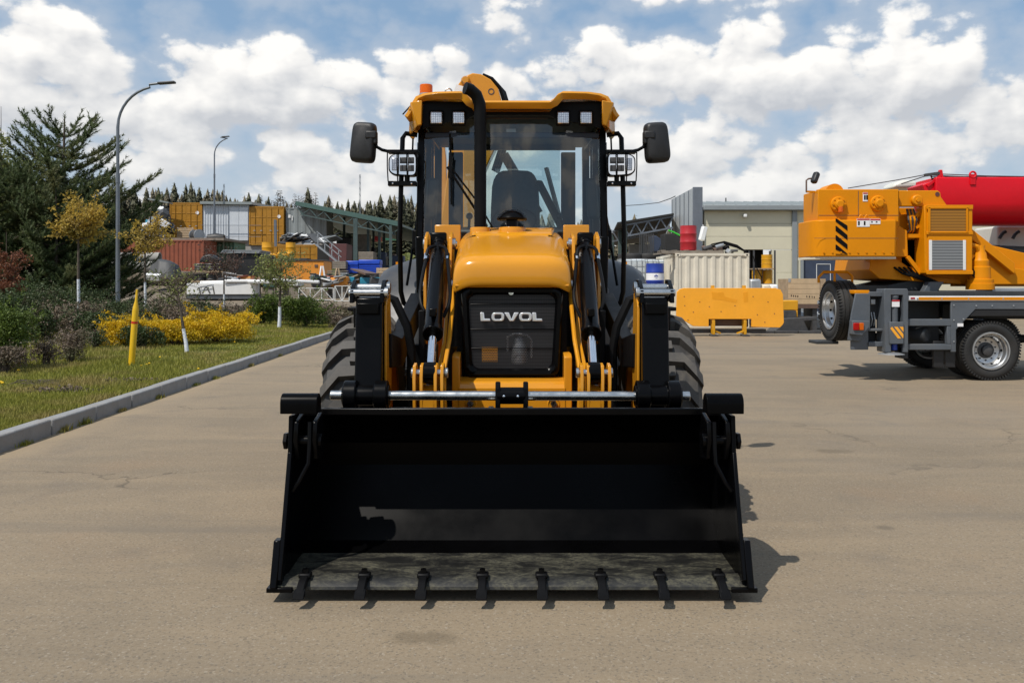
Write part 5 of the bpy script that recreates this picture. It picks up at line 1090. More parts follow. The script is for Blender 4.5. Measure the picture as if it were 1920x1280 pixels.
# white and blue drum, tanks
d = 29.2
drum('oil_drum', 'blue and white steel drum left of the cream container', PX(1228, d), d, PZ(540, d) - .06, [BLUED, PAPER])
pallet('pallet', 'pallet stack carrying the blue and white drum', PX(1228, d), d, PZ(540, d) - .2, 1.2, .9, WOODG)
m = MB(); m.box(PX(1215, d), PX(1242, d), d - .3, d + .3, 0, PZ(540, d) - .2); tag(m.build('timber_block', WOODG), 'stack of grey timber under the blue and white drum', 'timber')
def ibc(label, x, y, z, w=1.0, h=1.0):
    t = thing('liquid_tank', label, 'tank', (x, y, z), 'caged tanks', world=False)
    m = MB(); m.box(-w / 2 + .03, w / 2 - .03, -w / 2 + .03, w / 2 - .03, .14, h); m.build('bottle', IBCW, t, bevel=.08, seg=3)
    for k in range(6):
        a = -w / 2 + k * w / 5; m = MB(); m.cyl((a, -w / 2, .12), (a, -w / 2, h + .02), .01, n=6); m.build('cage_bar', GALV, t)
        m = MB(); m.cyl((-w / 2, a, .12), (-w / 2, a, h + .02), .01, n=6); m.build('cage_bar', GALV, t)
    for k in range(5):
        zz = .14 + k * (h - .12) / 4; m = MB(); m.tube([(-w / 2, -w / 2, zz), (w / 2, -w / 2, zz), (w / 2, w / 2, zz), (-w / 2, w / 2, zz)], .01, 6, closed=True); m.build('cage_ring', GALV, t)
    m = MB(); m.box(-w / 2, w / 2, -w / 2, w / 2, 0, .12); m.build('pallet_base', WOODG, t); return t
d = 33.
for k, (px, lb) in enumerate(((1185, 'caged white liquid tank nearest the loader cab'), (1209, 'caged white liquid tank half hidden by blue drum'), (1244, 'caged white liquid tank against the cream container'))):
    ibc(lb, PX(px, d), d + .5 * k, 1.42, 1.0, 1.05); m = MB(); m.box(PX(px, d) - .5, PX(px, d) + .5, d + .5 * k - .5, d + .5 * k + .5, 0, 1.42); tag(m.build('stacked_pallets', WOODG), ('stack of pallets under the tank by the cab', 'stack of pallets under the middle tank', 'stack of pallets under the tank by the container')[k], 'pallets', 'pallet stacks')
m = MB(); m.box(PX(1168, 30.), PX(1176, 30.), 30., 30.2, .3, PZ(491, 30.)); tag(m.build('yellow_post', YEL2), 'yellow steel post beside the caged tanks', 'post')
# tyres, black bins behind
d = 38.
def tyre_thing(label, x, y, z, r=.5, w=.32, group='old tyres', flat=True):
    m = MB(); m.lathe([(r * .55, -w * .4), (r * .7, -w / 2), (r * .95, -w * .45), (r, -w * .3), (r, w * .3), (r * .95, w * .45), (r * .7, w / 2), (r * .55, w * .4)], (x, y, z), (0, 0, 1) if flat else (0, 1, 0), 28); return tag(m.build('old_tyre', RUBT, smooth=40), label, 'tyre', group)
for k, px in enumerate((1185, 1216)):
    for q in range(3): tyre_thing('old black tyre, %s of the pile %s' % (('lowest', 'middle one', 'topmost')[q], ('beside the canopy post', 'before the steel bar rack')[k]), PX(px, d), d, 2.05 + q * .33, .62, .34)
    m = MB(); m.box(PX(px, d) - .7, PX(px, d) + .7, d - .7, d + .7, 0, 1.88); tag(m.build('tyre_base', WOODG), ('crate base under the tyre pile by the post', 'crate base under the tyre pile in the middle')[k], 'crate')
for k in range(9): m = MB(); m.box(PX(1199 + 3.2 * k, 39.5), PX(1200.6 + 3.2 * k, 39.5), 39.5, 39.55, 1.5, PZ(438, 39.5)); tag(m.build('steel_bar', DARKST), 'upright dark steel bar in the rack under right canopy', 'bar', 'rack of bars')
m = MB(); m.box(PX(1198, 39.6), PX(1228, 39.6), 39.56, 39.7, 2.2, 2.3); m.box(PX(1198, 39.6), PX(1199, 39.6), 39.56, 39.7, 0, 2.3); m.box(PX(1227, 39.6), PX(1228, 39.6), 39.56, 39.7, 0, 2.3); tag(m.build('bar_rack', DARKST), 'dark rack that carries the upright steel bars', 'rack')
for px0, px1, y0, y1, d_, lb in ((1222, 1243, 442, 472, 41., 'tall dark blue bin under the right canopy'), (1245, 1283, 438, 474, 36., 'black angular hopper behind the red drum')):
    m = MB(); a, b_ = PX(px0, d_), PX(px1, d_); m.ext([(a + .1, PZ(y1, d_)), (b_ - .2, PZ(y1, d_)), (b_, PZ(y0 + 8, d_)), (a + (b_ - a) * .4, PZ(y0, d_)), (a, PZ(y0, d_))], 'y', d_, d_ + 1.0); t_ = tag(m.build('hopper', SHADE if px0 > 1240 else NAVY, bevel=.03), lb, 'bin')
    m = MB(); m.box(a, b_ - .1, d_, d_ + 1, 0, PZ(y1, d_)); tag(m.build('bin_stand', SHADE), ('dark stand under the tall blue bin', 'dark stand under the black angular hopper')[px0 > 1240], 'stand')
m = MB(); m.tube([P(1253, 432, 36), P(1262, 435, 36), P(1272, 440, 36), P(1283, 447, 36)], .035, 8); tag(m.build('green_hose', paint('hose_green', (.03, .45, .03), .4, .1)), 'bright green hose lying over the black hopper', 'hose')
m = MB(); m.obox(P(1318, 438, 34), (.2, .2, .55), (0, R(15), .3)); tag(m.build('white_case', WHITE, bevel=.03), 'pale leaning case beside the red drum', 'case')
# yellow drums on rack by the warehouse opening
d = 36.
rk = thing('drum_rack', 'steel shelf rack holding yellow drums by the warehouse opening', 'rack', (PX(1428, d), d, 0))
for a in (PX(1409, d), PX(1448, d)):
    for y_ in (d - .35, d + .35): m = MB(); m.box(a - .03, a + .03, y_ - .03, y_ + .03, 0, PZ(470, d)); m.build('upright', DARKST, rk)
for zz in (PZ(503, d), PZ(530, d) - .03, .1): m = MB(); m.box(PX(1409, d), PX(1448, d), d - .38, d + .38, zz - .05, zz); m.build('shelf', WOOD, rk)
hh = PZ(503, d) - PZ(530, d) - .04
for px, z_, lb in ((1438, PZ(503, d), 'yellow drum alone on the top shelf of rack'), (1419, PZ(530, d) - .03, 'yellow drum at left of the rack middle shelf'), (1439, PZ(530, d) - .03, 'yellow drum at right of the rack middle shelf'), (1439, .1, 'yellow drum on the bottom shelf of rack'), (1419, .1, 'yellow drum at lower left of the rack')):
    drum('yellow_drum', lb, PX(px, d), d, z_, YDRUM, h=.56 if z_ > .5 else .8, r=.20 if px != 1438 else .22)
m = MB(); m.tube([P(1412, 480, d - .5), P(1420, 505, d - .5), P(1428, 520, d - .5), P(1429, 545, d - .5)], .02, 6); tag(m.build('cable', BLKM), 'black cable hanging before the yellow drums', 'cable')
# small goods between container and crate
for px0, px1, y0, y1, mt, lb in ((1406, 1428, 523, 541, GALV, 'clear plastic wrapped bale right of cream container'), (1429, 1446, 533, 542, CREAM, 'pale sack beside the wrapped bale'), (1446, 1460, 533, 542, WHITE, 'white canister before the blue pallets')):
    m = MB(); m.box(PX(px0, 33.), PX(px1, 33.), 33, 33.6, 0, PZ(y0, 33.)); tag(m.build('goods', mt, bevel=.08), lb, 'goods')
for k in range(5): m = MB(); m.box(PX(1458, 34.), PX(1480, 34.), 34, 34.9, .25 + k * .26, .47 + k * .26); tag(m.build('blue_crate', paint('crate_violet%d' % k, (.06, .075, .26), .5, .15), bevel=.02), 'faded blue plastic crate, %s of the stack left of wooden crate' % ('lowest', 'second lowest', 'middle one', 'second highest', 'topmost')[k], 'crate', 'faded blue crates')
m = MB(); m.box(PX(1458, 34.), PX(1480, 34.), 34, 34.9, 0, .25); tag(m.build('crate_skid', WOODG), 'timber skid under the faded blue crates', 'skid')
# wooden crate
d = 28.5
cr = thing('wooden_crate', 'big pale wooden crate on dark skid beside the crane', 'crate', (PX(1507, d), d, 0)); a, b_ = PX(1478, d), PX(1537, d); zb0, zt0 = PZ(570, d), PZ(522, d)
for k in range(5): z_ = zb0 + (zt0 - zb0) * k / 5; m = MB(); m.box(a, b_, d, d + .02, z_ + .004, z_ + (zt0 - zb0) / 5 - .004); m.build('plank', PLY, cr)
m = MB(); m.box(a, b_ + .2, d + .021, d + 1.1, zb0, zt0 - .01); m.build('box', WOOD, cr)
for x_ in (a, b_ - .08):
    for z_ in (zb0, zt0 - .12): m = MB(); m.box(x_, x_ + .08, d - .01, d - .001, z_, z_ + .12); m.build('corner_iron', GALV, cr)
for k, (px, w_) in enumerate(((1483, 1.6), (1487, 1.6), (1491, 1.6), (1495, 1.6), (1512, 1.4), (1517, 1.4), (1522, 1.4), (1526, 1.4))): m = MB(); m.box(PX(px, d), PX(px + w_, d), d - .004, d - .001, PZ(556 + k * .4, d), PZ(552.5 + k * .4, d)); m.build('stencil_mark', BLKM, cr)
m = MB(); m.box(a + .1, b_ + .2, d, d + 1.1, zb0 - .14, zb0 - .002); m.build('skid', BROWN, cr)
for x_ in (a + .3, b_ - .2): m = MB(); m.box(x_, x_ + .15, d + .1, d + 1., 0, zb0 - .14); m.build('skid_leg', DARKST, cr)
for k in range(6): m = MB(); m.obox((PX(1500 + 7 * k, 30.), 30 + .1 * k, .42 + .04 * (k % 3)), (.5, .5, .12), (.1 * k, .07 * k, .3 * k)); tag(m.build('foil_bundle', GALV, bevel=.03), 'crumpled silver wrapped bundle under the wooden crate', 'bundle', 'silver bundles')
m = MB(); m.box(PX(1496, 30.), PX(1550, 30.), 29.9, 30.9, 0, .36); tag(m.build('rubble_box', CONC, bevel=.05), 'grey concrete block under the silver bundles', 'block')

# warehouse
d = 40.
wx0, wx1 = PX(1305, d), 32.
WHS = thing('warehouse', 'beige panel warehouse with grey metal roof behind the crane', 'building', (wx0 + 10, d, 0))
zE = PZ(394, d)
# wall panels with a real opening for the store and the dark door
def panel(x0, x1, z0, z1, mat=WALLB, nm='wall_panel'): m = MB(); m.box(x0, x1, d + .1, d + .3, z0, z1); return m.build(nm, mat, WHS, bevel=.006)
ox0, ox1, oz1 = PX(1396, d), PX(1448, d), PZ(468, d); dx0, dx1, dz1 = PX(1508, d), PX(1591, d), PZ(485, d)
rows_ = [oz1 + .008 + k * (zE - oz1 - .008) / 3 for k in range(4)]
for k in range(3): panel(wx0 + .4, PX(1486, d), rows_[k], rows_[k + 1] - .012); panel(PX(1495.5, d), wx1, max(rows_[k], dz1 + .008) if k == 0 else rows_[k], rows_[k + 1] - .012)
nlow = 3
for k in range(nlow): z0 = k * oz1 / nlow; z1 = (k + 1) * oz1 / nlow - .01; panel(wx0 + .4, ox0 - .01, z0, z1); panel(ox1 + .01, PX(1486, d), z0, z1)
panel(PX(1495.5, d), dx0 - .01, 0, oz1 - .01); panel(dx1 + .01, wx1, 0, dz1)
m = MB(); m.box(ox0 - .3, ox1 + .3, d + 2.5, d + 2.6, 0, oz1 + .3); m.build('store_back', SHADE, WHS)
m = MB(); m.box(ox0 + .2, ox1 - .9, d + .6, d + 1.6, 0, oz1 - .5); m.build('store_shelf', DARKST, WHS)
for x_ in (PX(1486, d), ): m = MB(); m.box(x_, PX(1495, d), d + .0, d + .25, 0, zE); m.build('grey_pilaster', WALLG, WHS, bevel=.01)
DR = MB(); DR.box(dx0, dx1, d + .18, d + .28, 0, dz1); dr = DR.build('sliding_door', NAVY, WHS)
for a in ((PX(1533, d), PX(1534, d), 0, PZ(495, d)), (PX(1533, d), PX(1560, d), PZ(495.5, d), PZ(494.5, d)), (PX(1559, d), PX(1560, d), 0, PZ(495, d))): m = MB(); m.box(a[0], a[1], d + .16, d + .178, a[2], a[3]); m.build('door_trim', WHITE, dr)
m = MB(); m.box(PX(1541, d), PX(1556, d), d + .165, d + .177, PZ(513, d), PZ(506, d)); m.build('door_window', DARKST, dr)
m = MB(); m.box(PX(1502, d), PX(1507.5, d), d + .05, d + .25, 0, dz1 + .6); m.build('door_jamb', WALLG, WHS)
m = MB(); m.box(wx0 + .3, wx1, d - .25, d - .05, zE - .02, zE + .22); m.build('gutter', WALLG, WHS, bevel=.03)
# roof of ribbed sheet rising away from the eave
zr = zE + .18
nr = 46
for k in range(nr):
    x0 = wx0 + .3 + k * (wx1 - wx0) / nr; w = (wx1 - wx0) / nr - .004; m = MB()
    m.add([(x0, d - .2, zr), (x0 + w * .75, d - .2, zr), (x0 + w * .8, d - .2, zr + .05), (x0 + w * .95, d - .2, zr + .05), (x0 + w, d - .2, zr), (x0, d + 8, zr + .95), (x0 + w * .75, d + 8, zr + .95), (x0 + w * .8, d + 8, zr + 1.0), (x0 + w * .95, d + 8, zr + 1.0), (x0 + w, d + 8, zr + .95)], [(i, i + 1, i + 6, i + 5) for i in range(4)]); m.build('roof_sheet', ROOFG, WHS, smooth=0)
m = MB(); m.ext([(d + .3, zE - .1), (d + 8, zE - .1), (d + 8, zE + .85), (d + .3, zE + .1)], 'x', wx0 + .5, wx1 - .2); m.build('roof_core', WALLG, WHS)
m = MB(); m.tube([P(1307.5, 395, d - .05), P(1309, 401, d - .05), P(1306.5, 408, d + .05), (PX(1306.5, d), d + .06, 0)], .05, 8); m.build('downpipe', WALLG, WHS)
m = MB(); m.box(PX(1393, d), PX(1399, d), d - .2, d + .1, PZ(408, d), PZ(402, d)); m.build('wall_lamp', WHITE, WHS, bevel=.03)
m = MB(); m.tube([P(1361, 378, d + 3), P(1361, 371, d + 3)], .03, 6); m.build('roof_vent', DARKST, WHS)
# grey parapet wall running away from the corner
zP = PZ(352, d)
for k in range(5): y_ = d + k * 1.06; m = MB(); m.box(wx0 - .12, wx0 - .02, y_, y_ + 1.045, 0, zP); m.build('parapet_panel', PARAP, WHS, bevel=.006); m = MB(); m.box(wx0 - .15, wx0 - .121, y_ + 1.0, y_ + 1.055, 0, zP - .02); m.build('cover_strip', LAMPG, WHS)
m = MB(); m.box(wx0 - .16, wx0 + .28, d - .12, d - .004, 0, zP + .02); m.build('corner_flashing', LAMPG, WHS, bevel=.01)
# open canopy to the left of the warehouse
def canopy_truss(t, a, b_, z0, z1, y, n, mat):
    m = MB(); m.bar((a, y, z0), (b_, y, z1), .08); m.build('top_chord', mat, t); m = MB(); m.bar((a, y, z0 - .55), (b_, y, z1 - .55), .08); m.build('bottom_chord', mat, t)
    for k in range(n):
        f0, f1 = k / n, (k + 1) / n; fm = (f0 + f1) / 2; L_ = lambda f, o: (a + (b_ - a) * f, y, z0 + (z1 - z0) * f - o)
        m = MB(); m.bar(L_(f0, 0), L_(fm, .55), .06); m.build('web', mat, t); m = MB(); m.bar(L_(fm, .55), L_(f1, 0), .06); m.build('web', mat, t)
d = 43.
CN = thing('open_canopy', 'dark open-sided canopy roof between the loader cab and warehouse', 'canopy', (PX(1215, d), d, 0))
a, b_, za, zb = PX(1168, d), PX(1262, d), PZ(421, d), PZ(404, d)
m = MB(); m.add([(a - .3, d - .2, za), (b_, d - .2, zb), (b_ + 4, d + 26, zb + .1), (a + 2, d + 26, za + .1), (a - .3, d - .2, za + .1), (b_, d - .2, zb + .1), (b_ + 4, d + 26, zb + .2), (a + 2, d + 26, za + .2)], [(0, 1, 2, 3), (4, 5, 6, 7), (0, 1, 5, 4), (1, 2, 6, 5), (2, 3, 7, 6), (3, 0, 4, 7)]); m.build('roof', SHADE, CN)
for y_ in (d, d + 4.5): canopy_truss(CN, a, b_, za - .05, zb - .05, y_, 4, LAMPG)
for x_, y_ in ((a + .1, d), (a + .4, d + 4.5), (a + .5, d + 8.8), (b_ - .2, d + 8.8)): m = MB(); m.box(x_ - .09, x_ + .09, y_ - .09, y_ + .09, 0, za); m.build('post', TEALP, CN, bevel=.01)
m = MB(); m.box(PX(1180, 55.), PX(1270, 55.), 55, 55.4, 0, PZ(458, 55.)); tag(m.build('concrete_wall', CONC), 'low grey concrete wall behind the right canopy', 'wall')
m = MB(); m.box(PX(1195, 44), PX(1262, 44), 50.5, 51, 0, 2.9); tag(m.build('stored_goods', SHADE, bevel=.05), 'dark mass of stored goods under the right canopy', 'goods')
m = MB(); m.tube([P(1168, 386, 60), P(1200, 384, 60), P(1235, 380, 58), P(1258, 372, 50), P(1266, 368, 45)], .025, 6); tag(m.build('overhead_cable', DARKST), 'thin overhead cable running to the warehouse corner', 'cable')

# ---------------------------------------------------------------- left-hand storage yard
def lz(py, d): return PZ(py, d)
def lblock(name, label, cat, px0, px1, py0, py1, d, depth, mat, bevel=.02, group=None):
    m = MB(); m.box(PX(px0, d), PX(px1, d), d, d + depth, PZ(py1, d), PZ(py0, d)); return tag(m.build(name, mat, bevel=bevel), label, cat, group)
d = 56.
rz0 = hT(-20, d + 1)
container('shipping_container', 'long rust red corrugated container at the lower level left', PX(215, d), PX(382, d), d, d + 2.44, rz0 - .05, PZ(450, d), RUST, pitch=.278)
d = 60.
container('shipping_container', 'pale green container glimpsed beside the rust red one', PX(384, d), PX(440, d), d, d + 2.44, hT(-20, d) - .05, PZ(452, d), paint('container_green', (.13, .24, .17), .55, .1, 2.), pitch=.28)
container('shipping_container', 'lower orange container behind the yellow drums and skip', PX(500, d), PX(592, d), d + .5, d + 5, hT(-14, d) - .05, PZ(458, d), ORNG, doors=True)
d = 66.
zU = PZ(451, d)
for px0, px1, ptop, lb, mt in ((318, 379, 380, 'upper orange container with doors left of the white shed', ORNG), (467, 532, 387, 'upper orange container with doors right of the white shed', ORNG)):
    c = container('shipping_container', lb, PX(px0, d), PX(px1, d), d, d + 6.0, zU - (.35 if px0 > 400 else 0), PZ(ptop, d), mt, doors=True, pitch=.28)
    m = MB(); xx = PX(px1 - 9, d); m.cyl((xx, d - .01, PZ(ptop + 19, d)), (xx, d + .03, PZ(ptop + 19, d)), .13, n=16); m.build('white_disc', PAPER, c)
# white sheet metal shed
SHD = thing('metal_shed', 'white sheet metal shed between two orange containers', 'shed', (PX(422, d), d, zU))
xa, xb = PX(379.5, d), PX(466.5, d); n_ = 18
for k in range(n_):
    a = xa + (xb - xa) * k / n_; w = (xb - xa) / n_; m = MB(); m.add([(a, d + .1, zU), (a + w * .7, d + .1, zU), (a + w * .78, d + .06, zU), (a + w * .94, d + .06, zU), (a + w, d + .1, zU)] + [(q, y_, PZ(384, d)) for q, y_ in ((a, d + .1), (a + w * .7, d + .1), (a + w * .78, d + .06), (a + w * .94, d + .06), (a + w, d + .1))], [(i, i + 1, i + 6, i + 5) for i in range(4)]); m.build('wall_sheet', WHT2, SHD, smooth=0)
for a, b_ in ((PX(430, d), PX(447.6, d)), (PX(448, d), PX(465, d))): m = MB(); m.box(a, b_, d + .0, d + .05, zU, PZ(388, d)); m.build('door_leaf', WHT2, SHD, bevel=.01)
m = MB(); m.add([(xa - .1, d - .25, PZ(383, d)), (xb + .3, d - .25, PZ(384, d)), (xb + .3, d + 5, PZ(383, d) + .12), (xa - .1, d + 5, PZ(382, d) + .12), (xa - .1, d - .25, PZ(378, d)), (xb + .3, d - .25, PZ(379, d)), (xb + .3, d + 5, PZ(378, d) + .15), (xa - .1, d + 5, PZ(377, d) + .15)], [(0, 1, 2, 3), (4, 5, 6, 7), (0, 1, 5, 4), (1, 2, 6, 5), (2, 3, 7, 6), (3, 0, 4, 7)]); m.build('roof', ROOFG, SHD)
m = MB(); m.box(xa, xb, d + 1, d + 5, zU, PZ(384, d)); m.build('shed_body', WHT2, SHD)
for yv in (423, 444): m = MB(); m.bar((xa, d - .3, PZ(yv, d)), (xb + 1.0, d - .3, PZ(yv, d)), .03); tag(m.build('fence_rail', LAMPG), 'thin handrail at %s height before the white shed' % ('waist' if yv < 430 else 'ankle'), 'rail')
# grey container, long side towards us at an angle
GC = container('shipping_container', 'plain grey container side on, right of upper orange container', PX(534, d), PX(534, d) + 3.1, d + .3, d + 2.7, PZ(446, d), PZ(389, d), CGREY, pitch=.6)
m = MB(); m.box(PX(538, d), PX(543, d), d + .28, d + .3, PZ(408, d), PZ(402, d)); m.box(PX(545, d), PX(547, d), d + .28, d + .3, PZ(413, d), PZ(404, d)); m.build('pale_mark', WHITE, GC)
# ledge carrying the upper row
lblock('storage_platform', 'concrete storage platform under the upper containers', 'platform', 300, 610, 451.5, 500, 66.2, 7., CONC, 0)
lblock('platform_deck', 'timber deck edge below the left orange container', 'deck', 300, 420, 446, 450.5, 57.5, 5., WOODG, 0)
# heap of bagged scrap left of the orange container
hp_ = thing('scrap_heap', 'heap of white and blue bagged scrap under a small roof', 'scrap heap', P(295, 450, 64))
for k in range(46):
    px = random.uniform(272, 318); py = 446 - random.random() ** .7 * (52 * (1 - abs(px - 304) / 50)); m = MB(); m.obox(P(px, py, 63 + random.random() * 2), [random.uniform(.25, .8) for _ in range(3)], [random.random() * 3 for _ in range(3)])
    m.build('bag', random.choice([WHITE, GALV, TEALB, DARKST, GTARP, BLKM, PAPER, CGREY]), hp_, bevel=.06)
lr = thing('lean_to_roof', 'small dark lean-to roof over the scrap heap', 'roof', P(300, 380, 66))
m = MB(); m.bar(P(282, 374, 65), P(320, 381, 65), .9, .10, up=(0, 0, 1)); m.build('sheet', ROOFG, lr)
for a, b_ in ((P(288, 376, 65), P(292, 450, 65)), (P(316, 381, 65), P(316, 450, 65)), (P(284, 383, 65), P(318, 388, 65))): m = MB(); m.bar(a, b_, .12); m.build('post', DARKST, lr)
# pallets and drums in front of the left orange container
pp = thing('pallet', 'weathered pallet leaning against the left orange container', 'pallet', P(347, 447, 64))
for k in range(6): m = MB(); m.obox(P(347 + k * .1, 444 - 3.1 * k, 64 + .1 * k), (1.2, .05, .09), (R(-15), 0, 0)); m.build('board', WOOD, pp)
for a in (333, 347, 361): m = MB(); m.bar(P(a, 446, 64.1), P(a, 427, 64.7), .09); m.build('runner', WOODG, pp)
def reel(label, c, r, w, ax, mat, group=None, rim=WOODG):
    t = thing('cable_reel', label, 'cable reel', tuple(c), group); ax = V(ax)
    for s in (-1, 1): m = MB(); m.cyl(c + ax * (s * w / 2 - .04), c + ax * (s * w / 2 + .04), r, n=28); m.build('flange', rim, t)
    m = MB(); m.cyl(c - ax * w / 2, c + ax * w / 2, r * .85, n=24); m.build('coil', mat, t); return t
reel('grey cable reel on its side by the leaning pallet', P(369, 441, 63.5), .42, .7, V((.75, -.66, 0)).normalized(), DARKST, rim=GALV)
m = MB(); m.tube([P(389 + k * 8, 446 + (k % 2), 60) for k in range(5)], [.25, .32, .33, .31, .24], 12); tag(m.build('tarp_roll', TARP), 'black rolled tarpaulin lying before the white shed', 'roll')
# concrete pipes at the bank
for k, (py, r_, lb) in enumerate(((483, .30, 'upper concrete pipe lying below the red container'), (500, .30, 'lower concrete pipe lying below the red container'))):
    m = MB(); c0, c1 = P(150, py, 50 - 1.2 * k), P(300, py, 50 - 1.2 * k); m.lathe([(r_ * .8, 0), (r_, 0), (r_, (c1 - c0).length), (r_ * .8, (c1 - c0).length)], c0, (1, 0, 0), 24, closed=True); tag(m.build('concrete_pipe', CONC, smooth=40), lb, 'pipe')
lblock('sand_ledge', 'sandy ledge of spoil under the concrete pipes', 'spoil', 150, 345, 508, 530, 48.6, 4., DIRT, .2)
# grey tarp mound with white sheet
d = 46.
m = MB(); vs = []
for j in range(7):
    for i in range(9): u, v_ = i / 8, j / 6; e = (1 - abs(2 * u - 1) ** 3) * (1 - abs(2 * v_ - 1) ** 4); vs.append((PX(274, d) + (PX(326, d) - PX(274, d)) * u, d + 1.4 * v_, PZ(520, d) + (PZ(485, d) - PZ(520, d)) * (e ** .35) * (1 - .15 * u) + random.uniform(-.07, .07)))
m.add(vs, [(j * 9 + i, j * 9 + i + 1, j * 9 + i + 10, j * 9 + i + 9) for j in range(6) for i in range(8)]); tag(m.build('tarp_mound', GTARP, smooth=60), 'pile covered by a grey tarpaulin beside the pipes', 'tarp pile')
m = MB(); m.obox(P(287, 519, 45.5), (.72, .3, .28), (R(20), R(4), 0)); tag(m.build('white_board', WHITE), 'white board lying before the grey tarpaulin pile', 'board')
# pallets of grey coils, two layers
d = 47.
for lay, py in ((0, 519.5), (1, 500.5)):
    for k, px in enumerate((376, 397, 413)):
        w_ = (.30, .32, .28)[k]; lb = '%s grey coil on the %s pallet layer' % (('leftmost', 'middle', 'rightmost')[k], ('lower', 'upper')[lay]); m = MB(); c = P(px, py, d); m.lathe([(.1, -.16), (w_, -.18), (w_ + .02, -.14), (w_ - .01, -.06), (w_ + .02, 0), (w_ - .01, .07), (w_ + .02, .14), (w_, .18), (.1, .16)], c, (0, 0, 1), 24); tag(m.build('cable_coil', DARKST, smooth=30), lb, 'coil', 'grey coils on pallets')
    p_ = pallet('pallet', ('lower', 'upper')[lay] + ' pallet under the grey coils', PX(390, d), d, PZ(py + 10.5, d), 1.5, .9); p2 = pallet('pallet', ('lower', 'upper')[lay] + ' right-hand pallet under the grey coils', PX(416, d) , d + .1, PZ(py + 10.5, d), .6, .8)
lblock('pallet_support', 'dark timber support below the coil pallets', 'timber', 362, 422, 530, 545, 47., .8, WOODG, 0)
m = MB(); m.ext([(PX(375, 48.5), PZ(492, 48.5)), (PX(382, 48.5), PZ(480, 48.5)), (PX(396, 48.5), PZ(476, 48.5)), (PX(410, 48.5), PZ(484, 48.5)), (PX(414, 48.5), PZ(492, 48.5))], 'y', 48.2, 49.); tag(m.build('tarp_heap', TARP, bevel=.1), 'black tarpaulin heap on top of the grey coils', 'tarp')
# black wrapped stack with sheet metal
d = 48.
BS = thing('wrapped_stack', 'tall stack wrapped in black film with steel sheets on top', 'stack', P(458, 530, d))
m = MB(); m.box(PX(424, d), PX(495, d), d, d + 2.4, PZ(516, d), PZ(476, d)); m.build('black_film', TARP, BS, bevel=.06)
for k in range(4): m = MB(); m.obox(P(461 + k, 475.5 - 1.6 * k, d + 1.), (2.1, 2.3, .035), (0, R(.6), .02 * k)); m.build('sheet', GALV, BS)
for k in range(5): m = MB(); m.box(PX(422, d), PX(495, d), d - .05, d + 2.3, PZ(520 + 3 * k, d), PZ(517.5 + 3 * k, d)); m.build('steel_sheet', GALV, BS)
# orange skip and drums
d = 50.
SK = thing('orange_skip', 'bright orange open skip with dark rim in the storage yard', 'skip', P(552, 526, d))
m = MB(); m.box(PX(496, d), PX(607, d), d, d + 2.2, PZ(526, d), PZ(488, d)); m.build('body', ORNG2, SK, bevel=.03)
m = MB(); m.box(PX(494, d), PX(609, d), d - .05, d + 2.25, PZ(489, d), PZ(486.5, d)); m.build('rim', DARKST, SK)
m = MB(); m.box(PX(590, d), PX(596, d), d - .03, d + .01, PZ(501, d), PZ(496, d)); m.build('skip_hook', BROWN, SK)
d = 55.
drum('yellow_drum', 'large yellow drum standing above the orange skip', PX(545, d), d, PZ(482, d), YDRUM, h=.92, r=.30)
drum('yellow_drum', 'large yellow drum left of the other one', PX(502, d), d, PZ(484, d), YDRUM, h=1.0, r=.36)
DB = thing('drum_bench', 'dark steel bench under the two yellow drums', 'bench', P(530, 530, 54.5)); block('bench_top', 488, 575, 484, 492, 54.5, 1.2, DARKST, DB); block('bench_leg', 490, 575, 492.2, 530, 54.6, 1., SHADE, DB)
for k in range(5): m = MB(); m.obox(P(512 + 7 * k, 478 + (k % 2) * 3, 54.2), (.35, .3, .2), (.2 * k, .3 * k, .5 * k)); tag(m.build('yellow_casting', YDRUM, bevel=.04), 'yellow machine casting lying between the yellow drums', 'casting', 'yellow castings')
m = MB(); m.bar(P(517, 462, 53), P(516, 412, 53), .14); tag(m.build('grey_post', LAMPG), 'short grey post before the right orange container', 'post')
# crumpled sheets on the ledge below the grey container
CS = thing('sheet_pile', 'crumpled grey sheet pile below the grey container', 'sheets', P(570, 455, 62))
for k in range(30): m = MB(); m.obox(P(random.uniform(534, 625), random.uniform(441, 456), 61 + random.random() * 2), (random.uniform(.5, 1.6), random.uniform(.4, 1.), .05), (random.uniform(-.5, .5), random.uniform(-.5, .5), random.random() * 3)); m.build('sheet', random.choice([GALV, CGREY, GTARP, WHITE, DARKST, GTARP]), CS)
# steel stairs
SR = thing('steel_stairs', 'grey steel stairs with handrails beside the maroon box', 'stairs', P(612, 490, 55))
for y_ in (54.6, 55.5):
    m = MB(); m.bar(P(592, 458, y_), P(634, 492, y_), .10); m.build('stringer', GALV, SR)
    for o_ in (14, 24): m = MB(); m.bar(P(594, 458 - o_, y_), P(640, 490 - o_ + 6, y_), .05); m.build('handrail', GALV, SR)
    for k in range(4): a = 596 + 13 * k; m = MB(); m.bar(P(a, 461 + k * 10, y_), P(a, 438 + k * 10, y_), .05); m.build('baluster', GALV, SR)
for k in range(9): m = MB(); m.box(PX(592 + 4.6 * k, 55), PX(597 + 4.6 * k, 55), 54.6, 55.5, PZ(459 + 3.7 * k, 55), PZ(458 + 3.7 * k, 55)); m.build('tread', GALV, SR)
lblock('maroon_box', 'dark maroon steel box behind the steel stairs', 'box', 617, 650, 457, 492, 58., 2., MAROON)
m = MB(); m.box(PX(598, 59.5), PX(655, 59.5), 59, 61, PZ(490, 59.5), PZ(460, 59.5)); tag(m.build('stored_goods', SHADE), 'dark bay of stores behind the maroon box', 'stores')
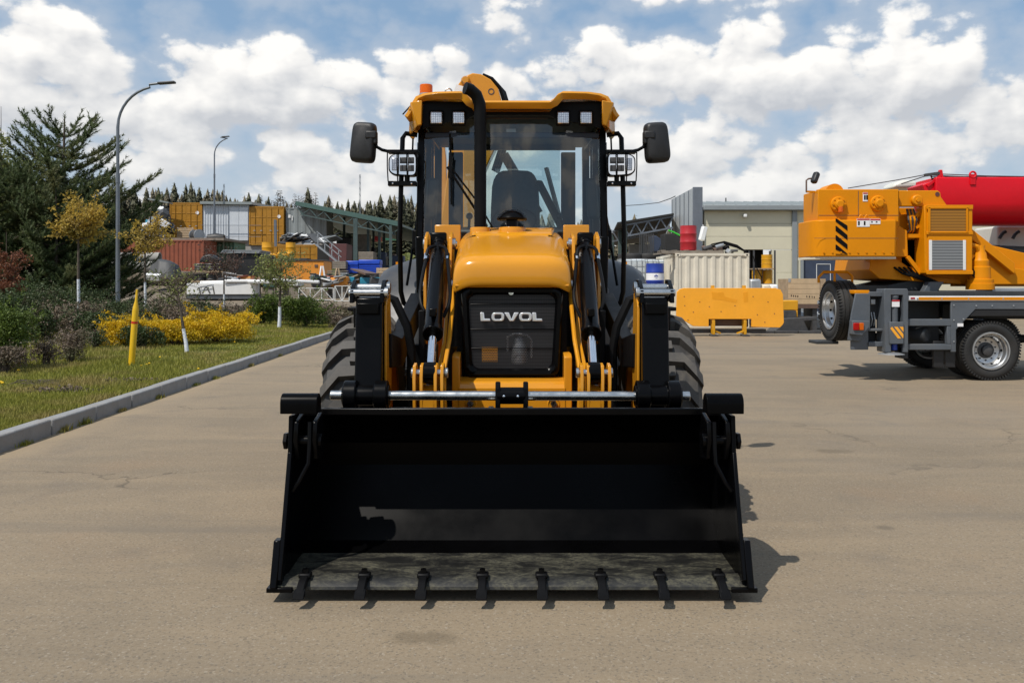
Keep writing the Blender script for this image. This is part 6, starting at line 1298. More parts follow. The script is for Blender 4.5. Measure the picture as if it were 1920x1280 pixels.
# wooden box, blue crates, boards, teal box
d = 46.
WB = thing('wooden_box', 'weathered wooden box left of the blue crates', 'box', P(635, 520, d))
for k in range(4): m = MB(); m.box(PX(623, d), PX(648, d), d, d + .7, PZ(504 - 3.6 * k, d) + .01, PZ(500.4 - 3.6 * k, d)); m.build('plank', WOODG, WB)
for k in range(3): m = MB(); m.obox(P(634, 508 + 3 * k, d - .1), (1.1, .4, .05), (0, 0, .1 * k)); m.build('lower_board', WOODG, WB)
m = MB(); m.box(PX(620, d), PX(650, d), d, d + .6, PZ(545, d), PZ(517, d)); m.build('trestle', WOODG, WB)
for px0, px1, py0, lb in ((649, 672, 489, 'smaller bright blue plastic crate next to the wooden box'), (673, 712, 487, 'larger bright blue plastic crate beside the canopy')):
    t = thing('blue_crate', lb, 'crate', P((px0 + px1) / 2, 512, d + .6)); dd = d + .6
    m = MB(); m.box(PX(px0, dd), PX(px1, dd), dd, dd + .9, PZ(512, dd), PZ(py0 + 9, dd)); m.build('crate_body', BLUE, t, bevel=.03)
    m = MB(); m.box(PX(px0 - .6, dd), PX(px1 + .6, dd), dd - .04, dd + .94, PZ(py0 + 9, dd) + .003, PZ(py0, dd)); m.build('crate_lid', BLUE, t, bevel=.05)
    for k in range(3): m = MB(); m.box(PX(px0, dd) , PX(px1, dd), dd - .02, dd - .001, PZ(500 + 4 * k, dd), PZ(498.5 + 4 * k, dd)); m.build('rib', BLUE, t)
lblock('crate_support', 'dark trestle under the bright blue crates', 'trestle', 648, 714, 512.5, 545, 46.8, .8, WOODG, 0)
m = MB(); m.add([tuple(P(657, 503, 44)), tuple(P(685, 512, 43.2)), tuple(P(710, 513, 44.2)), tuple(P(680, 505, 45)), tuple(P(657, 505, 44)), tuple(P(685, 516, 43.2)), tuple(P(710, 515, 44.2)), tuple(P(680, 507, 45))], [(0, 1, 2, 3), (4, 5, 6, 7), (0, 1, 5, 4), (1, 2, 6, 5), (2, 3, 7, 6), (3, 0, 4, 7)]); tag(m.build('brown_sheet', BROWN, smooth=0), 'bent brown sheet draped before the blue crates', 'sheet')
lblock('teal_box', 'teal plastic box under the brown sheet, left', 'box', 648, 664, 519, 532, 43.5, .5, TEALB, .02); lblock('teal_box', 'wide teal plastic box under the brown sheet, right', 'box', 675, 722, 520, 534, 43.6, .6, TEALB, .02)
p_ = pallet('pallet', 'pale wood pallet stack right of the blue crates', PX(726, 45), 45, PZ(512, 45), 1.0, .8, PLY); p_ = pallet('pallet', 'pale wood pallet topmost of its stack beside blue crates', PX(726, 45), 45, PZ(512, 45) + .14, 1.0, .8, PLY)
lblock('timber_stack', 'timber stack below the pale pallet stack', 'timber', 711, 742, 512.5, 540, 44.6, .8, WOODG, 0)
m = MB(); m.box(PX(742, 36), PX(749, 36), 36, 36.2, 1.2, PZ(491, 36)); m.box(PX(749, 36), PX(766, 36), 36.0, 36.15, PZ(507, 36), PZ(503, 36)); m.box(PX(743, 36), PX(748, 36), 36.02, 36.18, 0, 1.2); tag(m.build('yellow_stand', YEL2), 'yellow steel frame standing beside the loader left fender', 'frame')
for k, (px, py) in enumerate(((604, 511), (633, 515))):
    t = thing('trestle', ('white and red A-frame trestle before the orange skip', 'wooden A-frame trestle leaning beside the orange skip')[k], 'trestle', P(px, 527, 44.)); mt = (WHITE, WOOD)[k]
    for a in (-6, 6): m = MB(); m.bar(P(px + a, 527, 44), P(px + a * .25, py - 12, 44.2), .06); m.build('leg', mt, t)
    m = MB(); m.bar(P(px - 4, 519, 44), P(px + 4, 519, 44), .05); m.build('crossbar', (REDR, WOOD)[k], t)
for k in range(16):
    m = MB(); px = random.uniform(610, 665); m.obox(P(px, random.uniform(522, 531), 43 + random.random()), (random.uniform(.3, 1.1), random.uniform(.2, .5), .05), (random.uniform(-.5, .5), random.uniform(-.6, .6), random.random() * 3)); tag(m.build('scrap_board', random.choice([WOOD, WOODG, WHITE, BROWN, GALV])), 'loose scrap board lying on the steel frames', 'board', 'loose scrap boards')
# white steel frames and long white beams on the ground
d = 40.
def lattice(label, px0, px1, py0, py1, d, n=4):
    t = thing('lattice_truss', label, 'truss', P((px0 + px1) / 2, py1, d), 'white steel frames'); dw = .028
    for yy in (d, d + .8):
        for py in (py0, py1 - 1): m = MB(); m.bar(P(px0, py, yy), P(px1, py, yy), dw); m.build('chord', WHITE, t)
        for k in range(n + 1):
            a = px0 + (px1 - px0) * k / n; m = MB(); m.bar(P(a, py0, yy), P(a, py1, yy), dw); m.build('upright', WHITE, t)
            if k < n: b_ = px0 + (px1 - px0) * (k + 1) / n; m = MB(); m.bar(P(a, py1 if k % 2 else py0, yy), P(b_, py0 if k % 2 else py1, yy), dw * .8); m.build('diagonal', WHITE, t)
lattice('white lattice truss under the orange skip', 560, 625, 540, 563, 39.5, 3); lattice('white lattice truss beside the loader tyre', 628, 668, 536, 565, 37., 3)
m = MB(); m.box(PX(350, 42), PX(480, 42), 42, 42.6, PZ(552, 42), PZ(531, 42)); tag(m.build('panel_stack', WHITE, bevel=.02), 'long white sandwich panel stack below the coils', 'panel')
m = MB(); m.box(PX(348, 42), PX(482, 42), 42.05, 42.7, PZ(560, 42), PZ(552.5, 42)); tag(m.build('panel_bearer', GREY), 'grey bearer under the white sandwich panels', 'bearer')
for k in range(4): m = MB(); m.obox(P(420 + 45 * k, 529 - (k % 2) * 2, 42.5 - .3 * k), (2.2, .5, .16), (0, R(1.2 * (k - 1)), .05 * k)); tag(m.build('white_bundle', WHITE, bevel=.05), 'white film wrapped beam lying on the frames', 'beam', 'white wrapped beams')
t = thing('sawhorse', 'grey steel sawhorse standing before the white panels', 'sawhorse', P(388, 552, 38.))
for a, b_ in (((373, 538), (376, 551)), ((399, 535), (402, 551)), ((386, 536), (380, 550)), ((386, 536), (394, 550)), ((371, 539), (401, 534)), ((373, 545), (400, 542))): m = MB(); m.bar(P(*a, 38.), P(*b_, 38.3), .05); m.build('bar', GALV, t)
# mixed clutter between the skip, the frames and the crates
CL = [('grey', GALV), ('dark', DARKST), ('brown', WOODG), ('white', WHITE), ('rust red', RUST), ('pale wood', PLY), ('orange', ORNG2), ('black', TARP), ('green', TEAL)]
refs = [(432, 'wrapped stack'), (470, 'white beams'), (510, 'orange skip corner'), (548, 'middle of the skip'), (588, 'skip hook'), (615, 'trestles'), (645, 'wooden box'), (690, 'blue crates'), (728, 'pale pallets')]
for k in range(27):
    px, rf = refs[k % 9]; nm, mt = CL[(k * 4 + k // 9) % 9]; row = k // 9; dd = 43.2 + .9 * row + random.random() * .5; q = px + random.uniform(-12, 12); py = 529 - 3.2 * row + random.uniform(-1.5, 1.5); w_ = random.uniform(.35, 1.1); h_ = random.uniform(.18, .5)
    t = thing('clutter_item', '%s item in the %s clutter row near the %s' % (nm, ('front', 'second', 'rear')[row], rf), 'yard clutter', P(q, py, dd)); c = P(q, py, dd)
    m = MB(); m.obox(c, (w_, random.uniform(.3, .7), h_), (random.uniform(-.12, .12), random.uniform(-.12, .12), random.uniform(-.6, .6))); m.build('body', mt, t, bevel=.03)
    m = MB(); m.obox(c + V((random.uniform(-.15, .15), -.1, h_ * .62)), (w_ * .6, .3, .07), (0, random.uniform(-.2, .2), random.uniform(-.8, .8))); m.build('top_piece', CL[(k + 3) % 9][1], t)
    m = MB(); m.box(c.x - w_ * .3, c.x + w_ * .3, c.y - .15, c.y + .15, hT(c.x, c.y) - .1, c.z - h_ * .3); m.build('support', WOODG, t)
# long green canopy
GCN = thing('open_canopy', 'long green open-sided canopy with truss roof in storage yard', 'canopy', P(650, 500, 62))
A0, A1 = P(555, 384, 66), P(752, 424, 60)        # front eave
B0, B1 = V((A0.x - 3, 100, A0.z - .6)), V((A1.x + 2, 96, A1.z - .6))
m = MB(); m.add([tuple(A0), tuple(A1), tuple(B1 + V((0, 0, .6))), tuple(B0 + V((0, 0, .6)))] + [tuple(q + V((0, 0, .16))) for q in (A0, A1, B1 + V((0, 0, .6)), B0 + V((0, 0, .6)))], [(0, 1, 2, 3), (4, 5, 6, 7), (0, 1, 5, 4), (1, 2, 6, 5), (2, 3, 7, 6), (3, 0, 4, 7)]); m.build('roof', TEAL, GCN)
m = MB(); m.bar(A0 + V((0, -.1, .12)), A1 + V((0, -.1, .12)), .06, .32); m.build('fascia', paint('fascia_green', (.05, .10, .088), .5, .1), GCN)
def lerp(a, b_, t): return a + (b_ - a) * t
N_ = 7
for k in range(N_):
    a, b_ = lerp(A0, A1, k / N_), lerp(A0, A1, (k + 1) / N_); mid = lerp(a, b_, .5) - V((0, 0, .6)); a = a - V((0, 0, .1)); b_ = b_ - V((0, 0, .1))
    m = MB(); m.bar(a, mid, .06); m.build('web', TEALP, GCN); m = MB(); m.bar(mid, b_, .06); m.build('web', TEALP, GCN)
m = MB(); m.bar(lerp(A0, A1, .05) - V((0, 0, .65)), lerp(A0, A1, .95) - V((0, 0, .65)), .08); m.build('bottom_chord', TEALP, GCN)
for px, py, dd in ((666, 500, 58.), (690, 495, 66.), (711, 498, 64.), (732, 505, 60.), (645, 492, 72.), (700, 490, 76.), (720, 490, 75), (745, 490, 74)):
    top = PZ(384 + (px - 555) * .203 + 3, dd); m = MB(); w_ = .13 if dd < 60 else .09; x_ = PX(px, dd); m.box(x_ - w_, x_ + w_, dd, dd + .2, PZ(py, dd) - 1, top); m.build('post', TEALP, GCN)
# stores under the canopy
for k in range(26):
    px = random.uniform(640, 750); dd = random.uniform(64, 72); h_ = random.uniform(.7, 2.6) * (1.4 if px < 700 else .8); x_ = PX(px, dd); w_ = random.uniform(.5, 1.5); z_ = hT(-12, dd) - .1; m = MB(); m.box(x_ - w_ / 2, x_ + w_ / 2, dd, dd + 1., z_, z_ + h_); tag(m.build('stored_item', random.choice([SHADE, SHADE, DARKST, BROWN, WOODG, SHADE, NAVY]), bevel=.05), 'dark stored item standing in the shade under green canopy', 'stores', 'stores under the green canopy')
lblock('stacked_boxes', 'stacked brown boxes under the green canopy', 'boxes', 672, 700, 472, 500, 62., 1.5, WOODG)
lblock('far_white_wall', 'white wall far behind the green canopy', 'wall', 600, 690, 447, 470, 110., 2., WHITE, 0)
lblock('far_green_container', 'distant green container behind the canopy posts', 'container', 714, 750, 440, 450, 100., 2., paint('far_green', (.03, .16, .10), .5, .1), 0)
lblock('far_red_truck', 'distant red vehicle body behind the canopy posts', 'vehicle', 699, 712, 440, 452, 98., 2., REDR, .1)
lblock('far_white_shed', 'distant pale shed roof behind the canopy', 'shed', 706, 752, 426, 438, 105., 3., WHITE, 0)
# lamp posts
def lamp(label, x, y, h, reach):
    t = thing('street_lamp', label, 'street lamp', (x, y, hT(x, y) - .05), 'lamp posts by the yard', world=False); z = h
    m = MB(); m.cyl((0, 0, 0), (0, 0, h * .62), .075, .06, 14); m.build('lower_post', LAMPG, t)
    m = MB(); rr = h * .17; pts = [(0, 0, h * .6), (0, 0, h - rr)] + [(rr * (1 - math.cos(a)), 0, h - rr + rr * math.sin(a)) for a in np.linspace(.2, 1.35, 8)] + [(reach * .75, 0, h + .06), (reach, 0, h + .10)]
    m.tube(pts, [.05] * 2 + [.042] * 10, 10); m.build('upper_arm', LAMPG, t)
    m = MB(); m.obox((reach + .22, 0, h + .11), (.55, .20, .07), (0, R(-4), 0)); m.build('lamp_head', DARKST, t, bevel=.025)
    m = MB(); m.cyl((0, 0, h * .60), (0, 0, h * .64), .07, n=14); m.build('collar', LAMPG, t)
    return t
lamp('tall curved street lamp rising out of the pine', -12.65, 28., 7.75, 1.35); l2 = lamp('farther curved street lamp before the white shed', PX(402, 65.2), 65.2, 7.45, .62); l2.location.z = PZ(446, 65.2)
# thin far masts
for px, py0, dd, lb in ((675, 327, 160., 'thin lattice mast on the skyline left of mirror'), (420, 345, 170., 'thin pylon mast above the far wood')):
    t = thing('mast', lb, 'mast', P(px, 430, dd))
    for s in (-1, 1): m = MB(); m.bar(P(px + s * 1.3, 430, dd), P(px + s * 1.0, py0, dd), .07); m.build('mast_leg', LAMPG, t)
    for k in range(9): m = MB(); y0 = py0 + (430 - py0) * k / 9; m.bar(P(px - 1.2, y0, dd), P(px + 1.2, y0 + 9, dd), .05); m.build('lattice', LAMPG, t)
# yellow gas marker post
g0 = P(246, 683, 14.9); zg = hT(g0.x, 14.9)
MP = thing('marker_post', 'leaning yellow marker post with red band on the lawn', 'marker post', (g0.x, 14.9, zg - .04)); MP_t = V((.075, .0, 1.0)).normalized()
bs = V((g0.x, 14.9, zg - .04)); m = MB(); m.lathe([(0, 0), (.052, 0), (.052, .98), (.045, 1.04), (.022, 1.15), (.018, 1.34), (.0, 1.345)], bs, MP_t, 20); m.build('post', MARK, MP, smooth=40)
m = MB(); m.lathe([(.054, .76), (.054, .80)], bs, MP_t, 20); m.build('red_band', MREDM, MP, smooth=40)

# ---------------------------------------------------------------- vegetation
def leaves(centres, size, per, spread, flat=.6, seed=1, quad=True):
    """leaf-sized faces scattered about the centres; returns vertices and faces"""
    r = np.random.default_rng(seed); c = np.repeat(np.asarray(centres, float), per, 0); n = len(c)
    c = c + r.normal(0, 1, (n, 3)) * np.asarray(spread)
    a = r.normal(0, 1, (n, 3)); a /= np.linalg.norm(a, axis=1)[:, None]; b_ = r.normal(0, 1, (n, 3)); b_ -= a * (a * b_).sum(1)[:, None]; b_ /= np.linalg.norm(b_, axis=1)[:, None]
    s = size * (.6 + .8 * r.random(n))[:, None]
    v = np.stack([c - a * s, c + b_ * s * flat, c + a * s, c - b_ * s * flat], 1).reshape(-1, 3)
    return v, np.arange(n * 4).reshape(-1, 4)
def branch_pts(p, q, bend, n=5, seed=0):
    r = random.Random(seed); out = []
    for k in range(n + 1):
        t = k / n; out.append(V(p).lerp(V(q), t) + V((r.uniform(-1, 1), r.uniform(-1, 1), r.uniform(-.4, .8))) * bend * math.sin(math.pi * t))
    return out
PINE = leafmat('pine_needles', (.060, .092, .032), (.105, .135, .050), (.15, .155, .062), trans=.3, scale=.5)
PINES = leafmat('pine_shoots', (.16, .12, .05), (.20, .16, .07), trans=.1)
LFY = leafmat('yellow_leaf', (.50, .34, .05), (.42, .29, .06), (.34, .26, .07), trans=.35)
LFG = leafmat('pale_leaf', (.19, .22, .065), (.27, .28, .10), (.15, .18, .06), trans=.35)
LFP = leafmat('purple_leaf', (.085, .045, .04), (.13, .075, .055), trans=.3)
LFR = leafmat('rust_leaf', (.16, .055, .03), (.22, .09, .045), trans=.3)
LFB = leafmat('bush_leaf', (.070, .115, .018), (.13, .175, .032), (.09, .13, .026), trans=.2)
LFD = leafmat('dark_bush_leaf', (.034, .056, .018), (.062, .090, .030), (.085, .075, .04), trans=.15)
LFBR = leafmat('brown_twig', (.14, .105, .078), (.20, .15, .11), (.10, .105, .05), trans=.1)
FORS = leafmat('forsythia', (.58, .37, .008), (.66, .45, .014), (.40, .28, .01), trans=.3, scale=2.5)

def pine_mesh(h, seed, rad=.40, bare_top=True):
    """trunk + whorls of branches carrying bottle-brush needle shoots"""
    r = random.Random(seed); tr = MB(); tr.tube([(0, 0, 0), (.03, .02, h * .4), (0, .03, h * .75), (0, 0, h * .97)], [h * .018, h * .014, h * .008, h * .003], 8)
    shoots = []
    nw = int(h * 2.6)
    for w in range(nw):
        z = h * (.07 + .86 * (w / nw) ** .92); k = 5 if z < h * .8 else 4; f = 1 - z / h
        Lb = h * rad * min(1.0, (f * 1.7) ** .75 + .06) * r.uniform(.8, 1.12); a0 = r.random() * 6.28
        for j_ in range(k):
            a = a0 + 6.283 * j_ / k + r.uniform(-.3, .3); up = .25 + .75 * (z / h) ** 2; Ll = Lb * r.uniform(.75, 1.15)
            tip = V((math.cos(a) * Ll, math.sin(a) * Ll, z + Ll * up * r.uniform(.6, 1.1))); st_ = V((0, 0, z)); n_ = max(3, int(Ll / .22)); pts = [st_.lerp(tip, t / n_) + V((0, 0, -.10 * Ll * math.sin(math.pi * t / n_))) for t in range(n_ + 1)]
            tr.tube([pts[0], pts[n_ // 2], pts[-1]], [.006 * h * (.4 + f), .004 * h * (.4 + f), .006], 4)
            for t in range(1, n_ + 1):
                if t / n_ < .12 and f > .3: continue
                d_ = (pts[t] - pts[t - 1]).normalized(); shoots.append((pts[t - 1], pts[t]))
                for s in (-1, 1):
                    if r.random() < .95:
                        sd = d_.cross(V((0, 0, 1))).normalized() * s; e = pts[t] + (sd * .65 + d_ * .75 + V((0, 0, r.uniform(.1, .6)))) * r.uniform(.22, .46) * min(1., .5 + Ll * .3); shoots.append((pts[t], e))
                        if r.random() < .5: e2 = pts[t] + (d_ * .9 + sd * .2 + V((0, 0, r.uniform(.3, .8)))) * r.uniform(.2, .36); shoots.append((pts[t], e2))
    shoots.append((V((0, 0, h * .9)), V((0, 0, h))))
    rr = np.random.default_rng(seed); A = np.array([tuple(a) for a, b_ in shoots]); B = np.array([tuple(b_) for a, b_ in shoots]); per = 46
    n = len(A) * per; t = rr.random(n); i = np.repeat(np.arange(len(A)), per); base_ = A[i] + (B - A)[i] * t[:, None]
    ax = (B - A); ax /= np.linalg.norm(ax, axis=1)[:, None] + 1e-9; rd = rr.normal(0, 1, (n, 3)); rd -= ax[i] * (rd * ax[i]).sum(1)[:, None]; rd /= np.linalg.norm(rd, axis=1)[:, None]
    ln = .105 * (.7 + .6 * rr.random(n)); tip = base_ + (rd * .75 + ax[i] * .75) * ln[:, None]; sd = np.cross(rd, ax[i]) * .0125
    v = np.stack([base_ - sd, base_ + sd, tip], 1).reshape(-1, 3)
    return tr, v, np.arange(n * 3).reshape(-1, 3)
PM = [pine_mesh(6.0, 3, .39), pine_mesh(6.0, 11, .44)]
pine_src = []
def make_pine(label, k, loc, sc, rz):
    if k >= len(pine_src):
        t = thing('pine_tree', label, 'pine tree', loc, 'pines behind the lawn', rz, world=False); tr, v, f = PM[k]
        tr.build('trunk', BARK, t, smooth=50); raw_mesh('crown', v, f, PINE, t); pine_src.append(t); t.scale = (sc,) * 3; return t
    return copy_tree(pine_src[k], None, loc, rz, sc, label)
def gp(px, d, dz=0.): x = PX(px, d); return (x, d, hT(x, d) + dz)
make_pine('tallest pine tree, its bare leader rising above the others', 0, gp(121, 32.), 1.26, 1.3)
make_pine('broad pine tree leaning out towards the street lamp', 1, gp(158, 32.5), .86, .4)
make_pine('pine tree left of the tallest one', 1, gp(55, 30.5), .92, 2.0); make_pine('short pine tree at the picture edge', 1, gp(-15, 29.), .84, 3.3)
make_pine('low dark pine behind the yellow-leaved sapling', 1, gp(105, 30.), .78, 4.3); make_pine('small pine filling the gap by the red container', 1, gp(192, 33.), .62, 5.1); make_pine('dark pine behind the left shrubs', 0, gp(20, 33.), .98, .9)

def small_tree(label, px, d, hh, cr, leafm, nl, lsize, white=True, lean=(0, 0), stem=.04, seed=1, group=None, sparse=1.0, crown_h=.45, name='young_tree', cat='tree'):
    b0 = V(gp(px, d, -.05)); t = thing(name, label, cat, tuple(b0), group); r = random.Random(seed)
    top = b0 + V((lean[0], lean[1], hh)); fork = b0.lerp(top, 1 - crown_h); wz = b0.lerp(fork, .62 if white else 0)
    m = MB(); m.tube([wz, b0.lerp(fork, .85), fork, fork.lerp(top, .5), top], [stem * .8, stem * .7, stem * .6, stem * .3, .006], 8); m.build('trunk', BARK, t, smooth=50)
    if white: m = MB(); m.tube([b0, b0.lerp(wz, .5) + V((.01, 0, 0)), wz], [stem * 1.15, stem * .95, stem * .82], 8); m.build('painted_trunk', BARKW, t, smooth=50)
    br = MB(); cs = []
    for k in range(16):
        z = r.uniform(.0, .85); s0 = fork.lerp(top, z * .6); a = r.random() * 6.283; L_ = cr * r.uniform(.6, 1.05) * (1 - .35 * z); e = s0 + V((math.cos(a) * L_, math.sin(a) * L_, r.uniform(.1, .55) * cr + z * .3 * cr))
        pts = branch_pts(s0, e, .12 * cr, 4, seed * 50 + k); br.tube(pts, [.014, .011, .009, .007, .004], 4)
        for p in pts[1:]:
            cs.append(p)
            for q in range(2): e2 = p + V((r.gauss(0, 1), r.gauss(0, 1), r.gauss(.3, .8))) * .22 * cr; br.tube([p, e2], [.006, .003], 3); cs += [p.lerp(e2, .6), e2]
    br.build('branches', BARK, t, smooth=0)
    v, f = leaves([tuple(c) for c in cs], lsize, max(1, int(nl / len(cs))), .07 * cr * sparse, .55, seed); raw_mesh('crown', v, f, leafm, t); return t
small_tree('yellow-leaved sapling with white trunk before the dark pines', 147, 25., 3.75, .90, LFY, 4200, .042, seed=3, crown_h=.34, stem=.05)
small_tree('yellow-leaved sapling with white trunk before the red container', 272, 28., 3.6, .80, LFY, 2400, .04, seed=5, crown_h=.34, stem=.045)
small_tree('purple-leaved sapling before the black wrapped stack', 420, 33., 3.1, .85, LFP, 1100, .036, seed=7, crown_h=.5)
small_tree('low apple tree with bent white trunk beside the yellow bush', 351, 17.7, 1.75, .72, LFG, 900, .026, lean=(-.30, .1), seed=9, crown_h=.52, stem=.04)
small_tree('apple tree with white trunk near the kerb end', 523, 27.3, 2.35, .95, LFG, 2600, .036, lean=(.05, .1), seed=12, crown_h=.5, stem=.055)
small_tree('pale green birch rising at the picture edge', 2, 31., 7.6, 1.5, LFG, 9000, .055, white=False, seed=14, crown_h=.65, stem=.08, sparse=1.8)
small_tree('rust-leaved sapling at the picture edge', 12, 21., 2.6, .55, LFR, 2400, .035, white=False, seed=16, crown_h=.6)

def bush(label, px, d, w, dp, h, leafm, n, size, seed=1, name='shrub', twig=True, top_only=False, group=None, zc=None):
    c = V(gp(px, d)); t = thing(name, label, 'shrub', tuple(c), group); r = np.random.default_rng(seed)
    # uneven outline: union of lumps
    k = 16; lc = np.stack([(r.random(k) - .5) * w * .72, (r.random(k) - .5) * dp * .72, h * (.16 + .52 * r.random(k))], 1); lr_ = np.stack([w * (.16 + .08 * r.random(k)), dp * (.16 + .08 * r.random(k)), h * (.24 + .10 * r.random(k))], 1)
    i = r.integers(0, k, n); u = r.normal(0, 1, (n, 3)); u /= np.linalg.norm(u, axis=1)[:, None]; u[:, 2] = np.where(u[:, 2] < -.6, -u[:, 2], u[:, 2]); rad_ = .55 + .5 * r.random(n) ** .5
    p = lc[i] + u * lr_[i] * rad_[:, None]; p[:, 2] = np.maximum(p[:, 2], .02 * r.random(n)); p += np.array(c)
    ns = 34; aa = r.random(ns) * 6.283; st0 = lc[r.integers(0, k, ns)]; dr_ = np.stack([np.cos(aa) * .55 * w, np.sin(aa) * .55 * dp, h * (.35 + .5 * r.random(ns))], 1) * (.45 + .35 * r.random(ns))[:, None]
    per_ = max(6, n // 260); j_ = np.repeat(np.arange(ns), per_); pp_ = st0[j_] + dr_[j_] * (.5 + .6 * r.random(len(j_)))[:, None] + r.normal(0, size * .9, (len(j_), 3)); pp_[:, 2] = np.maximum(pp_[:, 2], .02); p = np.concatenate([p, pp_ + np.array(c)])
    v, f = leaves(p, size, 1, .01, .55, seed + 1); raw_mesh('foliage', v, f, leafm, t)
    if twig:
        m = MB()
        for q in range(18): a = r.random() * 6.283; e = c + V((math.cos(a) * w * .4 * r.random(), math.sin(a) * dp * .4 * r.random(), h * (.5 + .4 * r.random()))); m.tube([c + V((math.cos(a) * .05, math.sin(a) * .05, 0)), c.lerp(e, .5) + V((0, 0, .05)), e], [.012, .008, .004], 4)
        m.build('stems', BARK, t, smooth=0)
    return t
FO = bush('long low forsythia bush in bright yellow bloom', 330, 19.9, 2.6, 1.4, .62, FORS, 17000, .022, 2)
bush('rear lobe of the bright yellow bloom beside the apple trunk', 405, 20.6, 1.6, 1.5, .76, FORS, 12000, .022, 4); bush('small yellow bloom bush behind the marker post', 232, 19.4, .85, .9, .62, FORS, 5500, .022, 6)
bush('dark leafy shrub between the yellow blooms', 268, 18.9, .9, .6, .52, LFD, 3500, .022, 8)
bush('rounded green bush at the left picture edge', -2, 14.2, 1.0, 1.0, 1.15, LFB, 15000, .019, 10); bush('dense dark green hedge ball behind the edge bush', 25, 20., 1.5, 1.3, 1.25, LFD, 9000, .028, 12)
bush('dark bushy shrub below the rounded edge bush', 8, 13.6, .6, .5, .5, LFBR, 2500, .018, 13)
bush('brown twiggy shrub on the lawn before the path', 132, 15.6, .75, .6, .62, LFBR, 4200, .016, 14); bush('small leafy brown shrub left of the twiggy one', 86, 14.9, .42, .4, .46, LFBR, 1800, .016, 16)
bush('round green bush left of the far apple tree', 492, 29.5, 1.1, 1.0, 1.15, LFB, 8000, .030, 18); bush('light green spreading bush beside the loader tyre', 572, 28.8, 1.5, 1.1, 1.15, LFB, 8000, .030, 20); bush('dark low shrub behind the light green bush', 600, 31., 1.6, 1., .7, LFBR, 4000, .03, 22)
for k, (px, d, w, h, mt) in enumerate(((190, 21.5, 1.8, .75, LFD), (150, 22.5, 1.6, .95, LFBR), (215, 24., 2.2, .95, LFD), (90, 21., 1.4, .8, LFBR), (250, 26., 1.8, .8, LFD), (385, 27., 1.6, .75, LFD), (440, 29., 1.5, .55, LFBR), (310, 25., 1.6, 1.0, LFBR), (60, 24., 2.4, 1.4, LFD), (125, 25., 2.4, 1.3, LFD), (185, 26.5, 2.2, 1.2, LFD), (5, 25, 2.4, 1.5, LFD), (335, 23, .9, .9, LFBR), (180, 18.6, .5, .5, LFD))):
    bush(('low dark shrub left of the marker post', 'brown shrub under the yellow sapling', 'dark shrub behind the marker post', 'brown shrub beside the paved path', 'dark shrub below the lamp post', 'dark shrub behind the forsythia bush', 'brown low shrub under the purple sapling', 'brown wiry shrub behind the apple tree', 'dark undergrowth left under the pines', 'dark undergrowth in the middle under the pines', 'dark undergrowth right under the pines', 'dark undergrowth at the edge under the pines', 'wiry brown shrub beside the bent white trunk', 'small dark shrub at the brown twiggy one')[k], px, d, w, w * .8, h, mt, int(2600 * w), .028 if d > 20 else .018, 30 + k)
for k, (px, d, w, h, mt) in enumerate(((455, 31.5, 1.8, .6, LFBR), (500, 32.5, 2.0, .55, LFD), (545, 33, 2.0, .7, LFBR), (590, 33, 2.0, .6, LFD), (635, 32, 1.8, .6, LFBR), (400, 31, 1.6, .7, LFBR), (640, 28.5, .9, .45, LFBR), (350, 30, 1.8, .9, LFD))):
    bush(('brown low shrub behind the round green bush', 'dark low shrub under the white lattice truss', 'brown low shrub behind the far apple tree', 'dark low shrub behind the light green bush tips', 'brown low shrub at the loader tyre', 'brown low shrub left of the purple sapling', 'small brown shrub closest to the loader tyre', 'dark shrub behind the bent apple tree')[k], px, d, w, w * .7, h, mt, int(2400 * w), .03, 80 + k)
# dead twigs and dandelions on the lawn
TW = thing('twig_pile', 'small pile of dead twigs and leaves on the lawn', 'twigs', gp(70, 12.1))
for k in range(26): a = random.random() * 3.14; c = V(gp(55 + random.uniform(-25, 50), 12.1 + random.uniform(-.25, .25), .02)); L_ = random.uniform(.05, .22); m = MB(); m.tube([c - V((math.cos(a), math.sin(a), 0)) * L_, c + V((0, 0, .03)), c + V((math.cos(a), math.sin(a), .1)) * L_], .004, 4); m.build('twig', BARK, TW)
bush('dry clump of dead leaves near the twig pile', 118, 11.2, .8, .2, .06, LFBR, 500, .018, 60, twig=False, name='leaf_clump'); bush('dry earth clump of dead leaves near the kerb', 232, 12.3, .6, .15, .05, LFBR, 300, .018, 61, twig=False, name='leaf_clump')
DAN = paint('dandelion', (.75, .48, .01), .7, .05)
for k, (px, d) in enumerate(((2, 12.0), (5, 11.9), (35, 13.6), (265, 14.4), (280, 14.8), (275, 14.6), (372, 13.9), (440, 20), (455, 21), (300, 16.))):
    c = V(gp(px, d)); m = MB(); m.sphere(c + V((0, 0, .05)), (.022, .022, .012), 8, 5); m.tube([c, c + V((0, 0, .05))], .003, 4); tag(m.build('dandelion', DAN), 'yellow dandelion flower in the lawn grass', 'flower', 'dandelions in the lawn')

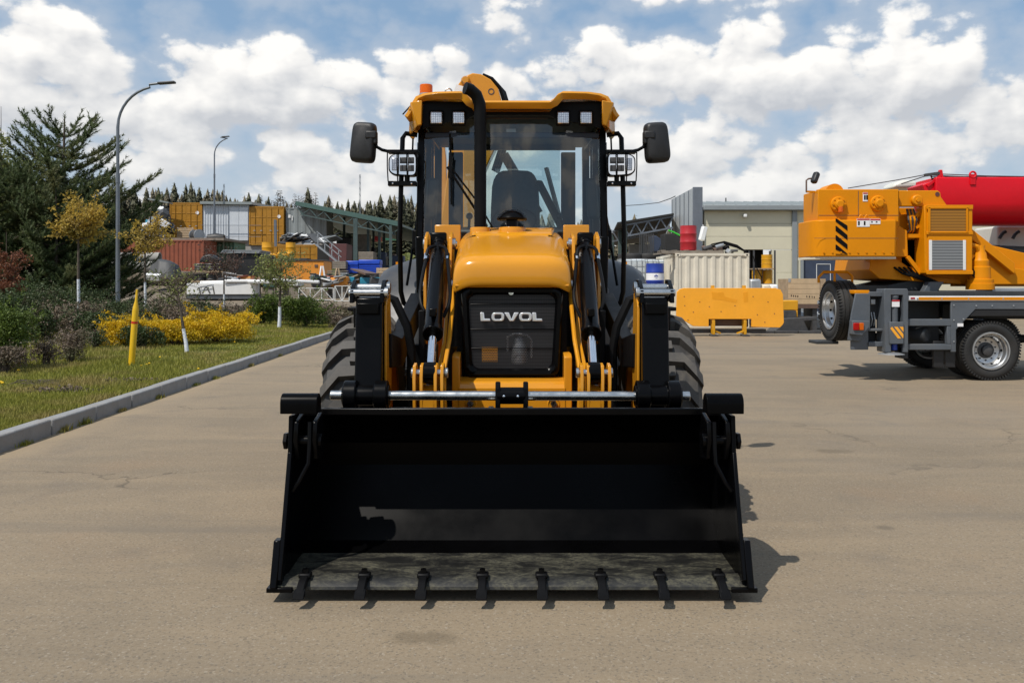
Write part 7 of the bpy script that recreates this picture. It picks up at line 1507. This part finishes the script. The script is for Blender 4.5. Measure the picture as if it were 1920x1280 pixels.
# far wood: spruces on the rise
SPR = [leafmat('spruce_a', (.065, .070, .040), (.10, .10, .058), trans=.1), leafmat('spruce_b', (.105, .096, .062), (.145, .125, .08), trans=.1), leafmat('larch', (.13, .11, .08), (.17, .14, .10), trans=.1)]
def spruce_mesh(h, rad, seed, n=900, thin=1.0):
    """solid ragged skirts of boughs plus loose sprays"""
    r = np.random.default_rng(seed); vs = []; fs = []; o = 0; nt = 9; sg = 11
    for i in range(nt):
        f0 = i / nt; z0 = h * (.06 + .88 * f0); rr = rad * (1 - f0) ** .9 + .12; z1 = min(h, z0 + h * .2); rot = r.random() * 6
        vs.append((0, 0, z1))
        for k in range(sg * 2): a = rot + 3.14159 * k / sg; q = rr * ((.62 if k % 2 else 1.0) + r.uniform(-.22, .22)); vs.append((q * math.cos(a), q * math.sin(a), z0 + r.uniform(-.035, .035) * h))
        for k in range(sg * 2): fs.append((o, o + 1 + k, o + 1 + (k + 1) % (sg * 2)))
        o = len(vs)
    t = 1 - np.sqrt(1 - r.random(n)); z = h * (.04 + .96 * t); rr = rad * (1 - t) ** .9 * (.7 + .5 * r.random(n)) + .06; a = r.random(n) * 6.283
    c = np.stack([rr * np.cos(a), rr * np.sin(a), z - rr * .2], 1); s = (.5 * (1 - .6 * t) + .14) * thin
    out = np.stack([np.cos(a), np.sin(a), -.35 + 0 * a], 1); sd = np.stack([-np.sin(a), np.cos(a), 0 * a], 1)
    v = np.stack([c - sd * s[:, None] * .5, c + sd * s[:, None] * .5, c + out * s[:, None]], 1).reshape(-1, 3)
    if rad < 2: return v, np.arange(n * 3).reshape(-1, 3)
    return np.concatenate([np.array(vs), v]), np.concatenate([np.array(fs), np.arange(n * 3).reshape(-1, 3) + o])
proto = []
for k, (h, rad, n, th) in enumerate(((13, 2.9, 520, 1.4), (11, 2.6, 520, 1.4), (14, 2.5, 520, 1.3), (12, 1.9, 1100, 1.0))):
    for q in range(2):
        me = spruce_mesh(h, rad, 90 + k * 3 + q, n, th); proto.append((h, me, SPR[(0, 1, 0, 2)[k] if q == 0 else (1, 0, 1, 2)[k]]))
msh = []
def hill(x, y): return -3 + 16. * sm((y - 150) / 70) * (1 - .55 * sm((x + 60) / 110)) + 1.2 * math.sin(x * .03)
FG = 'spruces of the far wood'
rs_ = random.Random(5); cnt = 0
src = []
for k, (h, me, mt) in enumerate(proto):
    t = thing('spruce_tree', 'distant spruce in the dark wood on the skyline', 'spruce', (0, 0, -100), FG, world=False); m = MB(); m.tube([(0, 0, -.5), (0, 0, h * .95)], [.2, .03], 6); m.build('trunk', BARK, t); raw_mesh('crown', me[0], me[1], mt, t); src.append((h, t))
used = set()
px = 205.
while px < 800:
    k = rs_.choice([0, 1, 2, 3, 4, 5, 0, 1, 4] if px < 430 or px > 650 else [6, 7, 2, 6, 7, 3, 0]); h, t = src[k]; y = rs_.uniform(205, 222); x = PX(px, y)
    want = (350. if px < 430 else 362.) if px < 600 else (372. if px < 690 else 372.); want += rs_.uniform(-12, 22); zt = PZ(want, y); z0 = hill(x, y) - .3; s = max(.55, (zt - z0) / h)
    if k in used: copy_tree(t, None, (x, y, z0), rs_.random() * 6, (min(s, 1.25), min(s, 1.25), s))
    else: t.location = (x, y, z0); t.scale = (min(s, 1.25), min(s, 1.25), s); used.add(k)
    px += rs_.uniform(3.5, 10)
for k, (h, t) in enumerate(src):
    if k not in used: t.location = (PX(240 + 9 * k, 224), 224, hill(PX(240, 224), 224)); t.scale = (1.1,) * 3
# the wood behind them reads as one mass
vv = []; ff = []; o_ = 0
for q in range(260):
    h, me, mt = proto[rs_.choice([0, 1, 2, 3, 4, 5])]; x = rs_.uniform(-150, 60); y = rs_.uniform(226, 275); z0 = hill(x, y) - .5; s = rs_.uniform(.85, 1.12); sub_ = me[0] * np.array([s * 1.2, s * 1.2, s]) + np.array([x, y, z0]); vv.append(sub_); ff.append(me[1][:198 + 160] + o_); o_ += len(sub_)
tag(raw_mesh('forest', np.concatenate(vv), np.concatenate(ff), SPR[1], kind='stuff'), 'dense far wood behind the first row of spruces', 'wood')
# scrubby green strip seen under the canopies
vb = []
for q in range(900): x = rs_.uniform(-75, 60); y = rs_.uniform(118, 150); vb.append((x, y, rs_.uniform(0, 3.4) + 1.5 * sm(-x / 20)))
v, f = leaves(vb, .8, 5, .8, .6, 77); tag(raw_mesh('scrub', v, f, LFG, kind='stuff'), 'green scrub strip far behind the canopies', 'scrub')
